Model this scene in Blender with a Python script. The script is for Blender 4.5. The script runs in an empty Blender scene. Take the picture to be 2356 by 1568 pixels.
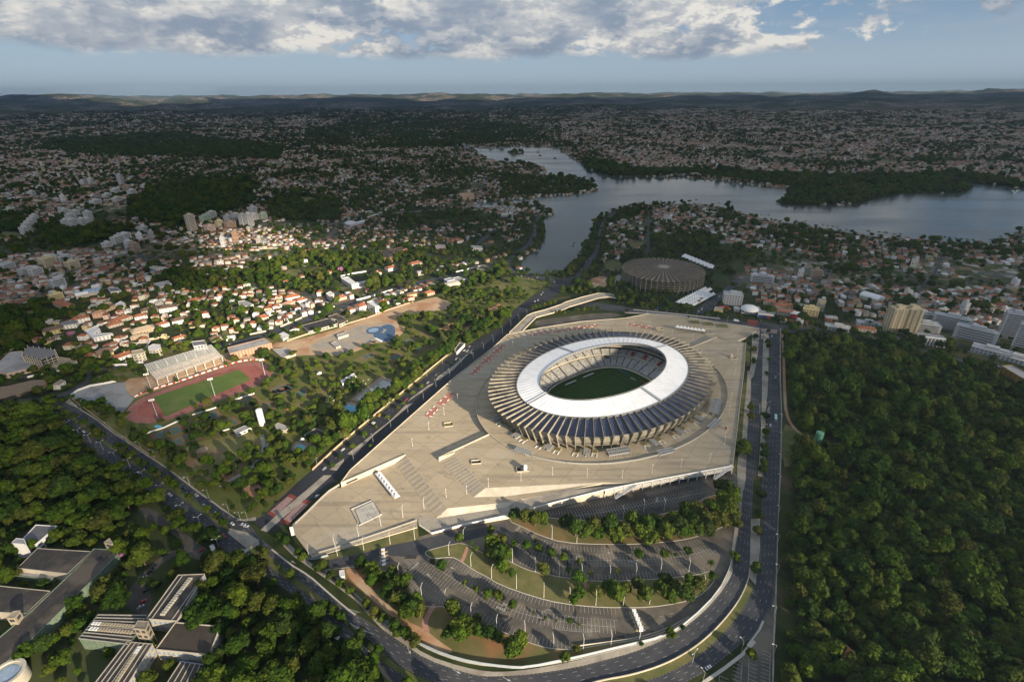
import bpy,bmesh,math,random
import numpy as np
from mathutils import Matrix,Vector
random.seed(7);RNG=np.random.default_rng(11)
SC=bpy.context.scene
COL=SC.collection
# ------------------------------------------------------------------ camera
CF,CP,CR,CH=1174.6,0.447993,0.0060486,320.6
cam_d=bpy.data.cameras.new('camera');cam=bpy.data.objects.new('camera',cam_d);COL.objects.link(cam)
cam_d.sensor_width=36.0;cam_d.lens=36.0*CF/2356.0;cam_d.clip_start=1.0;cam_d.clip_end=120000.0
_c,_s=math.cos(CR),math.sin(CR)
vF=Vector((0,math.cos(CP),-math.sin(CP)));vU=Vector((0,math.sin(CP),math.cos(CP)));vR=Vector((1,0,0))
aR=vR*_c-vU*_s;aU=vR*_s+vU*_c
M=Matrix(((aR.x,aU.x,-vF.x,0),(aR.y,aU.y,-vF.y,0),(aR.z,aU.z,-vF.z,CH),(0,0,0,1)))
cam.matrix_world=M
SC.camera=cam
# ------------------------------------------------------------------ sky
SUN_AZ,SUN_EL=math.radians(137.3),math.radians(16.2)
W=bpy.data.worlds.new('World');SC.world=W;W.use_nodes=True
def build_world():
 nt=W.node_tree;N=nt.nodes;L=nt.links;N.clear()
 out=N.new('ShaderNodeOutputWorld');bg=N.new('ShaderNodeBackground')
 sky=N.new('ShaderNodeTexSky');sky.sky_type='NISHITA';sky.sun_disc=False
 sky.sun_elevation=SUN_EL;sky.sun_rotation=SUN_AZ
 sky.altitude=900;sky.air_density=1.0;sky.dust_density=1.2;sky.ozone_density=2.0
 tc=N.new('ShaderNodeTexCoord')
 def mth(op,a,b=None,c=None,clamp=False):
  n=N.new('ShaderNodeMath');n.operation=op;n.use_clamp=clamp
  for i,v in enumerate((a,b,c)):
   if v is None:continue
   if isinstance(v,(int,float)):n.inputs[i].default_value=v
   else:L.new(v,n.inputs[i])
  return n.outputs[0]
 sep=N.new('ShaderNodeSeparateXYZ');L.new(tc.outputs['Generated'],sep.inputs[0])
 X,Y,Z=sep.outputs
 def noise(scale,detail,rough,off,zs,dist=0.0):
  mp=N.new('ShaderNodeMapping');mp.inputs['Location'].default_value=off;mp.inputs['Scale'].default_value=(1,1,zs)
  L.new(tc.outputs['Generated'],mp.inputs[0])
  n=N.new('ShaderNodeTexNoise');n.inputs['Scale'].default_value=scale;n.inputs['Detail'].default_value=detail
  n.inputs['Roughness'].default_value=rough;n.inputs['Distortion'].default_value=dist
  L.new(mp.outputs[0],n.inputs['Vector']);return n.outputs['Fac']
 def ramp(v,a,b):
  n=N.new('ShaderNodeMapRange');n.interpolation_type='SMOOTHSTEP'
  L.new(v,n.inputs[0]);n.inputs[1].default_value=a;n.inputs[2].default_value=b
  n.inputs[3].default_value=0;n.inputs[4].default_value=1;return n.outputs[0]
 big=noise(4.2,3,0.5,(0.62,0.35,0.0),2.6)
 bil=noise(17,12,0.64,(1.3,0.7,0.2),2.2,0.1)
 bil2=noise(17,12,0.64,(1.3-0.010,0.7,0.2+0.022),2.2,0.1)
 soft=noise(7,4,0.5,(3.3,1.7,0.4),2.6)
 base=noise(8,3,0.5,(4,2,0),0.4)
 zb=mth('ADD',Z,mth('MULTIPLY',mth('SUBTRACT',base,0.5),0.045))
 low=mth('MULTIPLY',ramp(zb,0.052,0.068),ramp(Z,0.55,0.30))
 az=ramp(X,0.85,0.10)
 cover=mth('ADD',mth('MULTIPLY',az,0.235),mth('MULTIPLY',ramp(Z,0.05,0.18),0.10))
 dens=mth('ADD',mth('ADD',mth('MULTIPLY',big,0.50),mth('MULTIPLY',bil,0.55)),cover)
 cum=mth('MULTIPLY',ramp(dens,0.640,0.70),low)
 lit=ramp(mth('SUBTRACT',bil,bil2),-0.08,0.10)
 sh2=ramp(soft,0.60,0.40)
 shade=mth('ADD',mth('MULTIPLY',lit,0.50),mth('MULTIPLY',sh2,0.62))
 shade=mth('MULTIPLY',shade,ramp(dens,1.06,0.74),None,True)
 shade=mth('POWER',shade,1.7)
 crm=N.new('ShaderNodeMix');crm.data_type='RGBA'
 crm.inputs[6].default_value=(CLK*0.33,CLK*0.41,CLK*0.53,1);crm.inputs[7].default_value=(CLK*1.0,CLK*0.965,CLK*0.90,1)
 L.new(shade,crm.inputs[0])
 veil=mth('MULTIPLY',ramp(noise(5,7,0.62,(2,5,1),7.0,0.6),0.40,0.70),ramp(Z,0.015,0.10))
 m0=N.new('ShaderNodeMix');m0.data_type='RGBA'
 sk=N.new('ShaderNodeVectorMath');sk.operation='MULTIPLY';sk.inputs[1].default_value=(SKY_K*0.80,SKY_K*0.90,SKY_K*1.05)
 L.new(sky.outputs[0],sk.inputs[0])
 hz=N.new('ShaderNodeMix');hz.data_type='RGBA';L.new(mth('MULTIPLY',ramp(Z,0.26,0.0),0.93),hz.inputs[0]);L.new(sk.outputs[0],hz.inputs[6]);
 hz2=N.new('ShaderNodeMix');hz2.data_type='RGBA';L.new(ramp(Z,0.0,0.16),hz2.inputs[0]);hz2.inputs[6].default_value=(CLK*0.55,CLK*0.69,CLK*0.82,1);hz2.inputs[7].default_value=(CLK*0.25,CLK*0.38,CLK*0.58,1)
 L.new(hz2.outputs[2],hz.inputs[7])
 L.new(mth('MULTIPLY',veil,0.45),m0.inputs[0]);L.new(hz.outputs[2],m0.inputs[6])
 m0.inputs[7].default_value=(CLK*0.50,CLK*0.56,CLK*0.64,1)
 m1=N.new('ShaderNodeMix');m1.data_type='RGBA';L.new(cum,m1.inputs[0])
 L.new(m0.outputs[2],m1.inputs[6]);L.new(crm.outputs[2],m1.inputs[7])
 L.new(m1.outputs[2],bg.inputs[0]);bg.inputs[1].default_value=0.075
 L.new(bg.outputs[0],out.inputs[0])
SKY_K=0.62;CLK=4.9
build_world()
sd=bpy.data.lights.new('sun','SUN');sd.energy=5.0;sd.angle=math.radians(0.8);sd.color=(1.0,0.84,0.63)
sun=bpy.data.objects.new('sun',sd);COL.objects.link(sun)
SUNV=Vector((math.sin(SUN_AZ)*math.cos(SUN_EL),math.cos(SUN_AZ)*math.cos(SUN_EL),math.sin(SUN_EL)))
sun.rotation_euler=SUNV.to_track_quat('Z','Y').to_euler();sun.location=(0,0,3000)
SC.view_settings.view_transform='Standard';SC.view_settings.look='None'
SC.view_settings.exposure=1.2;SC.view_settings.gamma=1.0
SC.cycles.volume_bounces=0;SC.cycles.max_bounces=5;SC.cycles.transparent_max_bounces=12
SC.cycles.diffuse_bounces=2;SC.cycles.glossy_bounces=2
# ------------------------------------------------------------------ picture <-> ground
def at(px,py,z=0.0):
 X=px-1178.0;Y=784.0-py
 X,Y=X*_c+Y*_s,-X*_s+Y*_c
 d=vF*CF+vR*X+vU*Y
 t=(z-CH)/d.z
 return(d.x*t,d.y*t)
REG={'A':(1900,1250,2.2988),'B':(0,1900,1.8984),'C':(1000,1900,1.8984),'D':(2000,1900,1.8984),'E':(3000,1900,1.8987),'F':(200,1300,2.2988),'G':(0,1200,2.2988),'H':(1000,1200,2.2988),'I':(0,700,2.2988),'J':(1000,600,2.2988),'K':(2000,600,2.2988),'L':(3000,600,2.1478),'M':(2900,1200,1.9699),'N':(0,0,0.5752),'P':(2700,1500,3.485),'Q':(1800,1150,3.9267),'R':(1900,1550,3.92),'S':(2450,1550,3.92),'T':(2500,1150,3.9267),'U':(2500,2350,3.3657),'V':(0,2400,4.712)}
def ax(k,pts):
 """pixel positions read off an enlarged view -> 2356-px picture units"""
 if k=='N':return[(float(x),float(y))for x,y in pts]
 x0,y0,s=REG[k]
 return[((x0+x/s)*0.5752,(y0+y/s)*0.5752)for x,y in pts]
def G(k,pts,z=0.0):return[at(x,y,z)for x,y in ax(k,pts)]
def g1(k,x,y,z=0.0):return G(k,[(x,y)],z)[0]
def project(P):
 P=np.asarray(P,float);x,y,z=P[...,0],P[...,1],P[...,2]-CH
 c,s=math.cos(CP),math.sin(CP)
 d=y*c-z*s;u=y*s+z*c
 d=np.where(d<1,1,d)
 X=CF*x/d;Y=CF*u/d
 return 1178+X*_c-Y*_s,784-(X*_s+Y*_c),d
# ------------------------------------------------------------------ materials
def new_mat(name):
 m=bpy.data.materials.new(name);m.use_nodes=True
 return m,m.node_tree,m.node_tree.nodes['Principled BSDF']
MATS={}
def mat(name,c1,c2=None,scale=0.3,rough=0.85,bump=0.0,metal=0.0,c3=None,s3=0.03,detail=6,objcol=False,attr=False,spec=0.3,stretch=None):
 """noise mix of c1/c2 at `scale` per metre, optional large patches c3; objcol / attr multiply by the object's own colour"""
 if name in MATS:return MATS[name]
 m,nt,b=new_mat(name);N=nt.nodes;L=nt.links
 b.inputs['Roughness'].default_value=rough;b.inputs['Metallic'].default_value=metal
 b.inputs['Specular IOR Level'].default_value=spec
 tc=N.new('ShaderNodeTexCoord');vec=tc.outputs['Object']
 if stretch:
  mp=N.new('ShaderNodeMapping');mp.inputs['Scale'].default_value=stretch;L.new(vec,mp.inputs[0]);vec=mp.outputs[0]
 n=N.new('ShaderNodeTexNoise');n.inputs['Scale'].default_value=scale;n.inputs['Detail'].default_value=detail
 n.inputs['Roughness'].default_value=0.65;L.new(vec,n.inputs['Vector'])
 r=N.new('ShaderNodeMapRange');L.new(n.outputs['Fac'],r.inputs[0]);r.inputs[1].default_value=0.36;r.inputs[2].default_value=0.64
 mx=N.new('ShaderNodeMix');mx.data_type='RGBA';L.new(r.outputs[0],mx.inputs[0])
 mx.inputs[6].default_value=(*c1,1);mx.inputs[7].default_value=(*(c2 or c1),1);cur=mx.outputs[2]
 if c3:
  n3=N.new('ShaderNodeTexNoise');n3.inputs['Scale'].default_value=s3;n3.inputs['Detail'].default_value=5;L.new(vec,n3.inputs['Vector'])
  r3=N.new('ShaderNodeMapRange');L.new(n3.outputs['Fac'],r3.inputs[0]);r3.inputs[1].default_value=0.48;r3.inputs[2].default_value=0.62
  m3=N.new('ShaderNodeMix');m3.data_type='RGBA';L.new(r3.outputs[0],m3.inputs[0]);L.new(cur,m3.inputs[6]);m3.inputs[7].default_value=(*c3,1);cur=m3.outputs[2]
 if objcol or attr:
  if objcol:s=N.new('ShaderNodeObjectInfo').outputs['Color']
  else:
   a=N.new('ShaderNodeAttribute');a.attribute_name='Col';s=a.outputs['Color']
  mu=N.new('ShaderNodeMix');mu.data_type='RGBA';mu.blend_type='MULTIPLY';mu.inputs[0].default_value=1
  L.new(cur,mu.inputs[6]);L.new(s,mu.inputs[7]);cur=mu.outputs[2]
 L.new(cur,b.inputs['Base Color'])
 if bump:
  bp=N.new('ShaderNodeBump');bp.inputs['Strength'].default_value=bump;bp.inputs['Distance'].default_value=0.3
  L.new(n.outputs['Fac'],bp.inputs['Height']);L.new(bp.outputs[0],b.inputs['Normal'])
 MATS[name]=m;return m
asphalt=mat('asphalt',(0.040,0.042,0.050),(0.052,0.054,0.062),0.25,0.8,c3=(0.066,0.066,0.070),s3=0.05)
asphalt_old=mat('worn_asphalt',(0.078,0.070,0.060),(0.108,0.096,0.080),0.3,0.85,c3=(0.17,0.145,0.112),s3=0.045)
asphalt_dark=mat('fresh_asphalt',(0.026,0.028,0.036),(0.034,0.036,0.044),0.3,0.75)
concrete=mat('plaza_concrete',(0.40,0.335,0.24),(0.45,0.38,0.275),0.12,0.85,c3=(0.36,0.31,0.24),s3=0.02)
concrete_fin=mat('rib_concrete',(0.235,0.215,0.172),(0.31,0.285,0.225),0.25,0.9,c3=(0.155,0.145,0.12),s3=0.10)
wall_conc=mat('wall_concrete',(0.50,0.44,0.34),(0.58,0.52,0.41),0.15,0.85,c3=(0.42,0.38,0.30),s3=0.06)
pave=mat('paving',(0.30,0.27,0.22),(0.38,0.34,0.275),0.4,0.9,c3=(0.25,0.22,0.18),s3=0.08)
kerb_m=mat('kerb_stone',(0.42,0.39,0.34),(0.50,0.47,0.41),0.6,0.85)
grass_m=mat('lawn',(0.060,0.085,0.020),(0.105,0.115,0.034),0.18,0.95,c3=(0.16,0.135,0.055),s3=0.05)
grass_dry=mat('dry_lawn',(0.115,0.115,0.038),(0.17,0.15,0.062),0.12,0.95,c3=(0.085,0.10,0.03),s3=0.04)
dirt=mat('red_earth',(0.32,0.16,0.085),(0.42,0.25,0.14),0.07,0.95,c3=(0.46,0.34,0.22),s3=0.025)
scrub=mat('scrub_ground',(0.035,0.048,0.016),(0.06,0.07,0.024),0.06,1.0,c3=(0.11,0.085,0.045),s3=0.02)
white_paint=mat('road_paint',(0.34,0.33,0.31),(0.54,0.53,0.50),0.5,0.75)
white_m=mat('white_paint',(0.74,0.73,0.70),(0.80,0.79,0.76),0.4,0.6)
steel=mat('galvanised_steel',(0.42,0.43,0.44),(0.52,0.53,0.54),0.8,0.5,metal=0.3)
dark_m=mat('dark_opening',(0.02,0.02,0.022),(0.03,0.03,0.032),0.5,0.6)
glass_m=mat('dark_glass',(0.025,0.03,0.035),(0.04,0.045,0.05),0.3,0.15,spec=0.6)
# ------------------------------------------------------------------ mesh building
class MB:
 def __init__(s):s.v=[];s.f=[];s.mi=[];s.mats=[];s.n=0;s.cols=[]
 def slot(s,m):
  if m not in s.mats:s.mats.append(m)
  return s.mats.index(m)
 def add(s,V,F,m=None):
  k=s.slot(m)if m else 0;o=s.n
  s.v.extend([tuple(p)for p in V]);s.n+=len(V)
  s.f.extend([tuple(i+o for i in f)for f in F]);s.mi.extend([k]*len(F));return s
 def box(s,c,d,m=None,rz=0.0,taper=1.0):
  """centre of the base c, full size d"""
  x,y,z=d[0]/2,d[1]/2,d[2];cr,sr=math.cos(rz),math.sin(rz);V=[]
  for zz,k in((0,1),(z,taper)):
   for a,b in((-x,-y),(x,-y),(x,y),(-x,y)):
    a*=k;b*=k;V.append((c[0]+a*cr-b*sr,c[1]+a*sr+b*cr,c[2]+zz))
  return s.add(V,[(3,2,1,0),(4,5,6,7),(0,1,5,4),(1,2,6,5),(2,3,7,6),(3,0,4,7)],m)
 def prism(s,poly,z0,z1,m=None,side=None,bottom=False):
  n=len(poly)
  A=sum(poly[i][0]*poly[(i+1)%n][1]-poly[(i+1)%n][0]*poly[i][1]for i in range(n))
  if A<0:poly=poly[::-1]
  V=[(x,y,z0)for x,y in poly]+[(x,y,z1)for x,y in poly]
  s.add(V,[tuple(range(n,2*n))]+([tuple(range(n))[::-1]]if bottom else[]),m)
  V2=V;s.add(V2,[(i,(i+1)%n,n+(i+1)%n,n+i)for i in range(n)],side or m);return s
 def cyl(s,p0,p1,r0,r1=None,n=8,m=None,cap=True):
  r1=r0 if r1 is None else r1;a=Vector(p0);b=Vector(p1);d=(b-a).normalized()
  u=d.orthogonal().normalized();w=d.cross(u);V=[]
  for c,r in((a,r0),(b,r1)):
   for i in range(n):
    t=2*math.pi*i/n;V.append(c+(u*math.cos(t)+w*math.sin(t))*r)
  F=[(i,(i+1)%n,n+(i+1)%n,n+i)for i in range(n)]
  if cap:F+=[tuple(range(n))[::-1],tuple(range(n,2*n))]
  return s.add(V,F,m)
 def build(s,name,m=None,parent=None,loc=None,smooth=False,col=None):
  me=bpy.data.meshes.new(name);me.from_pydata(s.v,[],s.f)
  ms=s.mats if s.mats else([m]if m else[])
  for q in ms:me.materials.append(q)
  if len(ms)>1:me.polygons.foreach_set('material_index',s.mi)
  if smooth:me.polygons.foreach_set('use_smooth',[True]*len(me.polygons))
  o=bpy.data.objects.new(name,me);COL.objects.link(o)
  if parent:o.parent=parent
  if loc:o.location=loc
  if col:o.color=(*col,1)
  return o
def np_mesh(name,V,F,mats,mi=None,cols=None,smooth=False):
 """fast path for big meshes: V (n,3), F (m,4) quads"""
 me=bpy.data.meshes.new(name);V=np.asarray(V,np.float32);F=np.asarray(F,np.int32)
 me.vertices.add(len(V));me.vertices.foreach_set('co',V.ravel())
 k=F.shape[1];me.loops.add(F.size);me.loops.foreach_set('vertex_index',F.ravel())
 me.polygons.add(len(F));me.polygons.foreach_set('loop_start',np.arange(len(F),dtype=np.int32)*k)
 for q in mats:me.materials.append(q)
 if mi is not None:me.polygons.foreach_set('material_index',np.asarray(mi,np.int32))
 me.update(calc_edges=True)
 if smooth:me.polygons.foreach_set('use_smooth',[True]*len(F))
 if cols is not None:
  ca=me.color_attributes.new('Col','FLOAT_COLOR','CORNER')
  c4=np.ones((len(F),k,4),np.float32);c4[:,:,:3]=np.asarray(cols,np.float32)[:,None,:]
  ca.data.foreach_set('color',c4.ravel())
 o=bpy.data.objects.new(name,me);COL.objects.link(o);return o
def tag(o,label=None,cat=None,group=None,kind=None):
 if label:o['label']=label
 if cat:o['category']=cat
 if group:o['group']=group
 if kind:o['kind']=kind
 return o
def empty(name,loc=(0,0,0),rz=0.0,label=None,cat=None,group=None):
 o=bpy.data.objects.new(name,None);COL.objects.link(o);o.location=loc;o.rotation_euler=(0,0,rz)
 o.empty_display_size=0.5
 return tag(o,label,cat,group)
KIDS={}
def copy_tree(o,loc=None,rz=None,scale=None,label=None,group=None,color=None):
 def rec(a,par):
  c=a.copy();COL.objects.link(c)
  if par is not None:c.parent=par
  for ch in KIDS.get(a.name,a.children):rec(ch,c)
  return c
 KIDS.setdefault(o.name,list(o.children))
 r=rec(o,None)
 if loc is not None:r.location=loc
 if rz is not None:r.rotation_euler=(0,0,rz)
 if scale is not None:r.scale=scale if hasattr(scale,'__len__')else(scale,)*3
 if label:r['label']=label
 if group:r['group']=group
 return r
def chaikin(P,n=2,closed=False):
 P=[tuple(p)for p in P]
 for _ in range(n):
  Q=[];m=len(P)
  rng=range(m)if closed else range(m-1)
  if not closed:Q.append(P[0])
  for i in rng:
   a,b=P[i],P[(i+1)%m]
   Q.append((a[0]*.75+b[0]*.25,a[1]*.75+b[1]*.25));Q.append((a[0]*.25+b[0]*.75,a[1]*.25+b[1]*.75))
  if not closed:Q.append(P[-1])
  P=Q
 return P
def struct(name,o):o.name=name;o['kind']='structure';return o
def sheet(name,polys,z,m,kind='structure',thick=0.0):
 """flat polygons (ground coordinates) as one sheet, or a low slab with real sides"""
 b=MB()
 for P in polys:
  if thick:b.prism(P,z-thick,z,m)
  else:
   n=len(P);A=sum(P[i][0]*P[(i+1)%n][1]-P[(i+1)%n][0]*P[i][1]for i in range(n))
   if A<0:P=P[::-1]
   b.add([(x,y,z)for x,y in P],[tuple(range(n))],m)
 o=b.build(name,m)
 if kind:o['kind']=kind
 return o
def road_poly(k,left,right,sm=2):
 """polygon between two traced kerbs"""
 a=chaikin(G(k,left),sm)if k!='W' else chaikin(left,sm)
 b=chaikin(G(k,right),sm)if k!='W' else chaikin(right,sm)
 return a+b[::-1]
def resample(P,step):
 out=[];P=[Vector(p)for p in P];acc=0.0
 seg=[(P[i],P[i+1])for i in range(len(P)-1)];tot=sum((b-a).length for a,b in seg)
 n=max(1,int(round(tot/step)));st=tot/n;d=0;out.append((P[0].copy(),(P[1]-P[0]).normalized()));need=st
 for a,b in seg:
  L=(b-a).length;u=(b-a)/L if L>0 else None
  if u is None:continue
  t=need-d
  while t<=L+1e-6:
   out.append((a+u*t,u));need+=st;t=need-d
  d+=L
 return out
def offset_line(P,off):
 out=[]
 for i,p in enumerate(P):
  a=Vector(P[max(i-1,0)]);b=Vector(P[min(i+1,len(P)-1)]);u=(b-a).normalized()
  out.append((p[0]-u.y*off,p[1]+u.x*off))
 return out
def strip_quads(b,P,w,z,m,dash=None,h=0.0):
 """ribbon of width w along polyline P; dash=(on, off) in metres; h gives a solid with height"""
 if dash:
  on,off=dash;R=resample(P,(on+off))
  for p,u in R[:-1]:
   n=Vector((-u.y,u.x))*w/2;q=p+u*on
   V=[p-n,q-n,q+n,p+n];b.add([(v.x,v.y,z)for v in V],[(0,1,2,3)],m)
  return
 A=offset_line(P,-w/2);B=offset_line(P,w/2);n=len(P)
 if not h:
  b.add([(x,y,z)for x,y in A]+[(x,y,z)for x,y in B],[(i,i+1,n+i+1,n+i)for i in range(n-1)],m)
 else:
  V=[(x,y,z)for x,y in A]+[(x,y,z)for x,y in B]+[(x,y,z+h)for x,y in A]+[(x,y,z+h)for x,y in B]
  F=[]
  for i in range(n-1):
   F+=[(2*n+i,2*n+i+1,3*n+i+1,3*n+i),(i,i+1,2*n+i+1,2*n+i),(n+i+1,n+i,3*n+i,3*n+i+1)]
  F+=[(0,2*n,3*n,n),(n-1,2*n-1,4*n-1,3*n-1)]
  b.add(V,F,m)
def inside(poly,x,y):
 poly=np.asarray(poly,float);x=np.asarray(x,float);y=np.asarray(y,float)
 r=np.zeros(x.shape,bool);n=len(poly);j=n-1
 for i in range(n):
  xi,yi=poly[i];xj,yj=poly[j]
  c=((yi>y)!=(yj>y))&(x<(xj-xi)*(y-yi)/((yj-yi)if yj!=yi else 1e-9)+xi)
  r^=c;j=i
 return r
# ================================================================== terrain, water, roads
def vnoise(x,y,seed=0):
 xi=np.floor(x).astype(np.int64);yi=np.floor(y).astype(np.int64);xf=x-xi;yf=y-yi
 def h(a,b):
  n=(a*374761393+b*668265263+seed*1442695041)&0x7fffffff
  n=((n^(n>>13))*1274126177)&0x7fffffff
  return((n^(n>>16))&0xffff)/65535.0
 u=xf*xf*(3-2*xf);v=yf*yf*(3-2*yf)
 return(h(xi,yi)*(1-u)+h(xi+1,yi)*u)*(1-v)+(h(xi,yi+1)*(1-u)+h(xi+1,yi+1)*u)*v
def fbm(x,y,o=4,seed=0):
 s=0;a=0.5
 for i in range(o):s=s+a*vnoise(x*2**i,y*2**i,seed+i);a*=0.5
 return s
def terrain(x,y):
 x=np.asarray(x,float);y=np.asarray(y,float);r=np.hypot(x,y)
 k=np.clip((r-4300)/5500,0,1);k=k*k*(3-2*k)
 kk=np.clip((r-9500)/9500,0,1)
 n=fbm(x/1900+7.3,y/1300+2.1,5,3)-0.47
 rid=1-np.abs(2*fbm(x/5200+1.7,y/2600+5.2,5,9)-0.97)*2.2
 n2=fbm(x/780+1.3,y/620+8.1,4,31)-0.47;z=k*(34+220*n+120*n2)+kk*(195+110*rid*kk+100*n2)
 side=np.clip((x-1500)/2500,0,1)*np.clip((y-3200)/2500,0,1)*np.clip(1-(r-9000)/3000,0,1)
 return np.maximum(z,0)+side*38*fbm(x/900,y/700,3,21)
def build_ground():
 ys=np.concatenate([np.linspace(-900,0,4),np.linspace(30,4000,190),np.linspace(4090,12000,110),np.linspace(12090,30000,150)])
 us=np.linspace(-1,1,401)
 V=np.zeros((len(ys),len(us),3))
 for j,y in enumerate(ys):
  w=1800+max(y,0)*1.35;V[j,:,0]=us*w;V[j,:,1]=y
 V[:,:,2]=terrain(V[:,:,0],V[:,:,1])-0.06
 nx=len(us);i=np.arange((len(ys)-1)*nx).reshape(-1,nx)[:,:-1].ravel()
 F=np.stack([i,i+1,i+nx+1,i+nx],1)
 m,nt,b=new_mat('ground');N=nt.nodes;L=nt.links;b.inputs['Roughness'].default_value=1.0;b.inputs['Specular IOR Level'].default_value=0.1
 tc=N.new('ShaderNodeTexCoord')
 def noise(s,d=5,off=0):
  mp=N.new('ShaderNodeMapping');mp.inputs['Location'].default_value=(off,off,0);L.new(tc.outputs['Object'],mp.inputs[0])
  n=N.new('ShaderNodeTexNoise');n.inputs['Scale'].default_value=s;n.inputs['Detail'].default_value=d;L.new(mp.outputs[0],n.inputs['Vector']);return n.outputs['Fac']
 def rng(v,a,c):
  n=N.new('ShaderNodeMapRange');L.new(v,n.inputs[0]);n.inputs[1].default_value=a;n.inputs[2].default_value=c;return n.outputs[0]
 def mix(f,a,c):
  n=N.new('ShaderNodeMix');n.data_type='RGBA'
  for k,v in((0,f),(6,a),(7,c)):
   if isinstance(v,tuple):n.inputs[k].default_value=(*v,1)
   elif isinstance(v,float):n.inputs[k].default_value=v
   else:L.new(v,n.inputs[k])
  return n.outputs[2]
 base=mix(rng(noise(0.05),.4,.62),(0.022,0.034,0.012),(0.045,0.055,0.020))
 base=mix(rng(noise(0.0022,4),.48,.60),base,(0.065,0.078,0.032))
 base=mix(rng(noise(0.012,4,90),.60,.68),base,(0.12,0.09,0.055))
 vo=N.new('ShaderNodeTexVoronoi');vo.inputs['Scale'].default_value=0.055;L.new(tc.outputs['Object'],vo.inputs['Vector'])
 sp=N.new('ShaderNodeSeparateColor');L.new(vo.outputs['Color'],sp.inputs[0])
 cr=N.new('ShaderNodeValToRGB');L.new(sp.outputs[0],cr.inputs[0]);cr.color_ramp.interpolation='CONSTANT'
 e=cr.color_ramp.elements;e[0].position=0;e[0].color=(0.22,0.12,0.085,1);e[1].position=0.45;e[1].color=(0.42,0.40,0.37,1)
 for p,c in((0.28,(0.20,0.10,0.07,1)),(0.7,(0.62,0.58,0.52,1)),(0.85,(0.10,0.09,0.08,1))):q=e.new(p);q.color=c
 ps=N.new('ShaderNodeSeparateXYZ');L.new(tc.outputs['Object'],ps.inputs[0])
 far=rng(ps.outputs[1],5600.0,7000.0)
 town=N.new('ShaderNodeMath');town.operation='MULTIPLY';L.new(rng(noise(0.0009,4,30),.50,.58),town.inputs[0]);L.new(rng(sp.outputs[1],.48,.49),town.inputs[1])
 t2=N.new('ShaderNodeMath');t2.operation='MULTIPLY';L.new(town.outputs[0],t2.inputs[0]);L.new(far,t2.inputs[1])
 v2=N.new('ShaderNodeTexVoronoi');v2.inputs['Scale'].default_value=0.075;v2.inputs['Randomness'].default_value=.8;L.new(tc.outputs['Object'],v2.inputs['Vector']);s2=N.new('ShaderNodeSeparateColor');L.new(v2.outputs['Color'],s2.inputs[0])
 c2=N.new('ShaderNodeValToRGB');L.new(s2.outputs[1],c2.inputs[0]);c2.color_ramp.interpolation='CONSTANT';e=c2.color_ramp.elements;e[0].position=0;e[0].color=(.075,.088,.026,1);e[1].position=.9;e[1].color=(.42,.39,.34,1)
 for p,c in((.26,(.20,.175,.14,1)),(.42,(.13,.13,.13,1)),(.58,(.26,.225,.17,1)),(.70,(.075,.088,.03,1)),(.80,(.25,.15,.09,1))):q=e.new(p);q.color=c
 ta=N.new('ShaderNodeAttribute');ta.attribute_name='town';base=mix(ta.outputs['Fac'],base,c2.outputs[0])
 col=mix(t2.outputs[0],base,cr.outputs[0]);L.new(col,b.inputs['Base Color'])
 o=np_mesh('ground',V.reshape(-1,3),F,[m],smooth=True);o['kind']='structure';return o
GROUND=build_ground()
# ---- lake
K1=[(330,1155),(215,1120),(185,1060),(215,1000),(300,950),(370,890),(405,800),(405,720),(395,650),(440,620),(490,578),(460,555),(410,545),(370,512),(340,505),(200,500),(100,486),(0,492)]
J1=[(2250,535),(2100,520),(1965,540),(1955,510),(2100,490),(2354,470)]
K2=[(0,468),(300,442),(560,425),(750,405),(900,380),(905,350),(860,320),(800,285),(700,245),(560,245),(430,240),(420,205),(430,180),(380,145),(280,120),(100,110),(0,108)]
J2=[(2354,120),(2200,95),(2150,60),(2100,35)]
N1=[(1100,352),(1085,343),(1058,338),(1052,331),(1064,330),(1085,338),(1120,342),(1175,337),(1230,336),(1280,341),(1290,345)]
K3=[(560,0),(650,70),(740,120),(780,150),(850,195),(950,220),(1050,245),(1120,255),(1250,243),(1500,248),(1800,258),(2000,278),(2200,312),(2354,345)]
L3=[(0,310),(150,325),(330,338),(350,370),(260,420),(205,445),(300,470),(500,478),(800,478),(950,460),(1050,430),(1150,400),(1300,378),(1500,372),(1850,378),(1890,335),(1870,297),(1950,290),(2100,300),(2354,335),(2700,350)]
L4=[(2700,640),(2354,690),(2250,720),(2150,775),(2050,810),(1900,810),(1650,785),(1450,765),(1200,755),(950,730),(800,700),(600,675),(450,640),(250,620),(100,595),(0,575)]
K4=[(2354,610),(2200,580),(2080,530),(1900,500),(1700,500),(1500,495),(1250,510),(1150,530),(1040,550),(1000,590),(930,630),(870,670),(840,720),(830,800),(780,880),(730,960),(700,1035),(610,1095),(480,1125)]
lake_px=ax('K',K1)+ax('J',J1)+ax('K',K2)+ax('J',J2)+N1+ax('K',K3)+ax('L',L3)+ax('L',L4)+ax('K',K4)
LAKE=chaikin([at(x,y)for x,y in lake_px],1,True)
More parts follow.
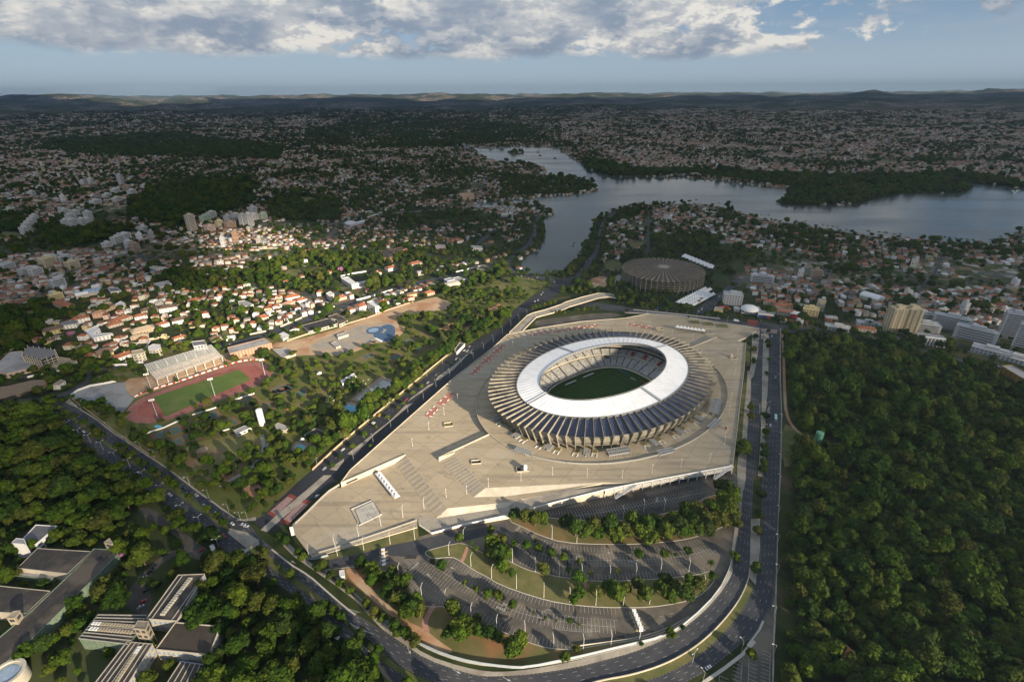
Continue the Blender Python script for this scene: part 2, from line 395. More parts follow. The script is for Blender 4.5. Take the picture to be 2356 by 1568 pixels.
def water_mat():
 m,nt,b=new_mat('lake_water');N=nt.nodes;L=nt.links
 b.inputs['Base Color'].default_value=(0.05,0.068,0.062,1);b.inputs['Roughness'].default_value=0.12;b.inputs['IOR'].default_value=1.33
 tc=N.new('ShaderNodeTexCoord');n=N.new('ShaderNodeTexNoise');n.inputs['Scale'].default_value=0.35;n.inputs['Detail'].default_value=6
 n2=N.new('ShaderNodeTexNoise');n2.inputs['Scale'].default_value=0.006;n2.inputs['Detail'].default_value=3
 mp=N.new('ShaderNodeMapping');mp.inputs['Scale'].default_value=(0.4,1.2,1);L.new(tc.outputs['Object'],mp.inputs[0]);L.new(mp.outputs[0],n2.inputs['Vector'])
 L.new(tc.outputs['Object'],n.inputs['Vector'])
 r=N.new('ShaderNodeMapRange');L.new(n2.outputs['Fac'],r.inputs[0]);r.inputs[1].default_value=0.4;r.inputs[2].default_value=0.65;r.inputs[3].default_value=0.10;r.inputs[4].default_value=0.26
 L.new(r.outputs[0],b.inputs['Roughness'])
 bp=N.new('ShaderNodeBump');bp.inputs['Strength'].default_value=0.35;bp.inputs['Distance'].default_value=0.25;L.new(n.outputs['Fac'],bp.inputs['Height']);L.new(bp.outputs[0],b.inputs['Normal'])
 return m
water=water_mat()
sheet('lake_water',[LAKE],0.10,water)
islet=[at(1187+19*math.cos(t),350+5*math.sin(t))for t in np.linspace(0,2*math.pi,20)[:-1]]
sheet('islet_ground',[islet],0.6,scrub,thick=0.55)
# ---- roads (traced kerb to kerb)
NOGO=[]
def road(name,polys,m,z=0.05,block=True,thick=0.0):
 o=sheet(name,polys,z,m,thick=thick)
 if block:NOGO.extend(polys)
 return o
# diagonal avenue, south-west carriageway then north-east one, both running into the bend
WL=ax('G',[(-60,1015),(280,1022),(400,1022),(490,1052),(560,1120),(640,1190),(750,1280),(870,1380),(1060,1520)])+ax('B',[(1200,165),(1330,280),(1500,400),(1640,510),(1740,590)])+ax('C',[(0,655),(130,770),(300,885),(420,965),(490,1065),(560,1135),(650,1195),(800,1330),(950,1450),(1120,1620)])
WR=ax('G',[(-60,940),(150,930),(290,955),(420,975),(500,1000),(600,1065),(720,1140),(850,1240),(1000,1350),(1150,1450)])+ax('B',[(1140,5),(1310,120),(1500,260),(1700,400),(1860,535)])+ax('C',[(60,630),(130,680),(250,770),(360,850),(520,960),(640,1070),(740,1150),(850,1280),(950,1370),(1050,1450),(1250,1566),(1400,1640)])
EL=ax('G',[(150,932),(290,958),(460,962),(590,1020),(740,1110),(860,1215),(1010,1320),(1160,1420),(1310,1540)])+ax('B',[(1390,110),(1560,250),(1700,340),(1790,430),(1880,500)])+ax('C',[(70,545),(180,640),(350,780),(480,880),(600,970),(750,1110),(850,1200),(1000,1330),(1100,1420),(1250,1510),(1400,1570),(1700,1640)])
ER=ax('G',[(150,905),(330,905),(560,930),(700,985),(860,1085),(1030,1215),(1230,1350),(1400,1460),(1530,1545)])+ax('B',[(1500,130),(1680,255),(1800,335),(1895,360)])+ax('C',[(60,470),(150,530),(300,665),(450,758),(560,860),(700,980),(830,1070),(1000,1170),(1100,1240),(1180,1300),(1290,1370),(1400,1420),(1600,1490),(1750,1530),(1944,1566)])
def px2w(P,z=0):return[at(x,y,z)for x,y in P]
road('diagonal_avenue_south_carriageway',[chaikin(px2w(WL),1)+chaikin(px2w(WR),1)[::-1]],asphalt,0.05)
road('diagonal_avenue_north_carriageway',[chaikin(px2w(EL),1)+chaikin(px2w(ER),1)[::-1]],asphalt,0.058)
# bend below the parking lots and the avenue to the north on the right
BI=ax('C',[(1600,1490),(1750,1528)])+ax('D',[(50,1525),(250,1510),(570,1462),(800,1402),(1000,1350),(1250,1250),(1450,1122),(1600,985),(1700,865),(1760,745),(1775,640),(1795,500),(1835,300),(1850,100)])+ax('M',[(150,1370),(165,1150),(185,950),(200,750),(225,600),(245,500),(265,400),(278,225)])
BM=ax('C',[(1250,1500),(1500,1600),(1800,1660)])+ax('D',[(200,1660),(500,1620),(760,1560),(1000,1520),(1250,1440),(1450,1330),(1600,1210),(1730,1070),(1830,930),(1890,790),(1900,640),(1905,450),(1915,200),(1925,0)])+ax('M',[(252,1370),(262,1150),(272,950),(278,800),(292,600),(300,450),(312,225)])
BO1=ax('D',[(950,1620),(1080,1568),(1250,1512),(1450,1412),(1620,1280),(1770,1120),(1870,980),(1930,850),(1975,700),(1985,450),(1985,200),(1990,0)])+ax('M',[(303,1370),(318,1150),(330,1000),(342,850),(335,700),(345,500),(343,225)])
BO2=ax('D',[(1200,1680),(1400,1572),(1560,1492),(1720,1372),(1850,1255)])+ax('E',[(20,1245),(95,1110),(165,990),(188,880),(197,700),(207,450),(222,250),(232,0)])+ax('M',[(430,1370),(437,1150),(442,900),(430,600),(430,400),(432,225)])
road('bend_road',[chaikin(px2w(BI),1)+chaikin(px2w(BM),1)[::-1]],asphalt,0.066)
road('east_avenue',[chaikin(px2w(BO1),1)+chaikin(px2w(BO2),1)[::-1]],asphalt,0.062)
road('service_lane',[G('E',[(95,1110),(165,990),(190,880),(207,1000),(170,1300),(155,1620),(-150,1640),(-60,1330),(20,1245)])],asphalt_old,0.045)
# cross street north of the plaza
road('north_street',[G('Q',[(1500,300),(2000,180)])+G('T',[(-350,250),(0,292),(130,325),(600,375),(1100,435),(1700,505),(2110,560)])+G('M',[(280,170),(440,195),(750,235),(1000,285),(1250,308),(1600,395),(1900,475),(2356,560),(2356,610),(1900,520),(1600,440),(1250,350),(1000,322),(750,285),(440,262),(200,262)])+G('T',[(2110,640),(1900,600),(1400,530),(900,440),(400,402),(0,385),(-350,350)])],asphalt,0.074)
road('tent_street',[G('T',[(1080,400),(1180,290),(1330,170),(1520,60),(1640,-60),(1740,-150),(1830,-140),(1700,10),(1560,130),(1440,260),(1290,430)])],asphalt,0.07)
# avenue between the sports club and the plaza
CL=ax('C',[(0,330),(90,320),(180,225),(300,110),(420,0)])+ax('H',[(880,1310),(1180,1052),(1410,872),(1650,672),(1870,482),(2100,365),(2354,232)])+ax('K',[(100,1480),(250,1385),(330,1330),(470,1255),(540,1195)])
CRt=ax('C',[(100,420),(190,430),(240,380),(340,290),(480,190),(560,120),(690,10)])+ax('H',[(1200,1335),(1520,1065),(1640,962),(1830,772),(2000,625),(2354,335)])+ax('K',[(160,1560),(280,1480),(480,1370),(560,1300),(680,1235)])
road('central_avenue',[chaikin(px2w(CL),1)+chaikin(px2w(CRt),1)[::-1]],asphalt_dark,0.082)
# lake drive
LDl=ax('K',[(540,1195),(690,1150),(760,1085),(800,1010),(850,950),(880,880),(900,780),(925,690),(960,640),(1010,590),(1060,560)])
LDr=ax('K',[(640,1230),(760,1165),(830,1100),(870,1010),(905,940),(925,860),(935,780),(955,700),(1000,650),(1040,610),(1090,570)])
road('lake_drive',[px2w(LDl)+px2w(LDr)[::-1]],asphalt,0.09)
road('west_lake_drive',[G('K',[(560,1225),(300,1180),(140,1150),(80,1090),(60,1030),(120,950),(250,860),(300,770),(320,680),(345,600),(365,600),(345,700),(335,790),(290,880),(150,975),(90,1040),(115,1090),(160,1120),(320,1150),(560,1185)])],asphalt,0.09)
# club north street and the road curving round to the avenue
road('club_street',[G('G',[(300,895),(560,860),(700,800),(780,740),(800,690),(770,640),(1050,610),(1330,575),(1500,540)])+G('H',[(0,340),(300,245),(800,45)])+G('J',[(1100,1320),(1500,1215),(1900,1135),(2150,1055),(2260,1030),(2280,1050),(2150,1090),(1900,1170),(1500,1250),(1100,1360)])+G('H',[(800,95),(300,290),(0,385)])+G('G',[(1500,590),(1330,610),(1050,640),(835,660),(850,720),(800,780),(700,840),(560,895),(330,925)])],asphalt,0.10)
road('hill_road',[G('G',[(0,730),(240,715),(480,680),(700,640),(700,610),(480,655),(240,690),(0,700)])],asphalt,0.09)
road('far_avenue',[G('J',[(90,672),(600,668),(820,672),(1000,620),(1200,590),(1450,560),(1800,535),(1800,548),(1450,578),(1200,608),(1020,635),(850,690),(600,690),(90,692)]),G('J',[(820,672),(760,740),(670,810),(700,830),(790,760),(850,690)])],asphalt_old,0.10)
road('neighbourhood_street',[G('K',[(1352,560),(1378,560),(1382,750),(1375,960),(1340,960),(1342,750)]),G('L',[(1640,905),(1600,1000),(1540,1090),(1450,1190),(1480,1200),(1570,1110),(1625,1010),(1655,905)]),G('L',[(780,200),(800,200),(790,300),(750,440),(725,440),(765,300)]),G('I',[(1190,690),(1350,790),(1440,830),(1460,815),(1370,775),(1210,680)]),G('I',[(590,960),(720,1045),(740,1030),(615,945)]),G('G',[(200,560),(330,380),(380,390),(230,580)]),G('J',[(0,1215),(150,1255),(150,1270),(0,1235)]),G('J',[(470,1320),(620,1370),(780,1450),(830,1440),(640,1355),(480,1300)]),G('J',[(2230,740),(2100,830),(2070,870),(2100,870),(2180,810),(2240,755)])],asphalt,0.095)
# raised medians and pavements
SLABN=[0]
def slab(name,polys,m,z=0.16,t=0.16,block=False):
 SLABN[0]+=1;z+=.006*SLABN[0]
 b_=None
 for i,P in enumerate(polys):b_=sheet(name,[P],z+.0015*i,m,thick=t)
 if block:NOGO.extend(polys)
 return b_
slab('central_island',[G('H',[(895,1412),(1280,1115),(1430,965),(1502,945),(1380,1045),(1150,1230),(962,1426)]),G('H',[(735,1556),(800,1500),(865,1455),(862,1480),(800,1566)]),G('H',[(1705,735),(1730,700),(1860,610),(2050,450),(1870,640),(1740,730)]),G('H',[(1450,932),(1480,900),(1640,780),(1690,765),(1600,830)]),G('C',[(80,415),(230,275),(420,120),(560,0),(620,0),(420,180),(240,330),(130,430)])],pave,0.20,0.14)
slab('junction_island',[G('B',[(1745,400),(1790,415),(1870,430),(1960,490),(1985,560),(1950,620),(1880,560),(1730,440)])],pave,0.20,0.14)
med=[px2w(WR[3:20])+px2w(EL[3:16])[::-1]]
WRc=chaikin(px2w(WR),1);ELc=chaikin(px2w(EL),1)
slab('avenue_median',[px2w(ax('G',[(300,960),(430,975),(510,1002),(600,1065),(720,1140),(850,1240),(1000,1350),(1150,1450)])+ax('B',[(1140,5),(1310,120),(1500,260),(1700,400),(1735,425)])+ax('B',[(1750,420),(1700,345),(1560,252),(1390,112)])+ax('G',[(1310,1540),(1160,1422),(1010,1322),(860,1217),(740,1112),(590,1022),(460,964)])),G('C',[(60,628),(-20,580),(30,545),(75,548),(180,640),(350,780),(480,880),(600,970),(745,1105),(745,1145),(640,1068),(520,958),(360,848),(250,768),(130,678)]),G('C',[(895,1300),(905,1270),(1000,1335),(1100,1425),(1250,1515),(1400,1572),(1600,1620),(1400,1640),(1250,1566),(1050,1450),(950,1370)])],grass_m,0.20,0.15)
slab('east_median',[chaikin(px2w(ax('D',[(600,1640),(760,1562),(1000,1522),(1250,1442),(1450,1332),(1600,1212),(1730,1072),(1830,932),(1888,800)])),1)+chaikin(px2w(ax('D',[(925,1622),(1080,1566),(1250,1510),(1450,1410),(1620,1278),(1770,1118),(1868,980),(1925,850)])[::-1]),1)],grass_dry,0.20,0.15)
slab('north_median',[px2w(ax('P',[(1192,560),(1265,560),(1262,700),(1255,900),(1258,1200),(1215,1410),(1152,1400),(1170,1200),(1190,900),(1200,700)])),px2w(ax('D',[(1905,330),(1975,330),(1975,560),(1940,830),(1895,780),(1900,560)])),px2w(ax('M',[(303,225),(343,225),(345,400),(340,600),(333,760),(318,890),(288,880),(292,600),(298,400)]))],pave,0.20,0.15)
slab('service_island',[G('E',[(93,1100),(108,1110),(85,1165),(30,1240),(-15,1300),(-25,1285),(15,1235),(60,1175)]),G('D',[(1944,1270),(1850,1370),(1720,1470),(1560,1580),(1530,1566),(1700,1450),(1830,1350),(1925,1250)])],kerb_m,0.30,0.25)
# parapet-like kerb along the bend's median
def wall_line(name,P,w,h,m,z=0.0,label=None,cat=None,group=None):
 b=MB();strip_quads(b,P,w,z,m,h=h);o=b.build(name,m);tag(o,label,cat,group);return o
wall_line('concrete_barrier',chaikin(px2w(ax('D',[(600,1612),(760,1558),(1000,1518),(1250,1438),(1450,1328),(1600,1208),(1730,1068),(1830,928),(1888,790),(1898,700)])),2),0.6,1.0,wall_conc,0.05,'long pale concrete barrier curving along the grassy median of the bend','barrier')
SEP=ax('C',[(165,562),(300,672),(450,762),(560,860),(700,982),(800,1060)])
slab('lane_separator',[chaikin(px2w([(x-2.2,y+.6)for x,y in SEP]),1)+chaikin(px2w([(x+2.2,y-.6)for x,y in SEP]),1)[::-1]],kerb_m,0.32,0.25)
# pavements
slab('club_pavement',[px2w(ax('G',[(640,905),(720,985),(880,1085),(1050,1215),(1250,1350),(1420,1460),(1570,1560)])+ax('B',[(1525,130),(1700,255),(1800,325),(1850,335),(1944,315)])+ax('B',[(1944,340),(1860,348),(1800,340),(1680,258),(1500,130)])+ax('G',[(1530,1545),(1400,1460),(1230,1350),(1030,1215),(860,1085),(700,985),(600,940)]))],pave,0.19,0.14,True)
slab('plaza_pavement',[px2w(ax('P',[(1010,-60),(1060,-60),(1058,250),(1035,480),(1012,700),(1000,900),(995,1190),(985,1440),(960,1600),(880,1560),(862,1340),(875,1180),(905,1000),(935,850),(962,480),(990,250)])),px2w(ax('M',[(215,230),(275,235),(262,400),(245,500),(225,600),(190,640),(185,600),(205,500),(210,380)]))],pave,0.19,0.14,True)
slab('bend_pavement',[chaikin(px2w(ax('C',[(1400,1385),(1600,1450),(1800,1490)])+ax('D',[(60,1490),(250,1470),(570,1410),(800,1350),(1000,1300),(1250,1215),(1440,1090),(1590,950),(1680,830),(1740,720),(1760,560),(1800,250),(1830,0)])),1)+chaikin(px2w(ax('D',[(1850,0),(1832,300),(1792,500),(1772,640),(1757,745),(1697,865),(1597,985),(1447,1122),(1247,1248),(1000,1347),(800,1399),(570,1459),(250,1507),(50,1522)])+ax('C',[(1750,1525),(1600,1487),(1400,1417)])),1)],pave,0.19,0.14,True)
slab('forest_pavement',[px2w(ax('E',[(225,0),(235,0),(215,350),(207,700),(200,1000),(185,1300),(180,1600),(165,1600),(172,1300),(190,900)])),px2w(ax('M',[(433,225),(442,225),(440,600),(450,900),(447,1150),(440,1370),(431,1370),(438,1150),(443,900),(431,600)]))],pave,0.19,0.14,True)
slab('service_pavement',[px2w(ax('C',[(235,520),(350,630),(440,690),(640,830),(800,950),(900,1060),(1000,1165),(1100,1235),(1180,1290),(1290,1365),(1400,1417),(1400,1385),(1290,1330),(1180,1240),(1100,1180),(960,1070),(830,960),(680,830),(470,670),(370,590),(280,500)]))],pave,0.19,0.14,True)
slab('north_pavement',[px2w(ax('T',[(0,385),(400,402),(900,440),(1400,530),(1900,600),(2110,640),(2110,655),(1900,615),(1400,545),(900,455),(380,414),(0,400)])),px2w(ax('T',[(130,340),(600,385),(1000,425),(1500,480),(1480,490),(1000,438),(600,400),(130,352)]))],kerb_m,0.22,0.14)
# ================================================================== the stadium
AXA=(0.59767,-0.80174)
AXB=(-0.80174,-0.59767)
SCX,SCY=108.1,520.3
def st(A,B,t):
 """point on the stadium ellipse with half axes A (long) and B (short)"""
 ca,sa=A*math.cos(t),B*math.sin(t)
 return(SCX+ca*AXB[0]+sa*AXA[0],SCY+ca*AXB[1]+sa*AXA[1])
def lo(u,v):return(SCX+u*AXB[0]+v*AXA[0],SCY+u*AXB[1]+v*AXA[1])
def sup(A,B,t,n):
 c,s=math.cos(t),math.sin(t)
 return lo(A*math.copysign(abs(c)**(2/n),c),B*math.copysign(abs(s)**(2/n),s))
membrane_m=mat('roof_membrane',(0.90,0.90,0.89),(0.95,0.95,0.94),0.05,0.45,c3=(0.84,0.84,0.82),s3=0.12)
pv_frame=mat('roof_gutter',(0.10,0.095,0.085),(0.15,0.14,0.12),0.4,0.8)
def pv_mat():
 m,nt,b=new_mat('solar_cells');N=nt.nodes;L=nt.links;b.inputs['Roughness'].default_value=0.32
 uv=N.new('ShaderNodeUVMap');br=N.new('ShaderNodeTexBrick');L.new(uv.outputs[0],br.inputs['Vector'])
 br.offset=0;br.squash=1;br.inputs['Scale'].default_value=1;br.inputs['Mortar Size'].default_value=0.05;br.inputs['Mortar Smooth'].default_value=0.1
 br.inputs['Brick Width'].default_value=1;br.inputs['Row Height'].default_value=1;br.inputs['Bias'].default_value=0
 br.inputs['Color1'].default_value=(0.018,0.024,0.060,1);br.inputs['Color2'].default_value=(0.026,0.034,0.080,1);br.inputs['Mortar'].default_value=(0.13,0.15,0.21,1)
 L.new(br.outputs['Color'],b.inputs['Base Color']);return m
pv_m=pv_mat()
def seat_mat():
 m,nt,b=new_mat('grey_seats');N=nt.nodes;L=nt.links;b.inputs['Roughness'].default_value=0.6
 tc=N.new('ShaderNodeTexCoord');n=N.new('ShaderNodeTexNoise');n.inputs['Scale'].default_value=0.42;n.inputs['Detail'].default_value=1;n.inputs['Distortion'].default_value=2.5
 L.new(tc.outputs['Object'],n.inputs['Vector']);cr=N.new('ShaderNodeValToRGB');L.new(n.outputs['Fac'],cr.inputs[0]);e=cr.color_ramp.elements
 cr.color_ramp.interpolation='CONSTANT';e[0].color=(0.24,0.24,0.23,1);e[1].position=0.47;e[1].color=(0.56,0.55,0.52,1)
 L.new(cr.outputs[0],b.inputs['Base Color']);return m
seat_m=seat_mat()
Z8=8.0
stadium=empty('stadium',(SCX,SCY,0),0,'large oval stadium with white ring roof, dark solar panels and radial concrete ribs','stadium')
def spart(b,name,m=None,label=None,smooth=False):
 b.v=[(x-SCX,y-SCY,z)for x,y,z in b.v];o=b.build(name,m,stadium,smooth=smooth)
 if label:o['label']=label
 return o
def ringsurf(prof,n,m,b=None,t0=0,t1=2*math.pi,flip=False):
 """prof: list of (A, B, z, exponent)"""
 b=b or MB();V=[];closed=abs(t1-t0-2*math.pi)<1e-6;k=len(prof);m_=n if closed else n+1
 for i in range(m_):
  t=t0+(t1-t0)*i/n
  for A,B,z,e in prof:
   p=st(A,B,t)if e==2 else sup(A,B,t,e);V.append((p[0],p[1],z))
 F=[]
 for i in range(n):
  j=(i+1)%m_
  for q in range(k-1):
   f=(i*k+q,i*k+q+1,j*k+q+1,j*k+q);F.append(f[::-1]if flip else f)
 return b.add(V,F,m)
NR=88
# seating bowl
PROF=[(69.5,50.5,1.2,2.7),(71,52,3.0,2.7)]
b=MB();ringsurf([(69.5,50.5,0.3,2.7),(70.2,51.2,2.6,2.7)],176,wall_conc,b);spart(b,'pitch_wall')
def tier(name,pr,rows,label=None,aisles=44,m=None):
 (A0,B0,z0,e0),(A1,B1,z1,e1)=pr;P=[]
 for i in range(rows):
  f0,f1=i/rows,(i+1)/rows
  q=lambda f:(A0+(A1-A0)*f,B0+(B1-B0)*f,e0+(e1-e0)*f)
  a=q(f0);c=q(f1);zz=z0+(z1-z0)*f0;zt=z0+(z1-z0)*f1
  P+=[(a[0],a[1],zt,a[2]),(c[0],c[1],zt,c[2])]
 P=[(A0,B0,z0-0.4,e0)]+P
 b=MB();ringsurf(P,132,m or seat_m,b);o=spart(b,name,label=label)
 ab=MB()
 for k in range(aisles):
  t=2*math.pi*(k+.5)/aisles;dt=0.011*44/aisles
  V=[]
  for(A,B,z,e)in((A0,B0,z0+.75,e0),(A1,B1,z1+.55,e1)):
   for s in(-1,1):
    p=sup(A,B,t+s*dt*(70/A),e);V.append((p[0],p[1],z))
  ab.add(V,[(0,1,3,2)],pv_frame)
 ab.v=[(x-SCX,y-SCY,z)for x,y,z in ab.v];ao=ab.build('aisle_steps',pv_frame,o);ao['kind']='stuff'
 return o
tier('lower_tier',((71.5,52.5,3.0,2.7),(88,70,9.0,2.3)),14)
b=MB();ringsurf([(88,70,9.2,2.3),(89.5,71.5,9.2,2.3),(89.5,71.5,10.6,2.3)],132,wall_conc,b);spart(b,'lower_rail')
tier('middle_tier',((89.6,71.6,10.4,2.3),(101,82,15.0,2.1)),9)
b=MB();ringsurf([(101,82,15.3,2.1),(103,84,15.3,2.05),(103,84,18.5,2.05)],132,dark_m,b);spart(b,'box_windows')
b=MB();ringsurf([(99.5,80.5,18.2,2.1),(99.5,80.5,19.7,2.1),(100.5,81.5,19.7,2.1),(100.5,81.5,18.2,2.1),(99.5,80.5,18.2,2.1)],132,wall_conc,b);spart(b,'balcony_front')
b=MB();ringsurf([(100.5,81.5,18.3,2.1),(104,85,18.4,2.05)],132,wall_conc,b);spart(b,'gallery_floor')
tier('upper_tier',((101,82,19.2,2.1),(122,92,26.0,2.0)),15)
# roof ring: pleated white membrane with four gutters
GUT=[0.0,math.pi/2,math.pi,3*math.pi/2]
b=MB();V=[];F=[];n2=2*NR;K=5
for i in range(n2+1):
 t=2*math.pi*(i+.0)/n2;dz=0.10 if i%2 else-0.10
 for q in range(K):
  f=q/(K-1);A=113.9+(89.4-113.9)*f;B=79.5+(52.8-79.5)*f
  z=30.2+3.8*f+dz*(0.35+math.sin(math.pi*f)*.9);p=st(A,B,t);V.append((p[0],p[1],z))
for i in range(n2):
 for q in range(K-1):F.append((i*K+q,(i+1)*K+q,(i+1)*K+q+1,i*K+q+1))
b.add(V,F,membrane_m);spart(b,'roof_membrane')
b=MB();ringsurf([(112.5,78.2,28.9,2),(90,53.3,31.6,2)],176,pv_frame,b);spart(b,'roof_underside')
for t in GUT:
 b=MB();V=[];ux=Vector(st(115,80.6,t+.01))-Vector(st(115,80.6,t));ux.normalize()
 for A,B,z in((115,80.6,30.75),(88.3,51.7,34.6)):
  p=st(A,B,t)
  for w,h in((-1.5,.45),(-1.1,.0),(1.1,.0),(1.5,.45)):V.append((p[0]+ux.x*w,p[1]+ux.y*w,z+h))
 b.add(V,[(0,1,5,4),(1,2,6,5),(2,3,7,6)],steel);spart(b,'roof_gutter')
ring_dark=mat('truss_steel',(0.16,0.165,0.17),(0.26,0.265,0.27),1.0,0.5,metal=0.3)
def truss_ring(A,B,z0,z1,n,name,r=0.22):
 b=MB()
 for z in(z0,z1):
  for i in range(n):
   p=st(A,B,2*math.pi*i/n);q=st(A,B,2*math.pi*(i+1)/n);b.cyl((*p,z),(*q,z),r,n=5,cap=False)
 for i in range(n):
  p=st(A,B,2*math.pi*i/n);q=st(A,B,2*math.pi*(i+1)/n);b.cyl((*p,z0),(*q,z1),r*.6,n=4,cap=False)
 spart(b,name,ring_dark)
truss_ring(88.6,52.0,31.6,34.6,132,'inner_truss',.32);truss_ring(114.6,80.2,29.2,30.6,132,'outer_truss',.28)
b=MB();ringsurf([(89.2,52.6,31.4,2),(89.2,52.6,33.6,2)],132,steel,b,flip=True);spart(b,'inner_fascia')
b=MB();ringsurf([(90.1,53.5,31.4,2),(88.6,52.0,31.2,2)],132,steel,b);spart(b,'catwalk')
# roof slab between the ribs + solar panels, facade, ribs
b=MB();ringsurf([(114.2,79.8,28.7,2),(141.0,107.4,24.9,2)],176,pv_frame,b,flip=True);spart(b,'roof_slab')
b=MB();ringsurf([(141,107.4,24.6,2),(113,78,27.6,2)],176,concrete_fin,b,flip=True);spart(b,'slab_soffit')
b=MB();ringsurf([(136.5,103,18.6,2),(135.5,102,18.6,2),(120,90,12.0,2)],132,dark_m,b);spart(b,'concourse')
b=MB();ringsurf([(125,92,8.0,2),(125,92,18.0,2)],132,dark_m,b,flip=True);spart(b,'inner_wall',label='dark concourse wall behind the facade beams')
b=MB();ringsurf([(141.5,107.9,25.9,2),(140.4,106.8,25.9,2),(139.4,105.8,19.0,2),(140.2,106.6,19.0,2),(141.5,107.9,25.9,2)],176,concrete_fin,b,flip=True);spart(b,'facade_wall')
for z in(16.6,14.1):
 k=(z-8)*.17;b=MB();ringsurf([(137.6+k,104+k,z,2),(137.9+k,104.3+k,z+1.25,2),(136.9+k,103.3+k,z+1.25,2),(136.7+k,103.1+k,z,2),(137.6+k,104+k,z,2)],176,concrete_fin,b,flip=True);spart(b,'facade_beam')
for k in range(NR):
 t=2*math.pi*(k+.5)/NR;tn=Vector(st(130,95,t+.005))-Vector(st(130,95,t));tn.normalize();w=.25
 prof=[(113.6,79.3,29.0),(113.6,79.3,30.1),(116.5,82.2,30.3),(145.6,111.6,28.6),(146.6,112.6,28.2),(144.6,110.8,25.0),(137.0,103.4,8.0),(134.6,101.1,8.0),(136.6,103.2,16.0),(137.8,104.2,22.6),(126,92.5,25.6),(114,79.7,27.6)]
 pts=[Vector(st(A,B,t))for A,B,z in prof];V=[]
 for s in(-1,1):
  for p,(A,B,z)in zip(pts,prof):V.append((p.x+tn.x*w*s,p.y+tn.y*w*s,z))
 n=len(prof);b=MB();b.add(V,[tuple(range(n)),tuple(range(n,2*n))[::-1]]+[(i,n+i,n+(i+1)%n,(i+1)%n)for i in range(n)],concrete_fin)
 spart(b,'roof_rib')
for k in range(NR):
 t0=2*math.pi*(k+.5)/NR;t1=2*math.pi*(k+1.5)/NR
 V=[];UV=[]
 for f in(0,1):
  A=116.4+(139.4-116.4)*f;B=82.0+(105.7-82.0)*f;z=28.62+(25.35-28.62)*f+.22
  p=Vector(st(A,B,t0));q=Vector(st(A,B,t1));L=(q-p).length;u=(q-p).normalized();mg=.7
  for pp in(p+u*mg,q-u*mg):V.append((pp.x,pp.y,z))
 L0=(Vector(V[1])-Vector(V[0])).length;L1=(Vector(V[3])-Vector(V[2])).length;LL=(Vector(V[2])-Vector(V[0])).length
 nx=max(3,round((L0+L1)/2/1.35));ny=round(LL/1.7)
 b=MB();b.add(V+[(x,y,z-.18)for x,y,z in V],[(0,2,3,1),(0,4,6,2),(1,3,7,5),(2,6,7,3),(0,1,5,4)],pv_m)
 o=spart(b,'solar_panel');uv=o.data.uv_layers.new(name='UVMap');co={0:(0,0),2:(0,ny),3:(nx,ny),1:(nx,0)}
 for li,lp in enumerate(o.data.loops):
  uv.data[li].uv=co.get(lp.vertex_index,(0,0))
# a wide light gap, score board, tunnel, red stairs
def lobox(b,u,v,z,du,dv,dz,m):
 c=lo(u,v);b.box((c[0],c[1],z),(du,dv,dz),m,rz=math.atan2(AXB[1],AXB[0]));return b
b=MB();lobox(b,-103,10,19.5,3,26,8,dark_m);spart(b,'score_board',label='big dark screen under the roof at the far right end')
b=MB();p=sup(86,68,math.radians(229),2.4);b.box((p[0],p[1],2.5),(5,6,7.0),dark_m,rz=.3);spart(b,'player_tunnel')
red_m=mat('red_panel',(0.30,0.035,0.02),(0.36,0.05,0.03),0.4,0.6)
for a in(203,190,176):
 b=MB();V=[]
 for A,B,z in((90.5,72.5,11.6),(97,78.3,14.4)):
  for s in(-1,1):q=sup(A,B,math.radians(a)+s*.022,2.2);V.append((q[0],q[1],z+.7))
 b.add(V+[(x,y,z-1)for x,y,z in V],[(0,1,3,2),(0,2,6,4),(1,5,7,3),(0,4,5,1)],red_m);spart(b,'red_stairway')
# pitch
def pitch_mat():
 m,nt,b=new_mat('pitch_grass');N=nt.nodes;L=nt.links;b.inputs['Roughness'].default_value=.9;b.inputs['Specular IOR Level'].default_value=.1
 tc=N.new('ShaderNodeTexCoord');sp=N.new('ShaderNodeSeparateXYZ');L.new(tc.outputs['Object'],sp.inputs[0])
 mo=N.new('ShaderNodeMath');mo.operation='PINGPONG';mo.inputs[1].default_value=5.25;L.new(sp.outputs[0],mo.inputs[0])
 g=N.new('ShaderNodeMath');g.operation='GREATER_THAN';g.inputs[1].default_value=2.6;L.new(mo.outputs[0],g.inputs[0])
 mx=N.new('ShaderNodeMix');mx.data_type='RGBA';L.new(g.outputs[0],mx.inputs[0]);mx.inputs[6].default_value=(.028,.060,.012,1);mx.inputs[7].default_value=(.031,.066,.014,1)
 L.new(mx.outputs[2],b.inputs['Base Color']);return m
b=MB();n=96;b.add([(*[69.6*math.copysign(abs(math.cos(a))**(2/2.7),math.cos(a)),50.6*math.copysign(abs(math.sin(a))**(2/2.7),math.sin(a))],0)for a in[2*math.pi*i/n for i in range(n)]],[tuple(range(n))],None)
po=b.build('pitch_lawn',pitch_mat());po.location=(SCX,SCY,.32);po.rotation_euler=(0,0,math.atan2(AXB[1],AXB[0]));po['kind']='structure'
pitch_paint=mat('pitch_paint',(.10,.14,.09),(.16,.20,.14),1,.9)
b=MB()
def pl(u0,v0,u1,v1,w=.22):strip_quads(b,[lo(u0,v0),lo(u1,v1)],w,.36,pitch_paint)
for s in(-1,1):
 pl(-52.5,34*s,52.5,34*s);pl(52.5*s,-34,52.5*s,34)
 pl(52.5*s,-20.2,36*s,-20.2);pl(52.5*s,20.2,36*s,20.2);pl(36*s,-20.2,36*s,20.2)
 pl(52.5*s,-9.2,47*s,-9.2);pl(52.5*s,9.2,47*s,9.2);pl(47*s,-9.2,47*s,9.2)
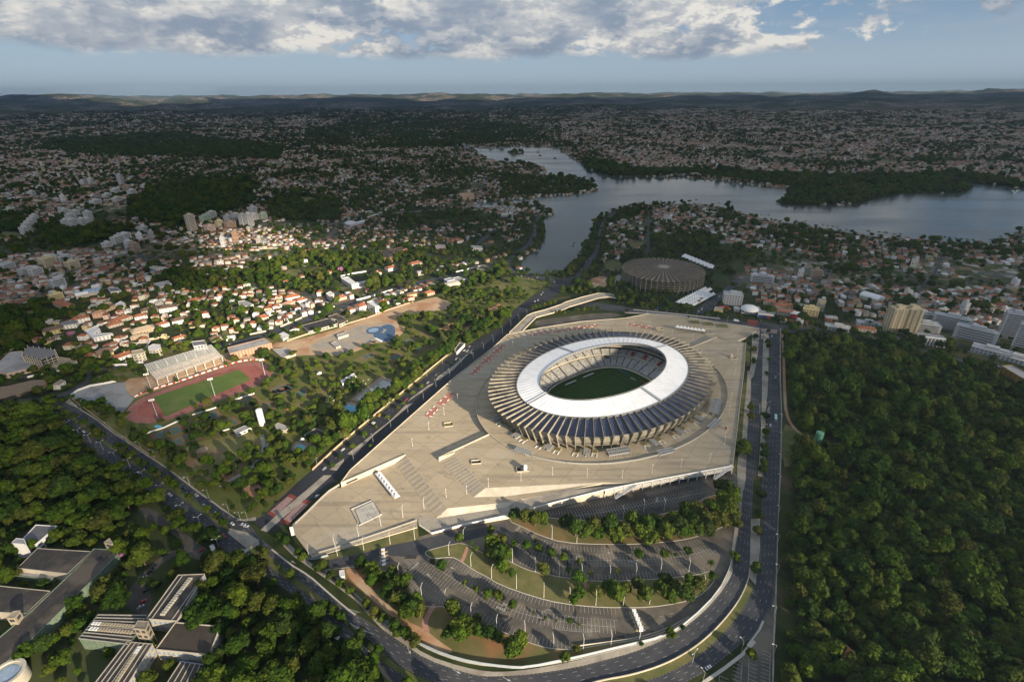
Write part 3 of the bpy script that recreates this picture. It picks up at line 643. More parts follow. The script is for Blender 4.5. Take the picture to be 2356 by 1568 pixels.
pl(0,-34,0,34);strip_quads(b,[lo(9.15*math.cos(a),9.15*math.sin(a))for a in np.linspace(0,2*math.pi,40)],.22,.362,pitch_paint)
o=b.build('pitch_markings',pitch_paint);o['kind']='structure'
for s,lb in((-1,'white football goal at the far right end of the pitch'),(1,'white football goal at the near left end of the pitch')):
 e=empty('football_goal',(*lo(52.5*s,0),.34),math.atan2(AXB[1],AXB[0])+(0 if s>0 else math.pi),lb,'goal')
 q=MB()
 for y in(-3.66,3.66):q.cyl((0,y,0),(0,y,2.44),.12)
 q.cyl((0,-3.66,2.44),(0,3.66,2.44),.12);q.build('goal_frame',white_m,e)
 q=MB()
 for i in range(13):y=-3.66+i*.61;q.cyl((0,y,2.44),(1.8,y,0),.025,n=3)
 for h in(.6,1.2,1.8):q.cyl((1.8-h*.74,-3.66,h),(1.8-h*.74,3.66,h),.025,n=3)
 q.build('goal_net',white_m,e)
for u,v,lb in((-15,-40,'long dark dugout on the far touchline, nearer the far corner'),(15,-40,'long dark dugout on the far touchline, nearer the left end')):
 e=empty('team_dugout',(*lo(u,v),.34),math.atan2(AXB[1],AXB[0]),lb,'dugout');q=MB();q.box((0,-1,0),(17,.2,2.0));q.box((0,0,2.0),(17.4,2.4,.15));q.build('dugout_shell',steel,e)
 q=MB();q.box((0,-.4,.1),(16,.6,.8));q.build('dugout_bench',dark_m,e)
for c,u0,u1,cm in(('blue',-30,-12,(.06,.2,.4)),('red',6,26,(.4,.06,.05))):
 b=MB();strip_quads(b,[lo(-58.5,u0),lo(-58.5,u1)],.25,.4,mat(c+'_hoarding',cm),h=1.0);o=b.build('advertising_board',mat(c+'_hoarding',cm));tag(o,'low %s advertising board behind the far goal'%c,'hoarding')
# ================================================================== esplanade
def P3(k,pts):return[(*at(*ax(k,[(x,y)])[0],z),z)for x,y,z in pts]
def platform(name,pts,m=None,skirt=0.0,wm=None):
 """polygon with its own heights, walls down to skirt"""
 m=m or concrete;P=[Vector(p)for p in pts];n=len(P)
 A=sum(P[i].x*P[(i+1)%n].y-P[(i+1)%n].x*P[i].y for i in range(n))
 if A<0:P=P[::-1]
 bm=bmesh.new();vs=[bm.verts.new(p)for p in P]
 from mathutils.geometry import delaunay_2d_cdt
 co,ed,fa,ov,oe,of=delaunay_2d_cdt([p.xy for p in P],[(i,(i+1)%n)for i in range(n)],[],1,1e-4)
 pa=[tuple(p.xy)for p in P];vs2=[vs[o[0]]if o else bm.verts.new((c.x,c.y,P[0].z))for c,o in zip(co,ov)]
 for f in fa:
  c=sum((co[i]for i in f),Vector((0,0)))/len(f)
  if bool(inside(pa,np.array([c.x]),np.array([c.y]))[0]):bm.faces.new([vs2[i]for i in f])
 lower=[bm.verts.new((p.x,p.y,skirt))for p in P]
 for i in range(n):
  if P[i].z>skirt+.05 or P[(i+1)%n].z>skirt+.05:
   v0=bm.verts.new(P[i]);v1=bm.verts.new(P[(i+1)%n])
   q=bm.faces.new((lower[i],lower[(i+1)%n],v1,v0));q.material_index=1
 me=bpy.data.meshes.new(name);bm.to_mesh(me);bm.free();me.materials.append(m);me.materials.append(wm or wall_conc)
 o=bpy.data.objects.new(name,me);COL.objects.link(o);o['kind']='structure';return o
def plaza_mat():
 m,nt,b=new_mat('plaza_slabs');N=nt.nodes;L=nt.links;b.inputs['Roughness'].default_value=.85;b.inputs['Specular IOR Level'].default_value=.2
 tc=N.new('ShaderNodeTexCoord')
 def nz(s,d=6):n=N.new('ShaderNodeTexNoise');n.inputs['Scale'].default_value=s;n.inputs['Detail'].default_value=d;n.inputs['Roughness'].default_value=.7;L.new(tc.outputs['Object'],n.inputs['Vector']);return n.outputs['Fac']
 def rg(v,a,c):n=N.new('ShaderNodeMapRange');L.new(v,n.inputs[0]);n.inputs[1].default_value=a;n.inputs[2].default_value=c;return n.outputs[0]
 def mx(f,a,c,bl='MIX'):
  n=N.new('ShaderNodeMix');n.data_type='RGBA';n.blend_type=bl
  for k,v in((0,f),(6,a),(7,c)):
   if isinstance(v,tuple):n.inputs[k].default_value=(*v,1)
   elif isinstance(v,float):n.inputs[k].default_value=v
   else:L.new(v,n.inputs[k])
  return n.outputs[2]
 mp=N.new('ShaderNodeMapping');mp.inputs['Rotation'].default_value=(0,0,math.atan2(AXB[1],AXB[0]));L.new(tc.outputs['Object'],mp.inputs[0])
 br=N.new('ShaderNodeTexBrick');br.offset=0;L.new(mp.outputs[0],br.inputs['Vector']);br.inputs['Scale'].default_value=.05;br.inputs['Mortar Size'].default_value=.010
 br.inputs['Brick Width'].default_value=1;br.inputs['Row Height'].default_value=1;br.inputs['Bias'].default_value=0
 br.inputs['Color1'].default_value=(.38,.31,.21,1);br.inputs['Color2'].default_value=(.45,.37,.255,1);br.inputs['Mortar'].default_value=(.235,.195,.14,1)
 c=mx(rg(nz(.035),.45,.62),br.outputs['Color'],(.34,.285,.205));c=mx(rg(nz(.5),.35,.65),c,(.41,.345,.245));c2=mx(.35,br.outputs['Color'],c)
 c3=mx(rg(nz(.012,8),.55,.66),c2,(.42,.375,.30))
 def streak(rot,sc,lo_,hi_):
  q=N.new('ShaderNodeMapping');q.inputs['Rotation'].default_value=(0,0,rot);q.inputs['Scale'].default_value=sc;L.new(tc.outputs['Object'],q.inputs[0]);n=N.new('ShaderNodeTexNoise');n.inputs['Scale'].default_value=1;n.inputs['Detail'].default_value=5;L.new(q.outputs[0],n.inputs['Vector']);return rg(n.outputs['Fac'],lo_,hi_)
 def weak(v,k):n=N.new('ShaderNodeMath');n.operation='MULTIPLY';n.inputs[1].default_value=k;L.new(v,n.inputs[0]);return n.outputs[0]
 c3=mx(weak(streak(.9,(.010,.16,1),.54,.68),.55),c3,(.22,.185,.135));c3=mx(weak(streak(2.3,(.012,.2,1),.56,.70),.6),c3,(.22,.19,.15));c3=mx(weak(rg(nz(.09,9),.57,.66),.6),c3,(.25,.215,.165));c3=mx(weak(rg(nz(.16,7),.62,.70),.5),c3,(.48,.44,.37))
 L.new(c3,b.inputs['Base Color']);return m
plaza=plaza_mat()
ring_t=lambda a,A=159.5,B=126.5:st(A,B,math.radians(a))
# middle level (z=5): west side, strip between the two flights, sloping to the streets on the north
def ang_of(p):
 dx,dy=p[0]-SCX,p[1]-SCY;return math.atan2((dx*AXA[0]+dy*AXA[1])/126.5,(dx*AXB[0]+dy*AXB[1])/159.5)
a1=ang_of(at(1125.7,1000.5,8));a2=ang_of(at(1591.8,800,8))
if a2<a1:a2+=2*math.pi
SOUTH=[st(159.5,126.5,t)for t in np.linspace(a1,a2,60)]
NORTH=[st(159.5,126.5,t)for t in np.linspace(a1,a2-2*math.pi,50)]
MID=P3('N',[(784.3,1112,5),(933,1047,5),(1030,1168.6,5),(1164.2,1155,5),(1188,1151,5.4),(1384,1110.5,7.9),(1164,1141,5),(1090.3,1142.9,5),(1013,1058,5),(1009.4,1054.3,5)])+[(x,y,5)for x,y in NORTH]+P3('N',[(1650.4,779,5),(1668,787,5),(1690,785,5),(1716,776,2),(1748,756,.4),(1700,748,.4),(1565,727,.4),(1493.7,722.3,.4)])+P3('N',[(1440,733,5),(1340,741,5),(1247,755,5),(1167,771,5),(1135,800,5),(1045,870,5),(960,945,5),(870,1025,5),(805.4,1083,5)])
platform('west_esplanade',MID,plaza,0.0)
UP=P3('N',[(1009.4,1054.3,8)])+[(x,y,8)for x,y in SOUTH]+P3('N',[(1650.4,776.5,8),(1669.4,783.8,8),(1690,781,8),(1716.5,789,8),(1711.8,853.7,8),(1703,923.8,8),(1697,982,8),(1691.5,1026,8),(1686,1070,8),(1459.1,1111.7,8),(1383.7,1108.6,8),(1150.4,1120.2,8),(1117.6,1121.7,8),(1045.6,1044.3,8)])
platform('upper_esplanade',UP,plaza,0.0)
def slope(name,top,bot,label):
 T=P3('N',top);Bq=P3('N',bot);n=len(T);b=MB();b.add(T+Bq,[(i,n+i,n+i+1,i+1)for i in range(n-1)],wall_conc);o=b.build(name,wall_conc);tag(o,label,'sloping wall');return o
slope('sloping_wall',[(1117.6,1121.7,8.01),(1150.4,1120.2,8.01),(1383.7,1108.6,8.01)],[(1090.3,1142.9,5.02),(1164,1141,5.02),(1384,1110.5,7.9)],'long pale sloping wall beside the upper flight of steps')
slope('sloping_wall',[(1030,1168.6,5.02),(1164.2,1155,5.02),(1188,1151,5.42)],[(1004,1191.4,1.02),(1164.2,1166,3.22),(1188,1152.5,5.0)],'pale sloping wall at the foot of the lower flight of steps above the ramp')
b=MB();ringsurf([(159.6,126.6,5.1,2),(159.6,126.6,8.03,2),(124,90.5,8.03,2)],160,plaza,b,flip=True);o=b.build('stadium_forecourt',plaza);o['kind']='structure'
LOW=P3('N',[(784.3,1120.2,1),(907,1063,1),(1004,1191.4,1),(963,1184,1),(960,1199,1),(960,1212,1),(840,1247,1),(717.6,1280.8,1),(690,1245,1),(666,1211,1),(690,1190,1),(738,1143,1),(775,1122,1)])
platform('lower_plaza',LOW,plaza,0.0)
RAMP=P3('N',[(963,1184,1),(1004,1191.4,1),(1164.2,1166,3.2),(1188,1152.5,5.0),(1300,1127,7.2),(1459.1,1112.5,8),(1392.8,1126.2,7.8),(1271.6,1156.5,6),(1164.2,1186,3.8),(1060,1208,2),(993.3,1226.2,1.2),(962,1205,1)])
platform('access_ramp',RAMP,pave,0.0)
def stairs(name,lowpts,highpts,zl,zh,n,label):
 (a0,a1),(h0,h1)=lowpts,highpts
 A0=Vector((*at(*a0,zl),0));A1=Vector((*at(*a1,zl),0));B0=Vector((*at(*h0,zh),0));B1=Vector((*at(*h1,zh),0));b=MB()
 for i in range(n):
  f0,f1=i/n,(i+1)/n;z=zl+(zh-zl)*f1
  p=[A0.lerp(B0,f0),A1.lerp(B1,f0),A1.lerp(B1,f1),A0.lerp(B0,f1)]
  b.prism([(v.x,v.y)for v in p],0.5,z,concrete,wall_conc)
 for k in range(1,14):
  f=k/14;p=A0.lerp(A1,f);q=B0.lerp(B1,f)
  b.cyl((p.x,p.y,zl+1),(q.x,q.y,zh+1),.06,n=4,m=steel)
 o=b.build(name);tag(o,label,'steps');return o
stairs('broad_steps',((907,1063),(1004,1191.4)),((933,1047),(1030,1168.6)),1,5,22,'broad flight of concrete steps with rails rising from the lower plaza')
stairs('broad_steps',((1013,1058),(1090.3,1142.9)),((1045.6,1044.3),(1117.6,1121.7)),5,8,18,'broad flight of concrete steps with rails in the middle of the esplanade, nearer the stadium')
def wall3(name,pts,w,h,m,label=None,cat='wall',group=None):
 """wall following 3-D points"""
 P=[Vector(p)for p in pts];b=MB();n=len(P);L=offset_line([(p.x,p.y)for p in P],-w/2);R=offset_line([(p.x,p.y)for p in P],w/2)
 V=[(x,y,P[i].z)for i,(x,y)in enumerate(L)]+[(x,y,P[i].z)for i,(x,y)in enumerate(R)]+[(x,y,P[i].z+h)for i,(x,y)in enumerate(L)]+[(x,y,P[i].z+h)for i,(x,y)in enumerate(R)]
 F=[]
 for i in range(n-1):F+=[(2*n+i,2*n+i+1,3*n+i+1,3*n+i),(i,i+1,2*n+i+1,2*n+i),(n+i+1,n+i,3*n+i,3*n+i+1)]
 F+=[(0,2*n,3*n,n),(n-1,2*n-1,4*n-1,3*n-1)]
 b.add(V,F,m);o=b.build(name,m)
 if label:tag(o,label,cat,group)
 return o
wall3('parapet_wall',P3('N',[(1045.6,1042,8),(1009.4,1053.3,8),(1125.7,999.5,8)]),.8,1.3,wall_conc,'pale parapet wall above the sunken strip left of the stadium')
wall3('parapet_wall',P3('N',[(1591.8,799,8),(1650.4,775.5,8),(1668,783,8)]),.8,1.3,wall_conc,'pale parapet wall above the sunken strip beyond the stadium to the right')
wall3('parapet_wall',P3('N',[(784.3,1111,5),(933,1046,5)]),.9,.9,wall_conc,'pale parapet wall over the dark openings beside the lower plaza')
b=MB()
for f in(.1,.35,.62):
 p=Vector((*at(784.3,1120,1),0)).lerp(Vector((*at(907,1063.5,1),0)),f);q=Vector((*at(784.3,1120,1),0)).lerp(Vector((*at(907,1063.5,1),0)),f+.2);strip_quads(b,[(p.x+.2,p.y-.5),(q.x+.2,q.y-.5)],.5,1.8,dark_m,h=1.9)
tag(b.build('wall_shade_strips',dark_m),'near-black strips painting shaded openings in the wall beside the lower plaza','openings')  # solid near-black bars on the wall, opening shade put into the colour
# white south parapet + panelled garage front
wall3('ramp_parapet',P3('N',[(965,1208,1),(993.3,1226.6,1.1),(1060,1208.5,2),(1164.2,1186.3,3.8),(1271.6,1157,6),(1392.8,1127,7.8),(1459,1113.5,8),(1686,1071.5,8)]),.5,1.1,white_m,'white parapet along the top of the esplanade above the parking lot')
south=[Vector(p)for p in P3('N',[(1392.8,1127.6,7.9),(1459,1114,8),(1686,1072.6,8)])]
mesh_panel=mat('mesh_panel',(0.46,0.45,0.42),(0.56,0.55,0.51),2.2,0.6)
b=MB();strip_quads(b,[(p.x,p.y)for p in south],.4,3.6,mesh_panel,h=4.0);o=b.build('garage_screen',mesh_panel);tag(o,'pale mesh screen of the garage front below the esplanade','screen')
R_=resample([(p.x,p.y-.2)for p in south],9)
for p,u in R_:
 b=MB();b.cyl((p.x,p.y-.3,0),(p.x,p.y-.3,8),.3,m=white_m);b.box((p.x,p.y-.3,7.6),(1,1,.5),white_m)
 tag(b.build('garage_column',white_m),'white round column carrying the esplanade edge over the parking lot','column','columns of the garage front')
b=MB();strip_quads(b,[(p.x,p.y+1.5)for p in south],.4,.1,dark_m,h=3.6);tag(b.build('garage_shade_strip',dark_m),'near-black strip painting the shade of the garage opening under the esplanade screen','opening')  # solid near-black strip, the shade of the open garage put into its colour
E2=P3('N',[(1716.5,788,8),(1711.8,853,8),(1703,923,8),(1697,981,8),(1691.5,1025,8),(1686,1069,8)])
def railing(name,pts,h,step,m,label,cat='railing',group=None,rail=.06):
 b=MB();P=[Vector(p)for p in pts];RR=resample([(p.x,p.y)for p in P],step);zs=[p.z for p in P]
 tot=[0];
 for i in range(1,len(P)):tot.append(tot[-1]+(P[i].xy-P[i-1].xy).length)
 pr=None
 for i,(q,u)in enumerate(RR):
  z=np.interp(tot[-1]*i/max(1,len(RR)-1),tot,zs);b.cyl((q.x,q.y,z),(q.x,q.y,z+h),rail,n=4)
  if pr is not None:
   for hh in(h,h*.55,.15):b.cyl((pr[0],pr[1],pr[2]+hh),(q.x,q.y,z+hh),rail*.8,n=4,cap=False)
  pr=(q.x,q.y,z)
 o=b.build(name,m);tag(o,label,cat,group);return o
wall3('edge_parapet',E2,.5,1.1,wall_conc,'grey parapet along the right edge of the esplanade above the grass moat')
wall3('edge_parapet',P3('N',[(1167,770,5),(1135,799,5),(1045,869,5),(960,944,5),(870,1024,5),(805.4,1082,5),(784.3,1111,5)]),.5,1.0,wall_conc,'pale parapet along the left edge of the esplanade above the central avenue')
wall3('north_parapet',P3('N',[(1493.7,721.8,1.0),(1440,732,5),(1340,740,5),(1247,754,5),(1167,770,5)]),.8,1.1,wall_conc,'pale parapet with planters along the far edge of the esplanade')
# forecourt fence
fence_m=mat('fence_mesh',(0.29,0.285,0.265),(0.36,0.355,0.33),3.0,0.6)
def mesh_fence(pts,z,h,label,name='mesh_fence',step=2.5,group=None,m=None):
 m=m or fence_m;e=empty(name,(pts[0][0],pts[0][1],z),0,label,'fence',group);o0=Vector((pts[0][0],pts[0][1],z))
 b=MB();strip_quads(b,[(p[0]-o0.x,p[1]-o0.y)for p in pts],.06,.15,m,h=h-.2);b.build('mesh_panel',m,e)
 b=MB()
 for q,u in resample([(p[0]-o0.x,p[1]-o0.y)for p in pts],step):b.cyl((q.x,q.y,0),(q.x,q.y,h+.1),.07,n=4)
 b.build('posts',steel,e);return e
mesh_fence([ring_t(a)for a in np.arange(22,178,2.0)],8.03,2.2,'curving pale mesh fence round the near side of the stadium forecourt')
wall3('forecourt_wall',[(*ring_t(a,159.9,126.9),8)for a in np.arange(-62,23,2.5)],.6,1.1,wall_conc,'low curved wall round the left side of the stadium forecourt')
mesh_fence([ring_t(a)for a in np.arange(178,236,2.0)],8.03,2.2,'curving mesh fence round the right side of the stadium forecourt')
mesh_fence([(x,y)for x,y in G('C',[(470,605),(640,555),(900,470),(1265,345)],1)],1.02,1.3,'pale mesh fence along the near edge of the lower plaza',name='plaza_fence')
mesh_fence([(x,y)for x,y in G('C',[(475,625),(650,572),(905,488),(1270,362)],1)],.6,.7,'second low fence running beside the plaza fence above the lawn strip',name='plaza_fence')
# ================================================================== vegetation
def leaf_mat(name,cols,rough=0.9):
 m,nt,b=new_mat(name);N=nt.nodes;L=nt.links;b.inputs['Roughness'].default_value=rough;b.inputs['Specular IOR Level'].default_value=.15
 oi=N.new('ShaderNodeObjectInfo');cr=N.new('ShaderNodeValToRGB');L.new(oi.outputs['Random'],cr.inputs[0]);e=cr.color_ramp.elements
 for i,c in enumerate(cols):
  p=i/(len(cols)-1)
  q=e[0]if i==0 else(e[len(e)-1]if i==len(cols)-1 else e.new(p*.999));q.color=(*c,1)
 tc=N.new('ShaderNodeTexCoord');n=N.new('ShaderNodeTexNoise');n.inputs['Scale'].default_value=2.6;n.inputs['Detail'].default_value=3;L.new(tc.outputs['Object'],n.inputs['Vector'])
 r=N.new('ShaderNodeMapRange');L.new(n.outputs['Fac'],r.inputs[0]);r.inputs[1].default_value=.35;r.inputs[2].default_value=.65;r.inputs[3].default_value=.48;r.inputs[4].default_value=1.20
 mx=N.new('ShaderNodeVectorMath');mx.operation='SCALE';L.new(cr.outputs[0],mx.inputs[0]);L.new(r.outputs[0],mx.inputs['Scale']);L.new(mx.outputs[0],b.inputs['Base Color'])
 return m
leaf_m=leaf_mat('foliage',[(.017,.040,.005),(.036,.078,.006),(.060,.100,.007),(.023,.052,.006),(.080,.118,.010),(.062,.070,.011),(.044,.086,.006),(.025,.048,.009),(.092,.100,.015)])
leaf_l=leaf_mat('light_foliage',[(.064,.098,.009),(.084,.118,.010),(.054,.088,.008),(.094,.110,.015)])
bark_m=mat('bark',(.10,.075,.05),(.16,.125,.09),2.0,.95)
def crown_mesh(name,seed,rx,rz,lobes,leaves,m,zc,leaf=.088,flat=False):
 r=random.Random(seed);V=[];F=[];L=[]
 for i in range(lobes):
  while True:
   p=Vector((r.uniform(-1,1),r.uniform(-1,1),r.uniform(-.75,1)))
   if p.length<1:break
  k=r.uniform(.30,.50)*(1.0 if not flat else .85)
  L.append((Vector((p.x*rx*.66,p.y*rx*.66,zc+p.z*rz*.62)),k*rx))
 L.append((Vector((0,0,zc)),.55*rx))
 for c,k in L:
  bm=bmesh.new();bmesh.ops.create_icosphere(bm,subdivisions=2,radius=1);o=len(V)
  for v in bm.verts:
   j=.82+.26*r.random();V.append((c.x+v.co.x*k*.86*j,c.y+v.co.y*k*.86*j,c.z+v.co.z*k*.78*j*(rz/rx if flat else 1)))
  bm.verts.index_update();F+=[tuple(v.index+o for v in f.verts)for f in bm.faces];bm.free()
 for i in range(leaves):
  c,k=L[r.randrange(len(L))]
  d=Vector((r.gauss(0,1),r.gauss(0,1),r.gauss(.25,1))).normalized();p=c+Vector((d.x*k,d.y*k,d.z*k*.88*(rz/rx if flat else 1)))*r.uniform(.84,1.2)
  nn=(d+Vector((r.gauss(0,.45),r.gauss(0,.45),r.gauss(.1,.45)))).normalized();u=nn.orthogonal().normalized();w=nn.cross(u);a=r.uniform(0,6.28);s=leaf*rx*r.uniform(.6,1.35)
  e1=(u*math.cos(a)+w*math.sin(a))*s;e2=(w*math.cos(a)-u*math.sin(a))*s*r.uniform(.6,1)
  o=len(V);V+=[tuple(p-e1-e2),tuple(p+e1-e2*.6),tuple(p+e1*.7+e2),tuple(p-e1*.8+e2*.9)];F.append((o,o+1,o+2,o+3))
 me=bpy.data.meshes.new(name);me.from_pydata(V,[],F);me.materials.append(m);return me
def trunk_mesh(name,seed,h,r0,spread):
 r=random.Random(seed);b=MB();b.cyl((0,0,0),(.02,.02,h*.55),r0,r0*.7,7)
 for i in range(5):
  a=i*1.26+r.uniform(-.3,.3);b.cyl((.02,.02,h*r.uniform(.35,.55)),(math.cos(a)*spread,math.sin(a)*spread,h*r.uniform(.85,1.05)),r0*.5,r0*.15,5)
 me=bpy.data.meshes.new(name);me.from_pydata(b.v,[],b.f);me.materials.append(bark_m);return me
# unit trees: crown radius about 1, total height as given
CROWNS=[];TRUNKS=[]
for i,(rx,rz,lb,lv,zc,fl,mm)in enumerate([(1,.72,11,1250,1.05,0,leaf_m),(1,.85,10,1200,1.25,0,leaf_m),(1,.62,14,1300,1.0,0,leaf_m),(1,.42,15,1250,1.15,1,leaf_m),(1,1.15,12,1250,1.55,0,leaf_m),(1,.75,9,1150,1.1,0,leaf_m),(1,.7,9,1100,1.1,0,leaf_l),(1,.45,12,1200,1.2,1,leaf_l)]):
 CROWNS.append(crown_mesh('tree_crown',50+i,rx,rz,lb,lv,mm,zc,flat=fl));TRUNKS.append(trunk_mesh('tree_trunk',80+i,zc,.07,.45))
def palm_meshes():
 b=MB();r=random.Random(3)
 for i in range(18):
  a=i*2.4;el=.75-(i/18)*1.1;P=[]
  for q in range(6):
   f=q/5;rad=f*1.0;z=2.6+math.sin(el)*rad-.55*f*f;w=.10*math.sin(math.pi*min(1,f*.85+.15))+.015
   c=Vector((math.cos(a)*rad*math.cos(el*.6),math.sin(a)*rad*math.cos(el*.6),z));s=Vector((-math.sin(a),math.cos(a),0))*w;P.append((c-s-Vector((0,0,.05)),c,c+s-Vector((0,0,.05))))
  for q in range(5):b.add(list(P[q])+list(P[q+1]),[(0,1,4,3),(1,2,5,4)])
 m1=bpy.data.meshes.new('palm_fronds');m1.from_pydata(b.v,[],b.f);m1.materials.append(leaf_m)
 b=MB();b.cyl((0,0,0),(.03,0,1.3),.06,.045,7);b.cyl((.03,0,1.3),(0,0,2.62),.045,.04,7)
 m2=bpy.data.meshes.new('palm_trunk');m2.from_pydata(b.v,[],b.f);m2.materials.append(bark_m);return m1,m2
PALM=palm_meshes()
def place_tree(x,y,s,k=None,z=0.0,label=None,group=None,cat='tree',hs=1.0,name=None):
 k=random.randrange(8)if k is None else k
 nm=name or(['round_tree','broad_tree','broad_tree','spreading_tree','tall_tree','round_tree','round_tree','spreading_tree'][k])
 e=bpy.data.objects.new(nm,None);COL.objects.link(e);e.location=(x,y,z);e.rotation_euler=(0,0,random.uniform(0,6.28));e.scale=(s,s*random.uniform(.85,1.15),s*hs)
 c=bpy.data.objects.new('crown',CROWNS[k]);COL.objects.link(c);c.parent=e;t=bpy.data.objects.new('trunk',TRUNKS[k]);COL.objects.link(t);t.parent=e
 return tag(e,label,cat,group)
def place_palm(x,y,s,z=0.0,label=None,group=None,hs=1.0):
 e=bpy.data.objects.new('palm_tree',None);COL.objects.link(e);e.location=(x,y,z);e.rotation_euler=(0,0,random.uniform(0,6.28));e.scale=(s,s,s*hs)
 c=bpy.data.objects.new('crown',PALM[0]);COL.objects.link(c);c.parent=e;t=bpy.data.objects.new('trunk',PALM[1]);COL.objects.link(t);t.parent=e
 return tag(e,label,'palm',group)
# ------------------------------------------------------------------ where things grow
def PX(k,pts):return ax(k,pts)
ZONES=[]
def zone(n,k,pts,t,h,s=1.0):ZONES.append((n,PX(k,pts),t,h,s))
zone('suburb','N',[(-900,262),(3300,262),(3300,3000),(-900,3000)],.52,.60)
zone('far_hills','N',[(-900,200),(3300,200),(3300,262),(-900,262)],.55,.25)
zone('town_right','N',[(1290,262),(1500,252),(2356,238),(3200,240),(3200,440),(2356,418),(2240,400),(1900,402),(1480,392),(1360,352),(1290,320)],.36,.85)
zone('town_left','N',[(-600,300),(60,285),(300,268),(700,270),(800,290),(640,318),(400,300),(110,322),(-600,360)],.45,.7)
zone('town_left2','N',[(-700,345),(120,350),(300,375),(250,410),(330,440),(280,490),(230,520),(60,520),(-700,620)],.42,.72)
zone('town_mid','N',[(-300,560),(220,540),(430,535),(600,520),(700,560),(680,590),(560,625),(440,655),(300,680),(200,712),(100,700),(-300,720)],.22,1.1)
zone('hillside','N',[(130,760),(230,700),(440,660),(700,590),(1150,600),(1140,640),(880,690),(700,740),(520,795),(330,800),(240,800),(200,775)],.36,1.25)
zone('right_town','N',[(1700,640),(1820,600),(2080,600),(2356,590),(3200,640),(3200,830),(2356,800),(2150,780),(1900,755),(1640,720),(1620,690)],.30,1.0)
zone('shore_right','N',[(1345,365),(1480,392),(1620,392),(1900,405),(2240,402),(2356,425),(2356,445),(2240,440),(2110,470),(1800,470),(1820,430),(1600,400),(1400,408),(1340,385)],.9,.12)
zone('wood_a','N',[(90,322),(390,304),(500,318),(660,335),(640,366),(420,360),(270,358),(150,350)],.85,.06)
zone('wood_b','N',[(840,275),(1060,268),(1200,288),(1280,325),(1060,330),(1000,345),(840,340),(700,330),(700,300)],.72,.22)
zone('wood_c','J',[(180,470),(430,400),(600,430),(830,480),(840,640),(580,660),(200,640)],1.0,.0)
zone('wood_d','I',[(1180,250),(1400,140),(1700,60),(2300,20),(2354,250),(2150,330),(1750,380),(1720,480),(1400,420),(1200,400)],.93,.04)
zone('wood_e','I',[(280,640),(500,520),(1060,480),(1250,500),(900,620),(640,640)],.93,.02)
zone('wood_f','I',[(0,400),(250,380),(380,450),(240,580),(0,580)],.9,.02)
zone('wood_g','I',[(440,480),(600,440),(620,560),(500,600)],1,0)
zone('wood_h','I',[(0,1240),(110,1250),(420,1180),(560,1250),(520,1300),(400,1420),(340,1540),(200,1700),(0,1700)],.95,.0)
zone('wood_i','I',[(1330,1010),(1560,880),(2050,880),(2354,880),(2354,1010),(1850,1060),(1500,1020)],.85,.1)
zone('wood_j','J',[(0,1060),(350,960),(500,960),(1100,960),(1350,940),(1600,900),(1700,1030),(1400,1040),(1150,1080),(850,1150),(780,1250),(700,1330),(380,1310),(150,1260),(0,1200)],.78,.12)
zone('wood_k','J',[(1150,1160),(1400,1180),(1500,1220),(1100,1330),(1080,1250)],.9,.05)
zone('shore_a','K',[(700,400),(905,345),(860,320),(700,230),(500,240),(430,245),(200,230),(0,220),(0,440)],.85,.12)
zone('shore_b','K',[(330,0),(420,160),(330,240),(200,130)],.7,.2)
zone('lakeside','K',[(760,900),(830,700),(900,620),(1150,520),(1300,500),(1300,600),(1000,700),(960,800),(1000,900),(900,1000),(960,1300),(1400,1320),(1400,1450),(900,1440),(500,1300),(560,1180)],.85,.0)
zone('arena_park','K',[(1100,960),(1400,900),(1800,860),(2200,900),(2354,1000),(2250,1100),(2050,1300),(1900,1400),(1500,1460),(900,1440),(900,1330),(1000,1250),(1120,1150)],.62,.0)
zone('wood_l','K',[(1400,820),(1900,800),(2000,880),(1700,960),(1400,960)],.95,0)
zone('bank','J',[(1700,1280),(2354,1080),(2354,1566),(1950,1566),(1600,1460),(1400,1520),(1360,1440),(1780,1390)],.86,0)
zone('club','N',[(160,905),(330,800),(530,800),(1200,628),(1270,640),(1180,720),(600,1205),(560,1195)],.5,0)
zone('club_edge','H',[(540,1566),(1280,950),(1750,560),(2354,215),(2354,100),(1900,330),(1600,560),(1500,640),(1250,860),(900,1100),(700,1250),(400,1566)],.93,0)
zone('club_west','G',[(640,900),(760,960),(1000,1000),(1180,1200),(1380,1250),(1700,1400),(1800,1566),(1560,1566),(1030,1215)],.75,0)
zone('park','C',[(-350,100),(-200,-50),(50,-100),(330,-150),(450,-60),(200,120),(60,250),(0,290),(-60,270)],.6,0)
zone('right_forest','M',[(445,250),(700,235),(1100,280),(1500,345),(1650,400),(1820,430),(2000,560),(2200,640),(2356,720),(3300,1100),(3300,4200),(440,4200),(450,1200),(500,920),(465,700),(455,400)],1.0,0)
zone('forest_edge','M',[(440,960),(560,1000),(720,1070),(700,1130),(560,1150),(540,1250),(440,1300)],.12,0)
zone('left_forest','G',[(-700,1000),(0,1000),(280,1035),(430,1050),(520,1110),(640,1260),(830,1430),(1000,1560),(600,1900),(-700,1900)],1.0,0,1.12)
zone('left_forest2','B',[(-300,0),(1030,0),(1250,230),(1500,430),(1600,560),(1400,640),(1260,560),(1100,420),(900,420),(760,540),(440,560),(300,540),(440,380),(180,350),(0,480),(-300,480)],.97,0,1.1)
zone('campus','B',[(0,480),(900,420),(1300,600),(1944,640),(1944,1700),(-300,1700),(-300,480)],.62,0,1.0)
zone('campus_open','B',[(1000,280),(1150,230),(1440,490),(1640,600),(1480,680),(1200,720),(1000,960),(860,1010),(1000,760),(1280,580),(1000,360)],.12,0)
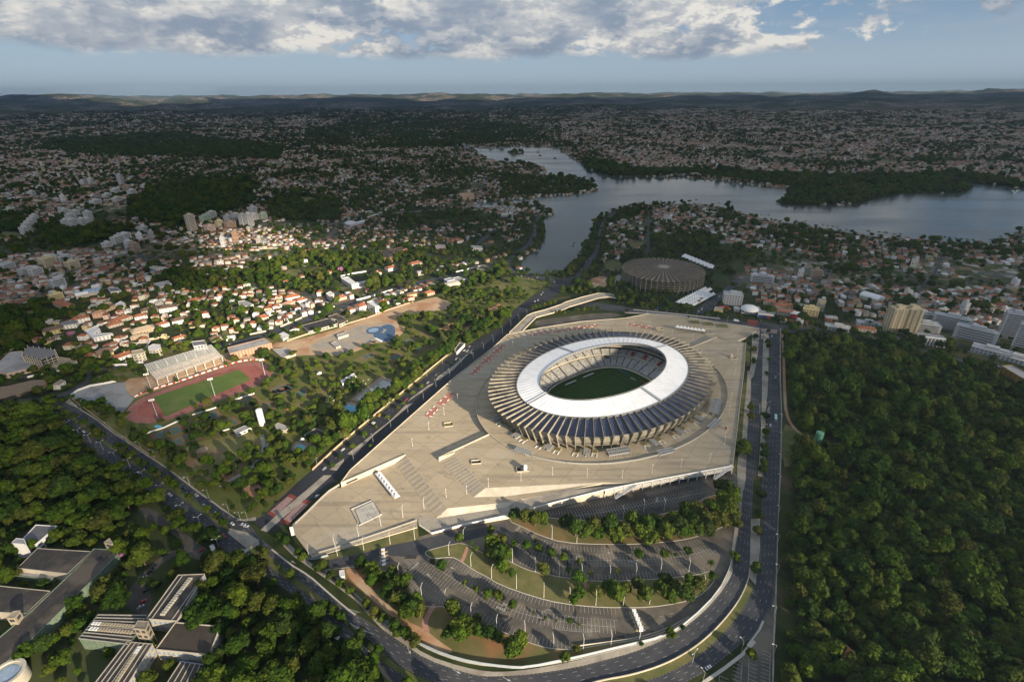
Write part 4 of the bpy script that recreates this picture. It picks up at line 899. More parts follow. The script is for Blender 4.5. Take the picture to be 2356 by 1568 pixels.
zone('bottom_forest','C',[(-100,660),(0,665),(130,790),(420,980),(520,1120),(650,1215),(800,1345),(1040,1566),(1100,1800),(-800,1800),(-500,1100),(-300,720)],.93,0,1.0)
zone('plaza_zone','N',[(600,1235),(1180,740),(1260,680),(1420,676),(1420,705),(1720,745),(1800,755),(1830,1000),(1800,1700),(1300,1700),(900,1560),(640,1290)],0,0)
CLEAR=[G('T',[(600,230),(780,120),(1130,-40),(1300,-60),(1400,20),(1330,180),(1150,330),(760,330)]),G('K',[(1640,1000),(1720,970),(1990,1080),(1960,1180),(1820,1120)])]
def clear(k,pts):CLEAR.append(G(k,pts))
BAND=40.0
def gen_points(kind,seed):
 """jittered grid that widens with distance; returns x, y, size factor, zone values"""
 r=np.random.default_rng(seed);xs=[];ys=[];sc=[]
 edges=[120,600,1200,2000,3200,5000,7800,11000]
 sp=[7.6,8.6,10.5,14,20,34,60]if kind=='tree' else[13,13,13,14,17,25,42]
 for a,c,s in zip(edges[:-1],edges[1:],sp):
  gx=np.arange(-c*1.06,c*1.06,s);gy=np.arange(60,c*1.0,s);X,Y=np.meshgrid(gx,gy)
  if kind=='tree':X=X+((np.arange(len(gy))%2)*s/2)[:,None];X=X+r.uniform(-.42,.42,X.shape)*s;Y=Y+r.uniform(-.42,.42,Y.shape)*s
  else:
   pa=460.0
   ci=np.floor(X/pa+31.3+.4*np.sin(Y/700));cj=np.floor(Y/pa+17.7+.4*np.sin(X/900));h=(np.sin(ci*12.9898+cj*78.233)*43758.5453)%1.0
   th=h*1.4-.7;cx_,cy_=(ci-30.8)*pa,(cj-17.2)*pa
   U=X-cx_;Vv=Y-cy_;X2=cx_+U*np.cos(th)-Vv*np.sin(th);Y2=cy_+U*np.sin(th)+Vv*np.cos(th)
   row=np.round(Vv/s).astype(int);colm=np.round(U/s).astype(int);keep=(row%3!=0)&(colm%10!=0)
   X2=X2+r.uniform(-.16,.16,X.shape)*s;Y2=Y2+r.uniform(-.16,.16,X.shape)*s;X=np.where(keep,X2,1e9);Y=Y2;TH=th
  d=np.hypot(X,Y);mk=(d>=a)&(d<c)
  xs.append(X[mk]);ys.append(Y[mk]);sc.append(np.stack([np.full(mk.sum(),s/sp[0]),(TH[mk]if kind!='tree' else np.zeros(mk.sum()))],1))
 X=np.concatenate(xs);Y=np.concatenate(ys);S=np.concatenate(sc)
 Z=terrain(X,Y);px,py,dd=project(np.stack([X,Y,Z],1))
 k=(px>-220)&(px<2576)&(py>205)&(py<1760);X,Y,S,Z,px,py=X[k],Y[k],S[k],Z[k],px[k],py[k]
 T=np.zeros(len(X));Hh=np.zeros(len(X));SS=np.ones(len(X));zi=np.zeros(len(X),int)
 for i,(n,P,t,h,s)in enumerate(ZONES):
  q=inside(P,px,py);T[q]=t;Hh[q]=h;SS[q]=s;zi[q]=i
 bad=inside(LAKE,X,Y)&~inside(islet,X,Y)
 for P in NOGO+CLEAR:
  P_=np.array(P);lo_=P_.min(0);hi_=P_.max(0);q=(X>lo_[0])&(X<hi_[0])&(Y>lo_[1])&(Y<hi_[1])
  if q.any():idx=np.where(q)[0];bad[idx[inside(P,X[idx],Y[idx])]]=True
 return X,Y,Z,S,px,py,T,Hh,SS,zi,bad,r
# ================================================================== ground cover patches, parking lots, sports club
HERO_SPOTS=[]
def spot(x,y,r):HERO_SPOTS.append((x,y,r))
def patch(name,k,pts,m,z=.03,sm=1,block=False,thick=0.0,closed=True):
 P=chaikin(G(k,pts),sm,True)if sm else G(k,pts)
 o=sheet(name,[P],z,m,thick=thick)
 if block:NOGO.append(P)
 return P
# asphalt of the parking grounds, green islands on top
patch('parking_lot','N',[(757,1285),(985,1228),(1172,1190),(1395,1135),(1690,1085),(1700,1100),(1698,1240),(1688,1290),(1650,1370),(1590,1430),(1500,1480),(1400,1500),(1320,1515),(1150,1490),(900,1360),(800,1320),(757,1308)],asphalt_old,.022,0,True)
lot_dark=mat('lot_asphalt',(.040,.036,.034),(.056,.050,.046),.2,.85,c3=(.10,.085,.07),s3=.03)
patch('upper_lot','D',[(290,285),(600,235),(860,170),(1110,108),(1500,20),(1620,0),(1780,60),(1790,110),(1600,130),(1400,250),(1200,290),(900,340),(600,335),(300,305)],lot_dark,.034,0)
patch('lot_entrance_road','C',[(600,700),(600,642),(860,590),(1080,530),(1290,488),(1480,440),(1760,400),(1944,350),(1944,420),(1700,480),(1560,512),(1345,565),(1320,600),(1200,620),(1000,600),(900,660),(700,690)],asphalt,.040,0)
earth_verge=mat('verge',(.10,.105,.032),(.16,.13,.055),.06,.95,c3=(.27,.13,.062),s3=.022)
def island(name,k,pts,m,label=None):
 P=chaikin(G(k,pts),1,True);b=MB();b.prism(P,.0,.20,m,kerb_m)
 strip_quads(b,P+[P[0]],.45,.02,kerb_m,h=.24);o=b.build(name);o['kind']='structure';NOGO_I.append(P);return P
NOGO_I=[]
VERGE=island('verge','C',[(600,720),(700,702),(800,700),(900,690),(1000,715),(1110,760),(1190,850),(1280,960),(1360,1005),(1480,990),(1600,1060),(1750,1112),(1944,1200),(2200,1300),(2340,1320),(2500,1318),(2620,1292),(2960,1245),(3170,1180),(3350,1080),(3480,960),(3600,830),(3665,690),(3655,760),(3560,900),(3360,1110),(3160,1230),(2800,1320),(2500,1395),(2120,1460),(1944,1455),(1700,1435),(1480,1375),(1290,1290),(1100,1165),(830,965),(640,800),(480,690)],earth_verge)
ISN=island('tree_island','D',[(60,345),(180,395),(300,455),(480,512),(800,525),(1100,520),(1360,495),(1500,465),(1680,400),(1780,330),(1790,150),(1620,140),(1400,262),(1200,300),(900,352),(600,345),(300,315),(120,310)],earth_verge)
ISM=island('lawn_island','C',[(1325,595),(1345,570),(1560,516),(1640,520),(1720,570),(1900,640),(1960,645),(2040,690),(2160,735),(2280,758),(2440,785),(2620,803),(2800,803),(3100,785),(3400,757),(3500,722),(3530,760),(3520,820),(3400,930),(3250,970),(3050,1000),(2800,1004),(2600,998),(2350,970),(2150,920),(1900,832),(1790,765),(1700,720),(1560,625),(1500,622),(1380,632)],grass_dry)
patch('plaza_lawn','C',[(475,635),(650,590),(910,503),(1270,372),(1285,488),(1080,528),(860,588),(600,640)],grass_dry,.25,0,True)
patch('moat_lawn','P',[(945,100),(1005,105),(985,450),(930,800),(880,1000),(850,950),(870,800),(905,450)],grass_m,.06,0)
patch('moat_lawn','M',[(170,350),(200,355),(195,520),(157,515)],grass_m,.06,0)
patch('moat_lawn','P',[(825,1165),(872,1180),(850,1350),(795,1350)],grass_m,.26,0)
patch('brick_path','C',[(1385,970),(1420,985),(1370,1060),(1345,1120),(1370,1190),(1330,1200),(1300,1130),(1330,1060)],mat('pink_paving',(.34,.18,.13),(.42,.24,.18),.5,.9),.225,1)
patch('brick_path','C',[(1640,540),(1662,545),(1640,620),(1615,670),(1595,655),(1620,600)],MATS['pink_paving'],.225,1)
patch('brick_path','D',[(625,800),(650,800),(660,840),(655,900),(635,890),(640,850)],MATS['pink_paving'],.225,1)
patch('red_track','C',[(720,705),(800,712),(860,800),(960,900),(1080,1010),(1180,1100),(1330,1170),(1440,1260),(1560,1340),(1480,1350),(1280,1250),(1150,1130),(1000,1010),(860,880),(760,790)],dirt,.215,1)
# stall markings
LINES=MB();lane_paint=mat('worn_lane_paint',(.34,.34,.33),(.50,.50,.48),1.2,.8)
def stalls(k,pts,depth,side,sp=2.6,z=.075,base=True,ang=0.0,w=.17):
 P=chaikin(G(k,pts),1)if len(pts)>2 else G(k,pts)
 for p,u in resample(P,sp):
  n=Vector((-u.y,u.x))*side;d=(n*math.cos(ang)+u*math.sin(ang))*depth;strip_quads(LINES,[(p.x,p.y),(p.x+d.x,p.y+d.y)],w,z,white_paint)
 if base:strip_quads(LINES,P,w,z+.002,white_paint)
def dashed(k,pts,on,off,w=.18,z=.095,W_=None):
 P=W_ or chaikin(G(k,pts),1);strip_quads(LINES,P,w,z,white_paint,dash=(on,off))
stalls('D',[(310,287),(520,252),(860,180)],5,-1,base=False)
for s in(1,-1):stalls('D',[(560,310),(900,262),(1200,200),(1590,118)],5,s,base=(s>0))
stalls('D',[(1110,128),(1350,70),(1560,28)],5,-1,base=False)
stalls('D',[(190,425),(330,490),(480,532),(800,548),(1100,543),(1360,515),(1560,470)],5,-1,base=False)
for s in(1,-1):stalls('D',[(45,440),(150,530),(290,595),(520,640),(800,645),(1100,643),(1350,620),(1500,590),(1595,560)],5,s,base=(s>0))
stalls('D',[(150,672),(270,715),(400,745),(540,770),(720,790),(900,793),(1150,775),(1350,757),(1560,735)],5,1,base=False)
stalls('C',[(1530,632),(1680,715),(1900,830),(2150,922),(2350,972),(2600,1002),(2770,1008)],5,-1,base=False)
for s in(1,-1):stalls('C',[(1340,650),(1480,745),(1700,880),(1960,1010),(2100,1060),(2340,1105),(2540,1135),(2770,1150)],5,s,base=(s>0))
for s in(1,-1):stalls('C',[(1215,690),(1300,750),(1400,820),(1480,870)],5,s)
stalls('C',[(1140,775),(1210,850),(1300,920),(1380,965),(1460,975)],5,1,base=False)
stalls('C',[(1610,1035),(1760,1095),(1944,1185),(2100,1255),(2300,1310),(2430,1315)],5,1,base=False)
stalls('D',[(400,1160),(520,1180),(650,1190),(760,1180)],2.2,1,1.6)
stalls('E',[(155,1350),(152,1430),(150,1530),(148,1640)],5,-1,2.6);stalls('E',[(-10,1390),(-12,1480),(-14,1640)],5,1,2.6);stalls('U',[(1580,1000),(1570,1100),(1560,1266)],5,-1,2.6)
stalls('U',[(1275,1180),(1260,1300)],5,1,2.6)
for pts in([(470,590),(800,600),(1100,598),(1400,575)],[(470,690),(800,690),(1100,685),(1400,665)],[(60,960),(350,1040),(600,1080),(870,1095)]):dashed('D',pts,1.2,1.2,.2,.08)
dashed('D',[(860,1100),(1150,1085),(1380,1030),(1500,965)],3,5,.2)
# lane dashes on the avenues
def between(Lp,Rp,f,a=0.0,c=1.0,n=60):
 L1=resample(chaikin(px2w(Lp),1),6);R1=resample(chaikin(px2w(Rp),1),6);L1=[p for p,u in L1];R1=[p for p,u in R1];out=[]
 for i in range(n):
  t=a+(c-a)*i/(n-1);p=L1[min(len(L1)-1,int(t*(len(L1)-1)))];q=R1[min(len(R1)-1,int(t*(len(R1)-1)))];out.append(tuple(p.lerp(q,f)))
 return chaikin(out,1)
def lanes(Lp,Rp,fr,z,a=0.02,c=.98):
 for f in fr:strip_quads(LINES,between(Lp,Rp,f,a,c),.14,z,lane_paint,dash=(2.8,6.5))
 for f in(.035,.965):strip_quads(LINES,between(Lp,Rp,f,a,c),.11,z,lane_paint,dash=(1.0,1.6))
lanes(WL,WR,(.27,.5,.75),.075);lanes(EL,ER,(.33,.66),.083,.02,.6);lanes(BI,BM,(.25,.5,.75),.09);lanes(BO1,BO2,(.25,.5,.75),.087,.02,.95)
lanes(EL,ER,(.25,.5,.75),.083,.62,.98)
CA=ax('H',[(640,1530),(870,1345),(1180,1085),(1420,900),(1660,705),(1880,510),(2110,392),(2354,255)]);CB=ax('H',[(720,1540),(900,1400),(1280,1105),(1450,925),(1700,730),(1900,560),(2130,430),(2354,290)])
strip_quads(LINES,between(CA,CB,.5),.15,.10,white_paint,dash=(2.5,5))
# hatched noses, arrows, crossings
def hatch(k,a,c,n,w=.2,z=.10):
 A=G(k,a);B=G(k,c)
 for i in range(n):
  f=i/n;p=Vector(A[0]).lerp(Vector(A[1]),f);q=Vector(B[0]).lerp(Vector(B[1]),f);strip_quads(LINES,[tuple(p),tuple(q)],w,z,white_paint)
 strip_quads(LINES,A,.2,z+.002,white_paint);strip_quads(LINES,B,.2,z+.002,white_paint)
hatch('C',[(755,1120),(940,1205)],[(800,1165),(945,1205)],12);hatch('C',[(725,1212),(880,1350)],[(745,1210),(912,1340)],16);hatch('C',[(730,1015),(800,1060)],[(740,1010),(840,1040)],8)
hatch('P',[(1178,400),(1176,530)],[(1215,400),(1178,530)],14);hatch('P',[(1320,430),(1320,560)],[(1285,480),(1300,560)],12)
hatch('B',[(1830,585),(1940,640)],[(1850,560),(1944,600)],1)
b=MB()
for i in range(9):
 f=i/9;p=g1('B',1815+62*f,592-42*f,.1);q=g1('B',1835+62*f,600-42*f+8,.1);strip_quads(LINES,[p,q],.5,.10,white_paint)
def arrow(k,x,y,x2,y2,L_=5.0):
 p=Vector(g1(k,x,y));q=Vector(g1(k,x2,y2));u=(q-p).normalized();n=Vector((-u.y,u.x));e=p+u*L_
 V=[p-n*.15,p+n*.15,p+u*L_*.6+n*.15,p+u*L_*.6-n*.15];LINES.add([(v.x,v.y,.105)for v in V],[(0,3,2,1)],white_paint)
 V=[p+u*L_*.6-n*.7,p+u*L_*.6+n*.7,e];LINES.add([(v.x,v.y,.105)for v in V],[(0,2,1)],white_paint)
arrow('C',1195,1300,1215,1345,6);arrow('C',1540,1470,1575,1490,6);arrow('D',20,1530,60,1550,6);arrow('C',345,668,310,645);arrow('C',478,1003,510,1020,6);arrow('C',1375,775,1350,752);arrow('C',1560,715,1530,700);arrow('D',860,590,830,588);arrow('D',1660,600,1630,570)
LINES.build('road_markings',white_paint)['kind']='structure'
# painted words on the car park
def ground_text(txt,k,x,y,x2,y2,size,z=.085,m=None,name='painted_word'):
 p=Vector(g1(k,x,y));q=Vector(g1(k,x2,y2));a=math.atan2((q-p).y,(q-p).x);cu=bpy.data.curves.new(name,'FONT');cu.body=txt;cu.size=size;cu.align_x='CENTER';cu.align_y='CENTER'
 o=bpy.data.objects.new(name,cu);COL.objects.link(o);dg=bpy.context.evaluated_depsgraph_get();me=bpy.data.meshes.new_from_object(o.evaluated_get(dg));bpy.data.objects.remove(o);me.materials.clear();me.materials.append(m or white_paint)
 o=bpy.data.objects.new(name,me);COL.objects.link(o);o.location=(p.x,p.y,z);o.rotation_euler=(0,0,a);o['kind']='structure';return o
ground_text('PARE','D',143,400,150,392,3.2);ground_text('PARE','D',1190,185,1190,215,3.0);ground_text('PARE','D',1012,655,1040,656,3.2);ground_text('PARE','C',1258,685,1270,672,3.0);ground_text('PARE','C',1905,1013,1930,1020,3.2);ground_text('PARE','D',55,985,75,990,3.0)
# red crossings with white bars
red_asph=mat('red_asphalt',(.20,.045,.035),(.26,.065,.05),.6,.85)
for i,pts in enumerate([[(130,290),(305,140),(355,160),(185,318)],[(228,352),(410,180),(470,200),(285,380)]]):
 Q=G('C',pts);sheet('red_crossing',[Q],.10,red_asph);b=MB();A,B_,C_,D_=[Vector(p)for p in Q]
 for j in range(1,8):
  f=j/8;p=A.lerp(D_,f);q=B_.lerp(C_,f);p2=p.lerp(q,.12);q2=p.lerp(q,.86);strip_quads(b,[tuple(p2),tuple(q2)],.45,.108,white_paint)
 b.build('crossing_bars',white_paint)['kind']='structure'
Q=G('M',[(278,222),(415,232),(413,264),(285,250)]);sheet('red_crossing',[Q],.10,red_asph);sheet('red_crossing',[G('M',[(178,150),(265,160),(250,208),(172,190)])],.10,red_asph)
b=MB();A,B_,C_,D_=[Vector(p)for p in Q]
for j in range(1,22):f=j/22;strip_quads(b,[tuple(A.lerp(B_,f)),tuple(D_.lerp(C_,f))],.5,.108,white_paint)
b.build('crossing_bars',white_paint)['kind']='structure'
# lot beyond the stadium on the far left of the esplanade
patch('north_lot','Q',[(1350,520),(1700,470),(2270,405),(2600,400),(2700,440),(2354,520),(1700,630),(1400,640),(1330,560)],asphalt_old,.05,0,True)
# ------------------------------------------------------------------ sports club, park
patch('club_lawn','N',[(165,908),(335,800),(530,798),(1195,632),(1262,648),(1150,740),(900,930),(590,1200),(560,1195),(420,1110),(240,985)],mat('club_grass',(.078,.098,.018),(.115,.122,.028),.12,.95,c3=(.15,.13,.05),s3=.035),.015,0)
patch('gravel_yard','F',[(180,665),(280,600),(420,560),(605,530),(690,520),(700,590),(735,645),(775,672),(740,720),(690,780),(655,830),(600,790),(540,720),(400,720),(270,700)],mat('gravel',(.26,.26,.26),(.33,.33,.32),.5,.95,c3=(.22,.215,.20),s3=.06),.05,0,True)
earth_m=mat('building_site_earth',(.42,.28,.17),(.50,.36,.23),.05,.95,c3=(.36,.20,.11),s3=.03)
patch('earth_yard','F',[(690,515),(740,490),(860,480),(1700,235),(1900,300),(1950,310),(1700,350),(1000,590),(780,670),(735,640),(700,590)],earth_m,.05,0,True)
patch('earth_yard','H',[(190,400),(400,370),(560,330),(900,235),(1300,90),(1700,-40),(1790,0),(1900,60),(1560,140),(1370,150),(1350,230),(1450,250),(1330,380),(1100,400),(1000,470),(760,520),(560,500),(350,520),(200,470)],earth_m,.052,1,True)
patch('grey_yard','H',[(520,440),(700,340),(1000,230),(1260,200),(1340,230),(1320,330),(1210,385),(1060,390),(940,470),(760,510),(600,500)],mat('stony_yard',(.27,.245,.21),(.34,.31,.26),.1,.95,c3=(.40,.30,.20),s3=.04),.062,1)
blue_d=mat('blue_court_paint',(.05,.095,.17),(.07,.13,.22),.3,.6);blue_p=mat('pale_blue_paint',(.20,.30,.42),(.26,.37,.48),.3,.6)
patch('painted_court','H',[(1145,345),(1130,310),(1150,300),(1230,300),(1290,240),(1330,245),(1335,300),(1320,370),(1215,388)],blue_d,.075,0);patch('painted_court','H',[(1060,285),(1090,255),(1150,240),(1220,250),(1230,290),(1150,310),(1085,310)],blue_d,.072,1);patch('painted_court','H',[(1080,283),(1105,262),(1150,252),(1190,262),(1170,290),(1110,298)],blue_p,.080,1)
patch('painted_court','H',[(1200,240),(1260,222),(1310,228),(1318,250),(1270,270),(1220,262)],blue_d,.070,1);patch('painted_court','H',[(1140,348),(1160,345),(1225,375),(1210,388)],white_m,.085,0)
# running track
tm=mat('track_surface',(.27,.085,.065),(.33,.115,.088),.3,.85,c3=(.23,.07,.055),s3=.05)
f4=[Vector(p)for p in G('F',[(950,660),(1740,405),(1850,500),(1060,840)])]
ua=((f4[1]-f4[0])+(f4[2]-f4[3])).normalized();va=Vector((-ua.y,ua.x));ctr=sum(f4,Vector((0,0)))/4;hl=((f4[1]-f4[0]).length+(f4[2]-f4[3]).length)/4;hw=max((f4[0]-f4[3]).length,30)/2
hw=min(hw,37);e0=Vector(g1('F',662,800));e1=Vector(g1('F',2100,420));cc0=(e0-ctr).dot(ua);cc1=(e1-ctr).dot(ua)
def oval(r,n=24):
 hs=(cc1-cc0)/2-(hw+11);c=ctr+ua*((cc0+cc1)/2);out=[]
 for s in(1,-1):
  for i in range(n+1):a=-math.pi/2+math.pi*i/n;p=c+ua*(s*(hs+math.cos(a)*r))+va*(s*math.sin(a)*r);out.append((p.x,p.y))
 return out
TR=oval(hw+11);sheet('running_track',[TR],.07,tm);NOGO.append(TR);NOGO.append([tuple(p)for p in f4])
sheet('track_infield',[[tuple(p)for p in f4]],.09,mat('infield_grass',(.075,.125,.022),(.10,.15,.03),.2,.9,c3=(.12,.15,.04),s3=.04))
b=MB()
for j in range(9):q=oval(hw+1.0+j*1.22);strip_quads(b,q+[q[0]],.12,.085,white_paint)
b.build('track_lanes',white_paint)['kind']='structure'
# courts
court_g=mat('court_green',(.055,.105,.075),(.075,.13,.095),.2,.8);court_r=mat('court_red',(.20,.085,.055),(.25,.11,.075),.2,.85);clay=mat('clay_court',(.42,.21,.11),(.50,.27,.15),.2,.9)
def court(k,q,surround,play,label=None,ring=True):
 Q=[Vector(p)for p in G(k,q)];c=sum(Q,Vector((0,0)))/4;NOGO.append([tuple(p)for p in Q]);sheet('court_surround',[[tuple(p)for p in Q]],.085,surround);sheet('court_surface',[[tuple(c+(p-c)*.78)for p in Q]],.10,play)
 b=MB();R=[tuple(c+(p-c)*.70)for p in Q];strip_quads(b,R+[R[0]],.14,.112,white_paint);m1=(Vector(R[0])+Vector(R[3]))/2;m2=(Vector(R[1])+Vector(R[2]))/2;a1_=(Vector(R[0])+Vector(R[1]))/2;a2_=(Vector(R[3])+Vector(R[2]))/2;strip_quads(b,[tuple(a1_),tuple(a2_)],.14,.114,white_paint)
 b.build('court_lines',white_paint)['kind']='structure'
 if ring:sheet('court_circle',[[(c.x+3.2*math.cos(a),c.y+3.2*math.sin(a))for a in np.linspace(0,6.1,18)]],.118,court_r)
for q in([(915,1010),(1195,905),(1260,975),(985,1060)],[(1300,860),(1530,770),(1600,840),(1400,890)],[(1700,705),(1870,640),(1950,700),(1760,775)],[(1060,1080),(1300,980),(1400,1040),(1180,1110)],[(1560,880),(1690,840),(1760,900),(1620,950)],[(2020,585),(2170,530),(2250,585),(2080,640)],[(1900,740),(2010,700),(2070,760),(1960,800)]):court('F',q,court_r,court_g)
for q in([(185,840),(350,770),(430,800),(290,865)],[(1380,380),(1500,340),(1545,362),(1430,405)],[(1000,520),(1130,475),(1180,500),(1050,555)],[(1250,530),(1370,485),(1420,515),(1310,565)],[(1500,430),(1560,415),(1610,445),(1540,470)],[(370,870),(500,805),(560,850),(440,900)]):court('H',q,court_r,court_g,ring=False)
for q in([(1735,262),(1910,185),(1990,210),(1830,282)],[(1895,290),(2010,235),(2070,265),(1960,320)],[(2050,140),(2120,112),(2185,140),(2110,165)],[(2180,85),(2290,35),(2350,60),(2240,105)]):court('H',q,clay,clay,ring=False)
# pools
pool_w=mat('pool_water',(.10,.42,.56),(.13,.50,.64),.3,.12,spec=.5);deck=mat('pool_deck',(.30,.22,.17),(.36,.27,.21),.4,.85);tilew=mat('pool_tiles',(.42,.44,.42),(.55,.56,.53),.2,.6,c3=(.28,.29,.17),s3=.09)
def pool(k,dk,q,m,lanes_=0,label='',hole=False):
 D_=G(k,dk);sheet('pool_deck',[D_],.12,deck);NOGO.append(D_);Q=[Vector(p)for p in G(k,q)];e=empty('swimming_pool',(Q[0].x,Q[0].y,0),0,label,'pool');o0=Q[0]
 b=MB();b.prism([(p.x-o0.x,p.y-o0.y)for p in Q],.05,.16,m);b.build('pool_water' if m==pool_w else 'pool_floor',m,e)
 b=MB();L_=[(p.x-o0.x,p.y-o0.y)for p in Q];strip_quads(b,L_+[L_[0]],.6,.1,kerb_m,h=.12 if not hole else .6);b.build('pool_edge',kerb_m,e)
 if lanes_:
  b=MB()
  for i in range(1,lanes_):f=i/lanes_;strip_quads(b,[tuple(Q[0].lerp(Q[3],f)-o0),tuple(Q[1].lerp(Q[2],f)-o0)],.35,.17,blue_d if m==pool_w else pave)
  b.build('lane_lines',None,e)
pool('H',[(810,1010),(925,930),(1095,985),(990,1075)],[(848,995),(915,955),(1052,998),(965,1040)],pool_w,6,'blue rectangular swimming pool with lane lines in the club')
pool('H',[(925,915),(1205,700),(1400,755),(1075,965)],[(970,910),(1215,733),(1365,778),(1085,945)],tilew,8,'large drained swimming pool with tiled lanes and pale walls',True)
for x,y,rr,lb in((460,1356,47,'round blue paddling pool near the central avenue'),(535,1370,24,'small oval blue paddling pool beside the round one')):
 P=[g1('H',x+rr*math.cos(a),y+rr*.63*math.sin(a))for a in np.linspace(0,2*math.pi,25)[:-1]];c=g1('H',x,y);NOGO.append(P);e=empty('paddling_pool',(*c,0),0,lb,'pool');L_=[(p[0]-c[0],p[1]-c[1])for p in P]
 b=MB();b.prism(L_,.1,.2,pool_w);b.build('pool_water',pool_w,e);b=MB();strip_quads(b,L_+[L_[0]],.5,.1,kerb_m,h=.16);b.build('pool_edge',kerb_m,e)
patch('pool_deck','H',[(370,1385),(400,1310),(470,1290),(560,1310),(640,1370),(620,1395),(480,1400)],deck,.09,1,True)
for k,q in(('G',[(1410,1160),(1440,1145),(1480,1150),(1500,1165),(1450,1180)]),):patch('garden_pool',k,q,pool_w,.1,1)
# park
patch('park_lawn','F',[(1310,1090),(1500,1040),(1700,1000),(1930,985),(1950,1130),(1860,1300),(1700,1400),(1560,1480),(1400,1400),(1300,1290),(1180,1290),(1130,1200)],mat('park_grass',(.16,.155,.045),(.21,.19,.075),.1,.95,c3=(.22,.15,.085),s3=.04),.035,1)
clear('F',[(1350,1100),(1700,1010),(1920,1000),(1930,1130),(1760,1180),(1600,1330),(1400,1250)])
patch('bare_earth','F',[(1560,1450),(1600,1350),(1680,1310),(1700,1370),(1660,1430)],dirt,.05,1);patch('bare_earth','F',[(1750,1540),(1800,1430),(1900,1440),(1960,1510),(1900,1590)],dirt,.05,1);patch('bare_earth','F',[(1330,1180),(1360,1130),(1450,1110),(1450,1160)],dirt,.05,1)
path_m=mat('concrete_path',(.30,.28,.25),(.36,.34,.30),.4,.9)
def path(name,k,pts,w,m=path_m,z=.09):
 P=chaikin(G(k,pts),2);b=MB();strip_quads(b,P,w,z,m);b.build(name,m)['kind']='structure';A=offset_line(P,w/2+.5);B_=offset_line(P,-w/2-.5);NOGO.append(A+B_[::-1])
path('park_path','F',[(1945,1005),(1965,1080),(1962,1140),(1920,1230),(1870,1300),(1720,1390),(1560,1480)],3.6);path('park_path','F',[(2045,1030),(2010,1080),(1968,1145)],3.0)
path('dirt_track','M',[(450,250),(462,400),(468,700),(480,900),(540,1010),(640,1080),(800,1130),(1000,1130)],3.2,dirt,.06)
patch('clearing','M',[(450,960),(560,1020),(700,1090),(560,1150),(530,1300),(450,1320)],grass_m,.03,1)
patch('campus_lane','B',[(1040,250),(1150,240),(1290,350),(1480,500),(1640,600),(1600,650),(1500,640),(1380,610),(1300,620),(1180,720),(1080,830),(1160,900),(1130,1060),(1080,1060),(900,960),(1050,780),(1230,600),(1420,530),(1230,380),(1080,310)],mat('campus_asphalt',(.060,.056,.050),(.085,.078,.068),.3,.9,c3=(.11,.095,.075),s3=.06),.04,1,True)
# small sunlit lawns and plots among the houses
for k,q,mm in(('J',[(880,1300),(960,1280),(1040,1350),(970,1375)],grass_m),('J',[(310,1100),(520,1090),(680,1070),(690,1095),(520,1120),(430,1180),(340,1190)],grass_dry),('J',[(70,920),(200,905),(300,890),(310,915),(150,950)],grass_m),('K',[(1175,700),(1335,685),(1335,730),(1180,735)],grass_m),('K',[(1150,850),(1330,830),(1320,885),(1190,890)],grass_m),('K',[(950,1060),(1000,1010),(1110,1015),(1120,1110),(1000,1130)],grass_m),('J',[(1890,400),(2060,380),(2080,460),(1960,465)],earth_m),('J',[(440,430),(590,430),(610,490),(520,510)],grass_dry),('J',[(90,130),(380,115),(430,140),(150,160)],grass_dry),('J',[(970,40),(1170,35),(1180,58),(1020,55)],grass_dry),('J',[(1400,38),(1550,50),(1500,60)],grass_dry),('G',[(810,780),(860,690),(1330,640),(1340,690),(900,760)],grass_dry),('G',[(2030,300),(2120,250),(2150,350),(2060,380)],grass_dry),('K',[(720,1270),(820,1190),(940,1150),(980,1170),(1030,1210),(940,1270)],dirt),('I',[(150,1260),(400,1230),(450,1290),(150,1310)],grass_m),('I',[(0,520),(180,520),(230,575),(0,585)],grass_dry),('K',[(0,1165),(280,1185),(330,1215),(0,1210)],grass_m),('K',[(1030,1180),(1120,1130),(1100,1240),(1050,1240)],path_m),('J',[(1040,572),(1100,575),(1160,590),(1090,612)],grass_m),('J',[(870,1290),(880,1285),(1050,1370),(980,1385)],grass_m)):
 patch('open_plot',k,q,mm,.05,1);CLEAR.append(G(k,q))
rp=random.Random(4);tar=mat('tar_patch',(.030,.029,.029),(.042,.040,.038),.5,.8);pale_t=mat('pale_patch',(.15,.135,.115),(.19,.17,.145),.5,.9)
def scatter_patches(k,x0,y0,x1,y1,n,zz):
 for i in range(n):
  x,y=rp.uniform(x0,x1),rp.uniform(y0,y1);c=g1(k,x,y);a=rp.uniform(0,3);l,w=rp.uniform(2,9),rp.uniform(1.2,4);P=[(c[0]+u*l*math.cos(a)-v*w*math.sin(a),c[1]+u*l*math.sin(a)+v*w*math.cos(a))for u,v in((-.5,-.5),(.5,-.45),(.55,.5),(-.45,.5))]
  if not any(bool(inside(q,np.array([c[0]]),np.array([c[1]]))[0])for q in NOGO_I):sheet('asphalt_patch',[P],zz+i*.0012,tar if i%3 else pale_t)
scatter_patches('D',100,420,1500,700,14,.043);scatter_patches('D',0,1000,1300,1230,14,.043);scatter_patches('C',700,610,1250,690,8,.046)
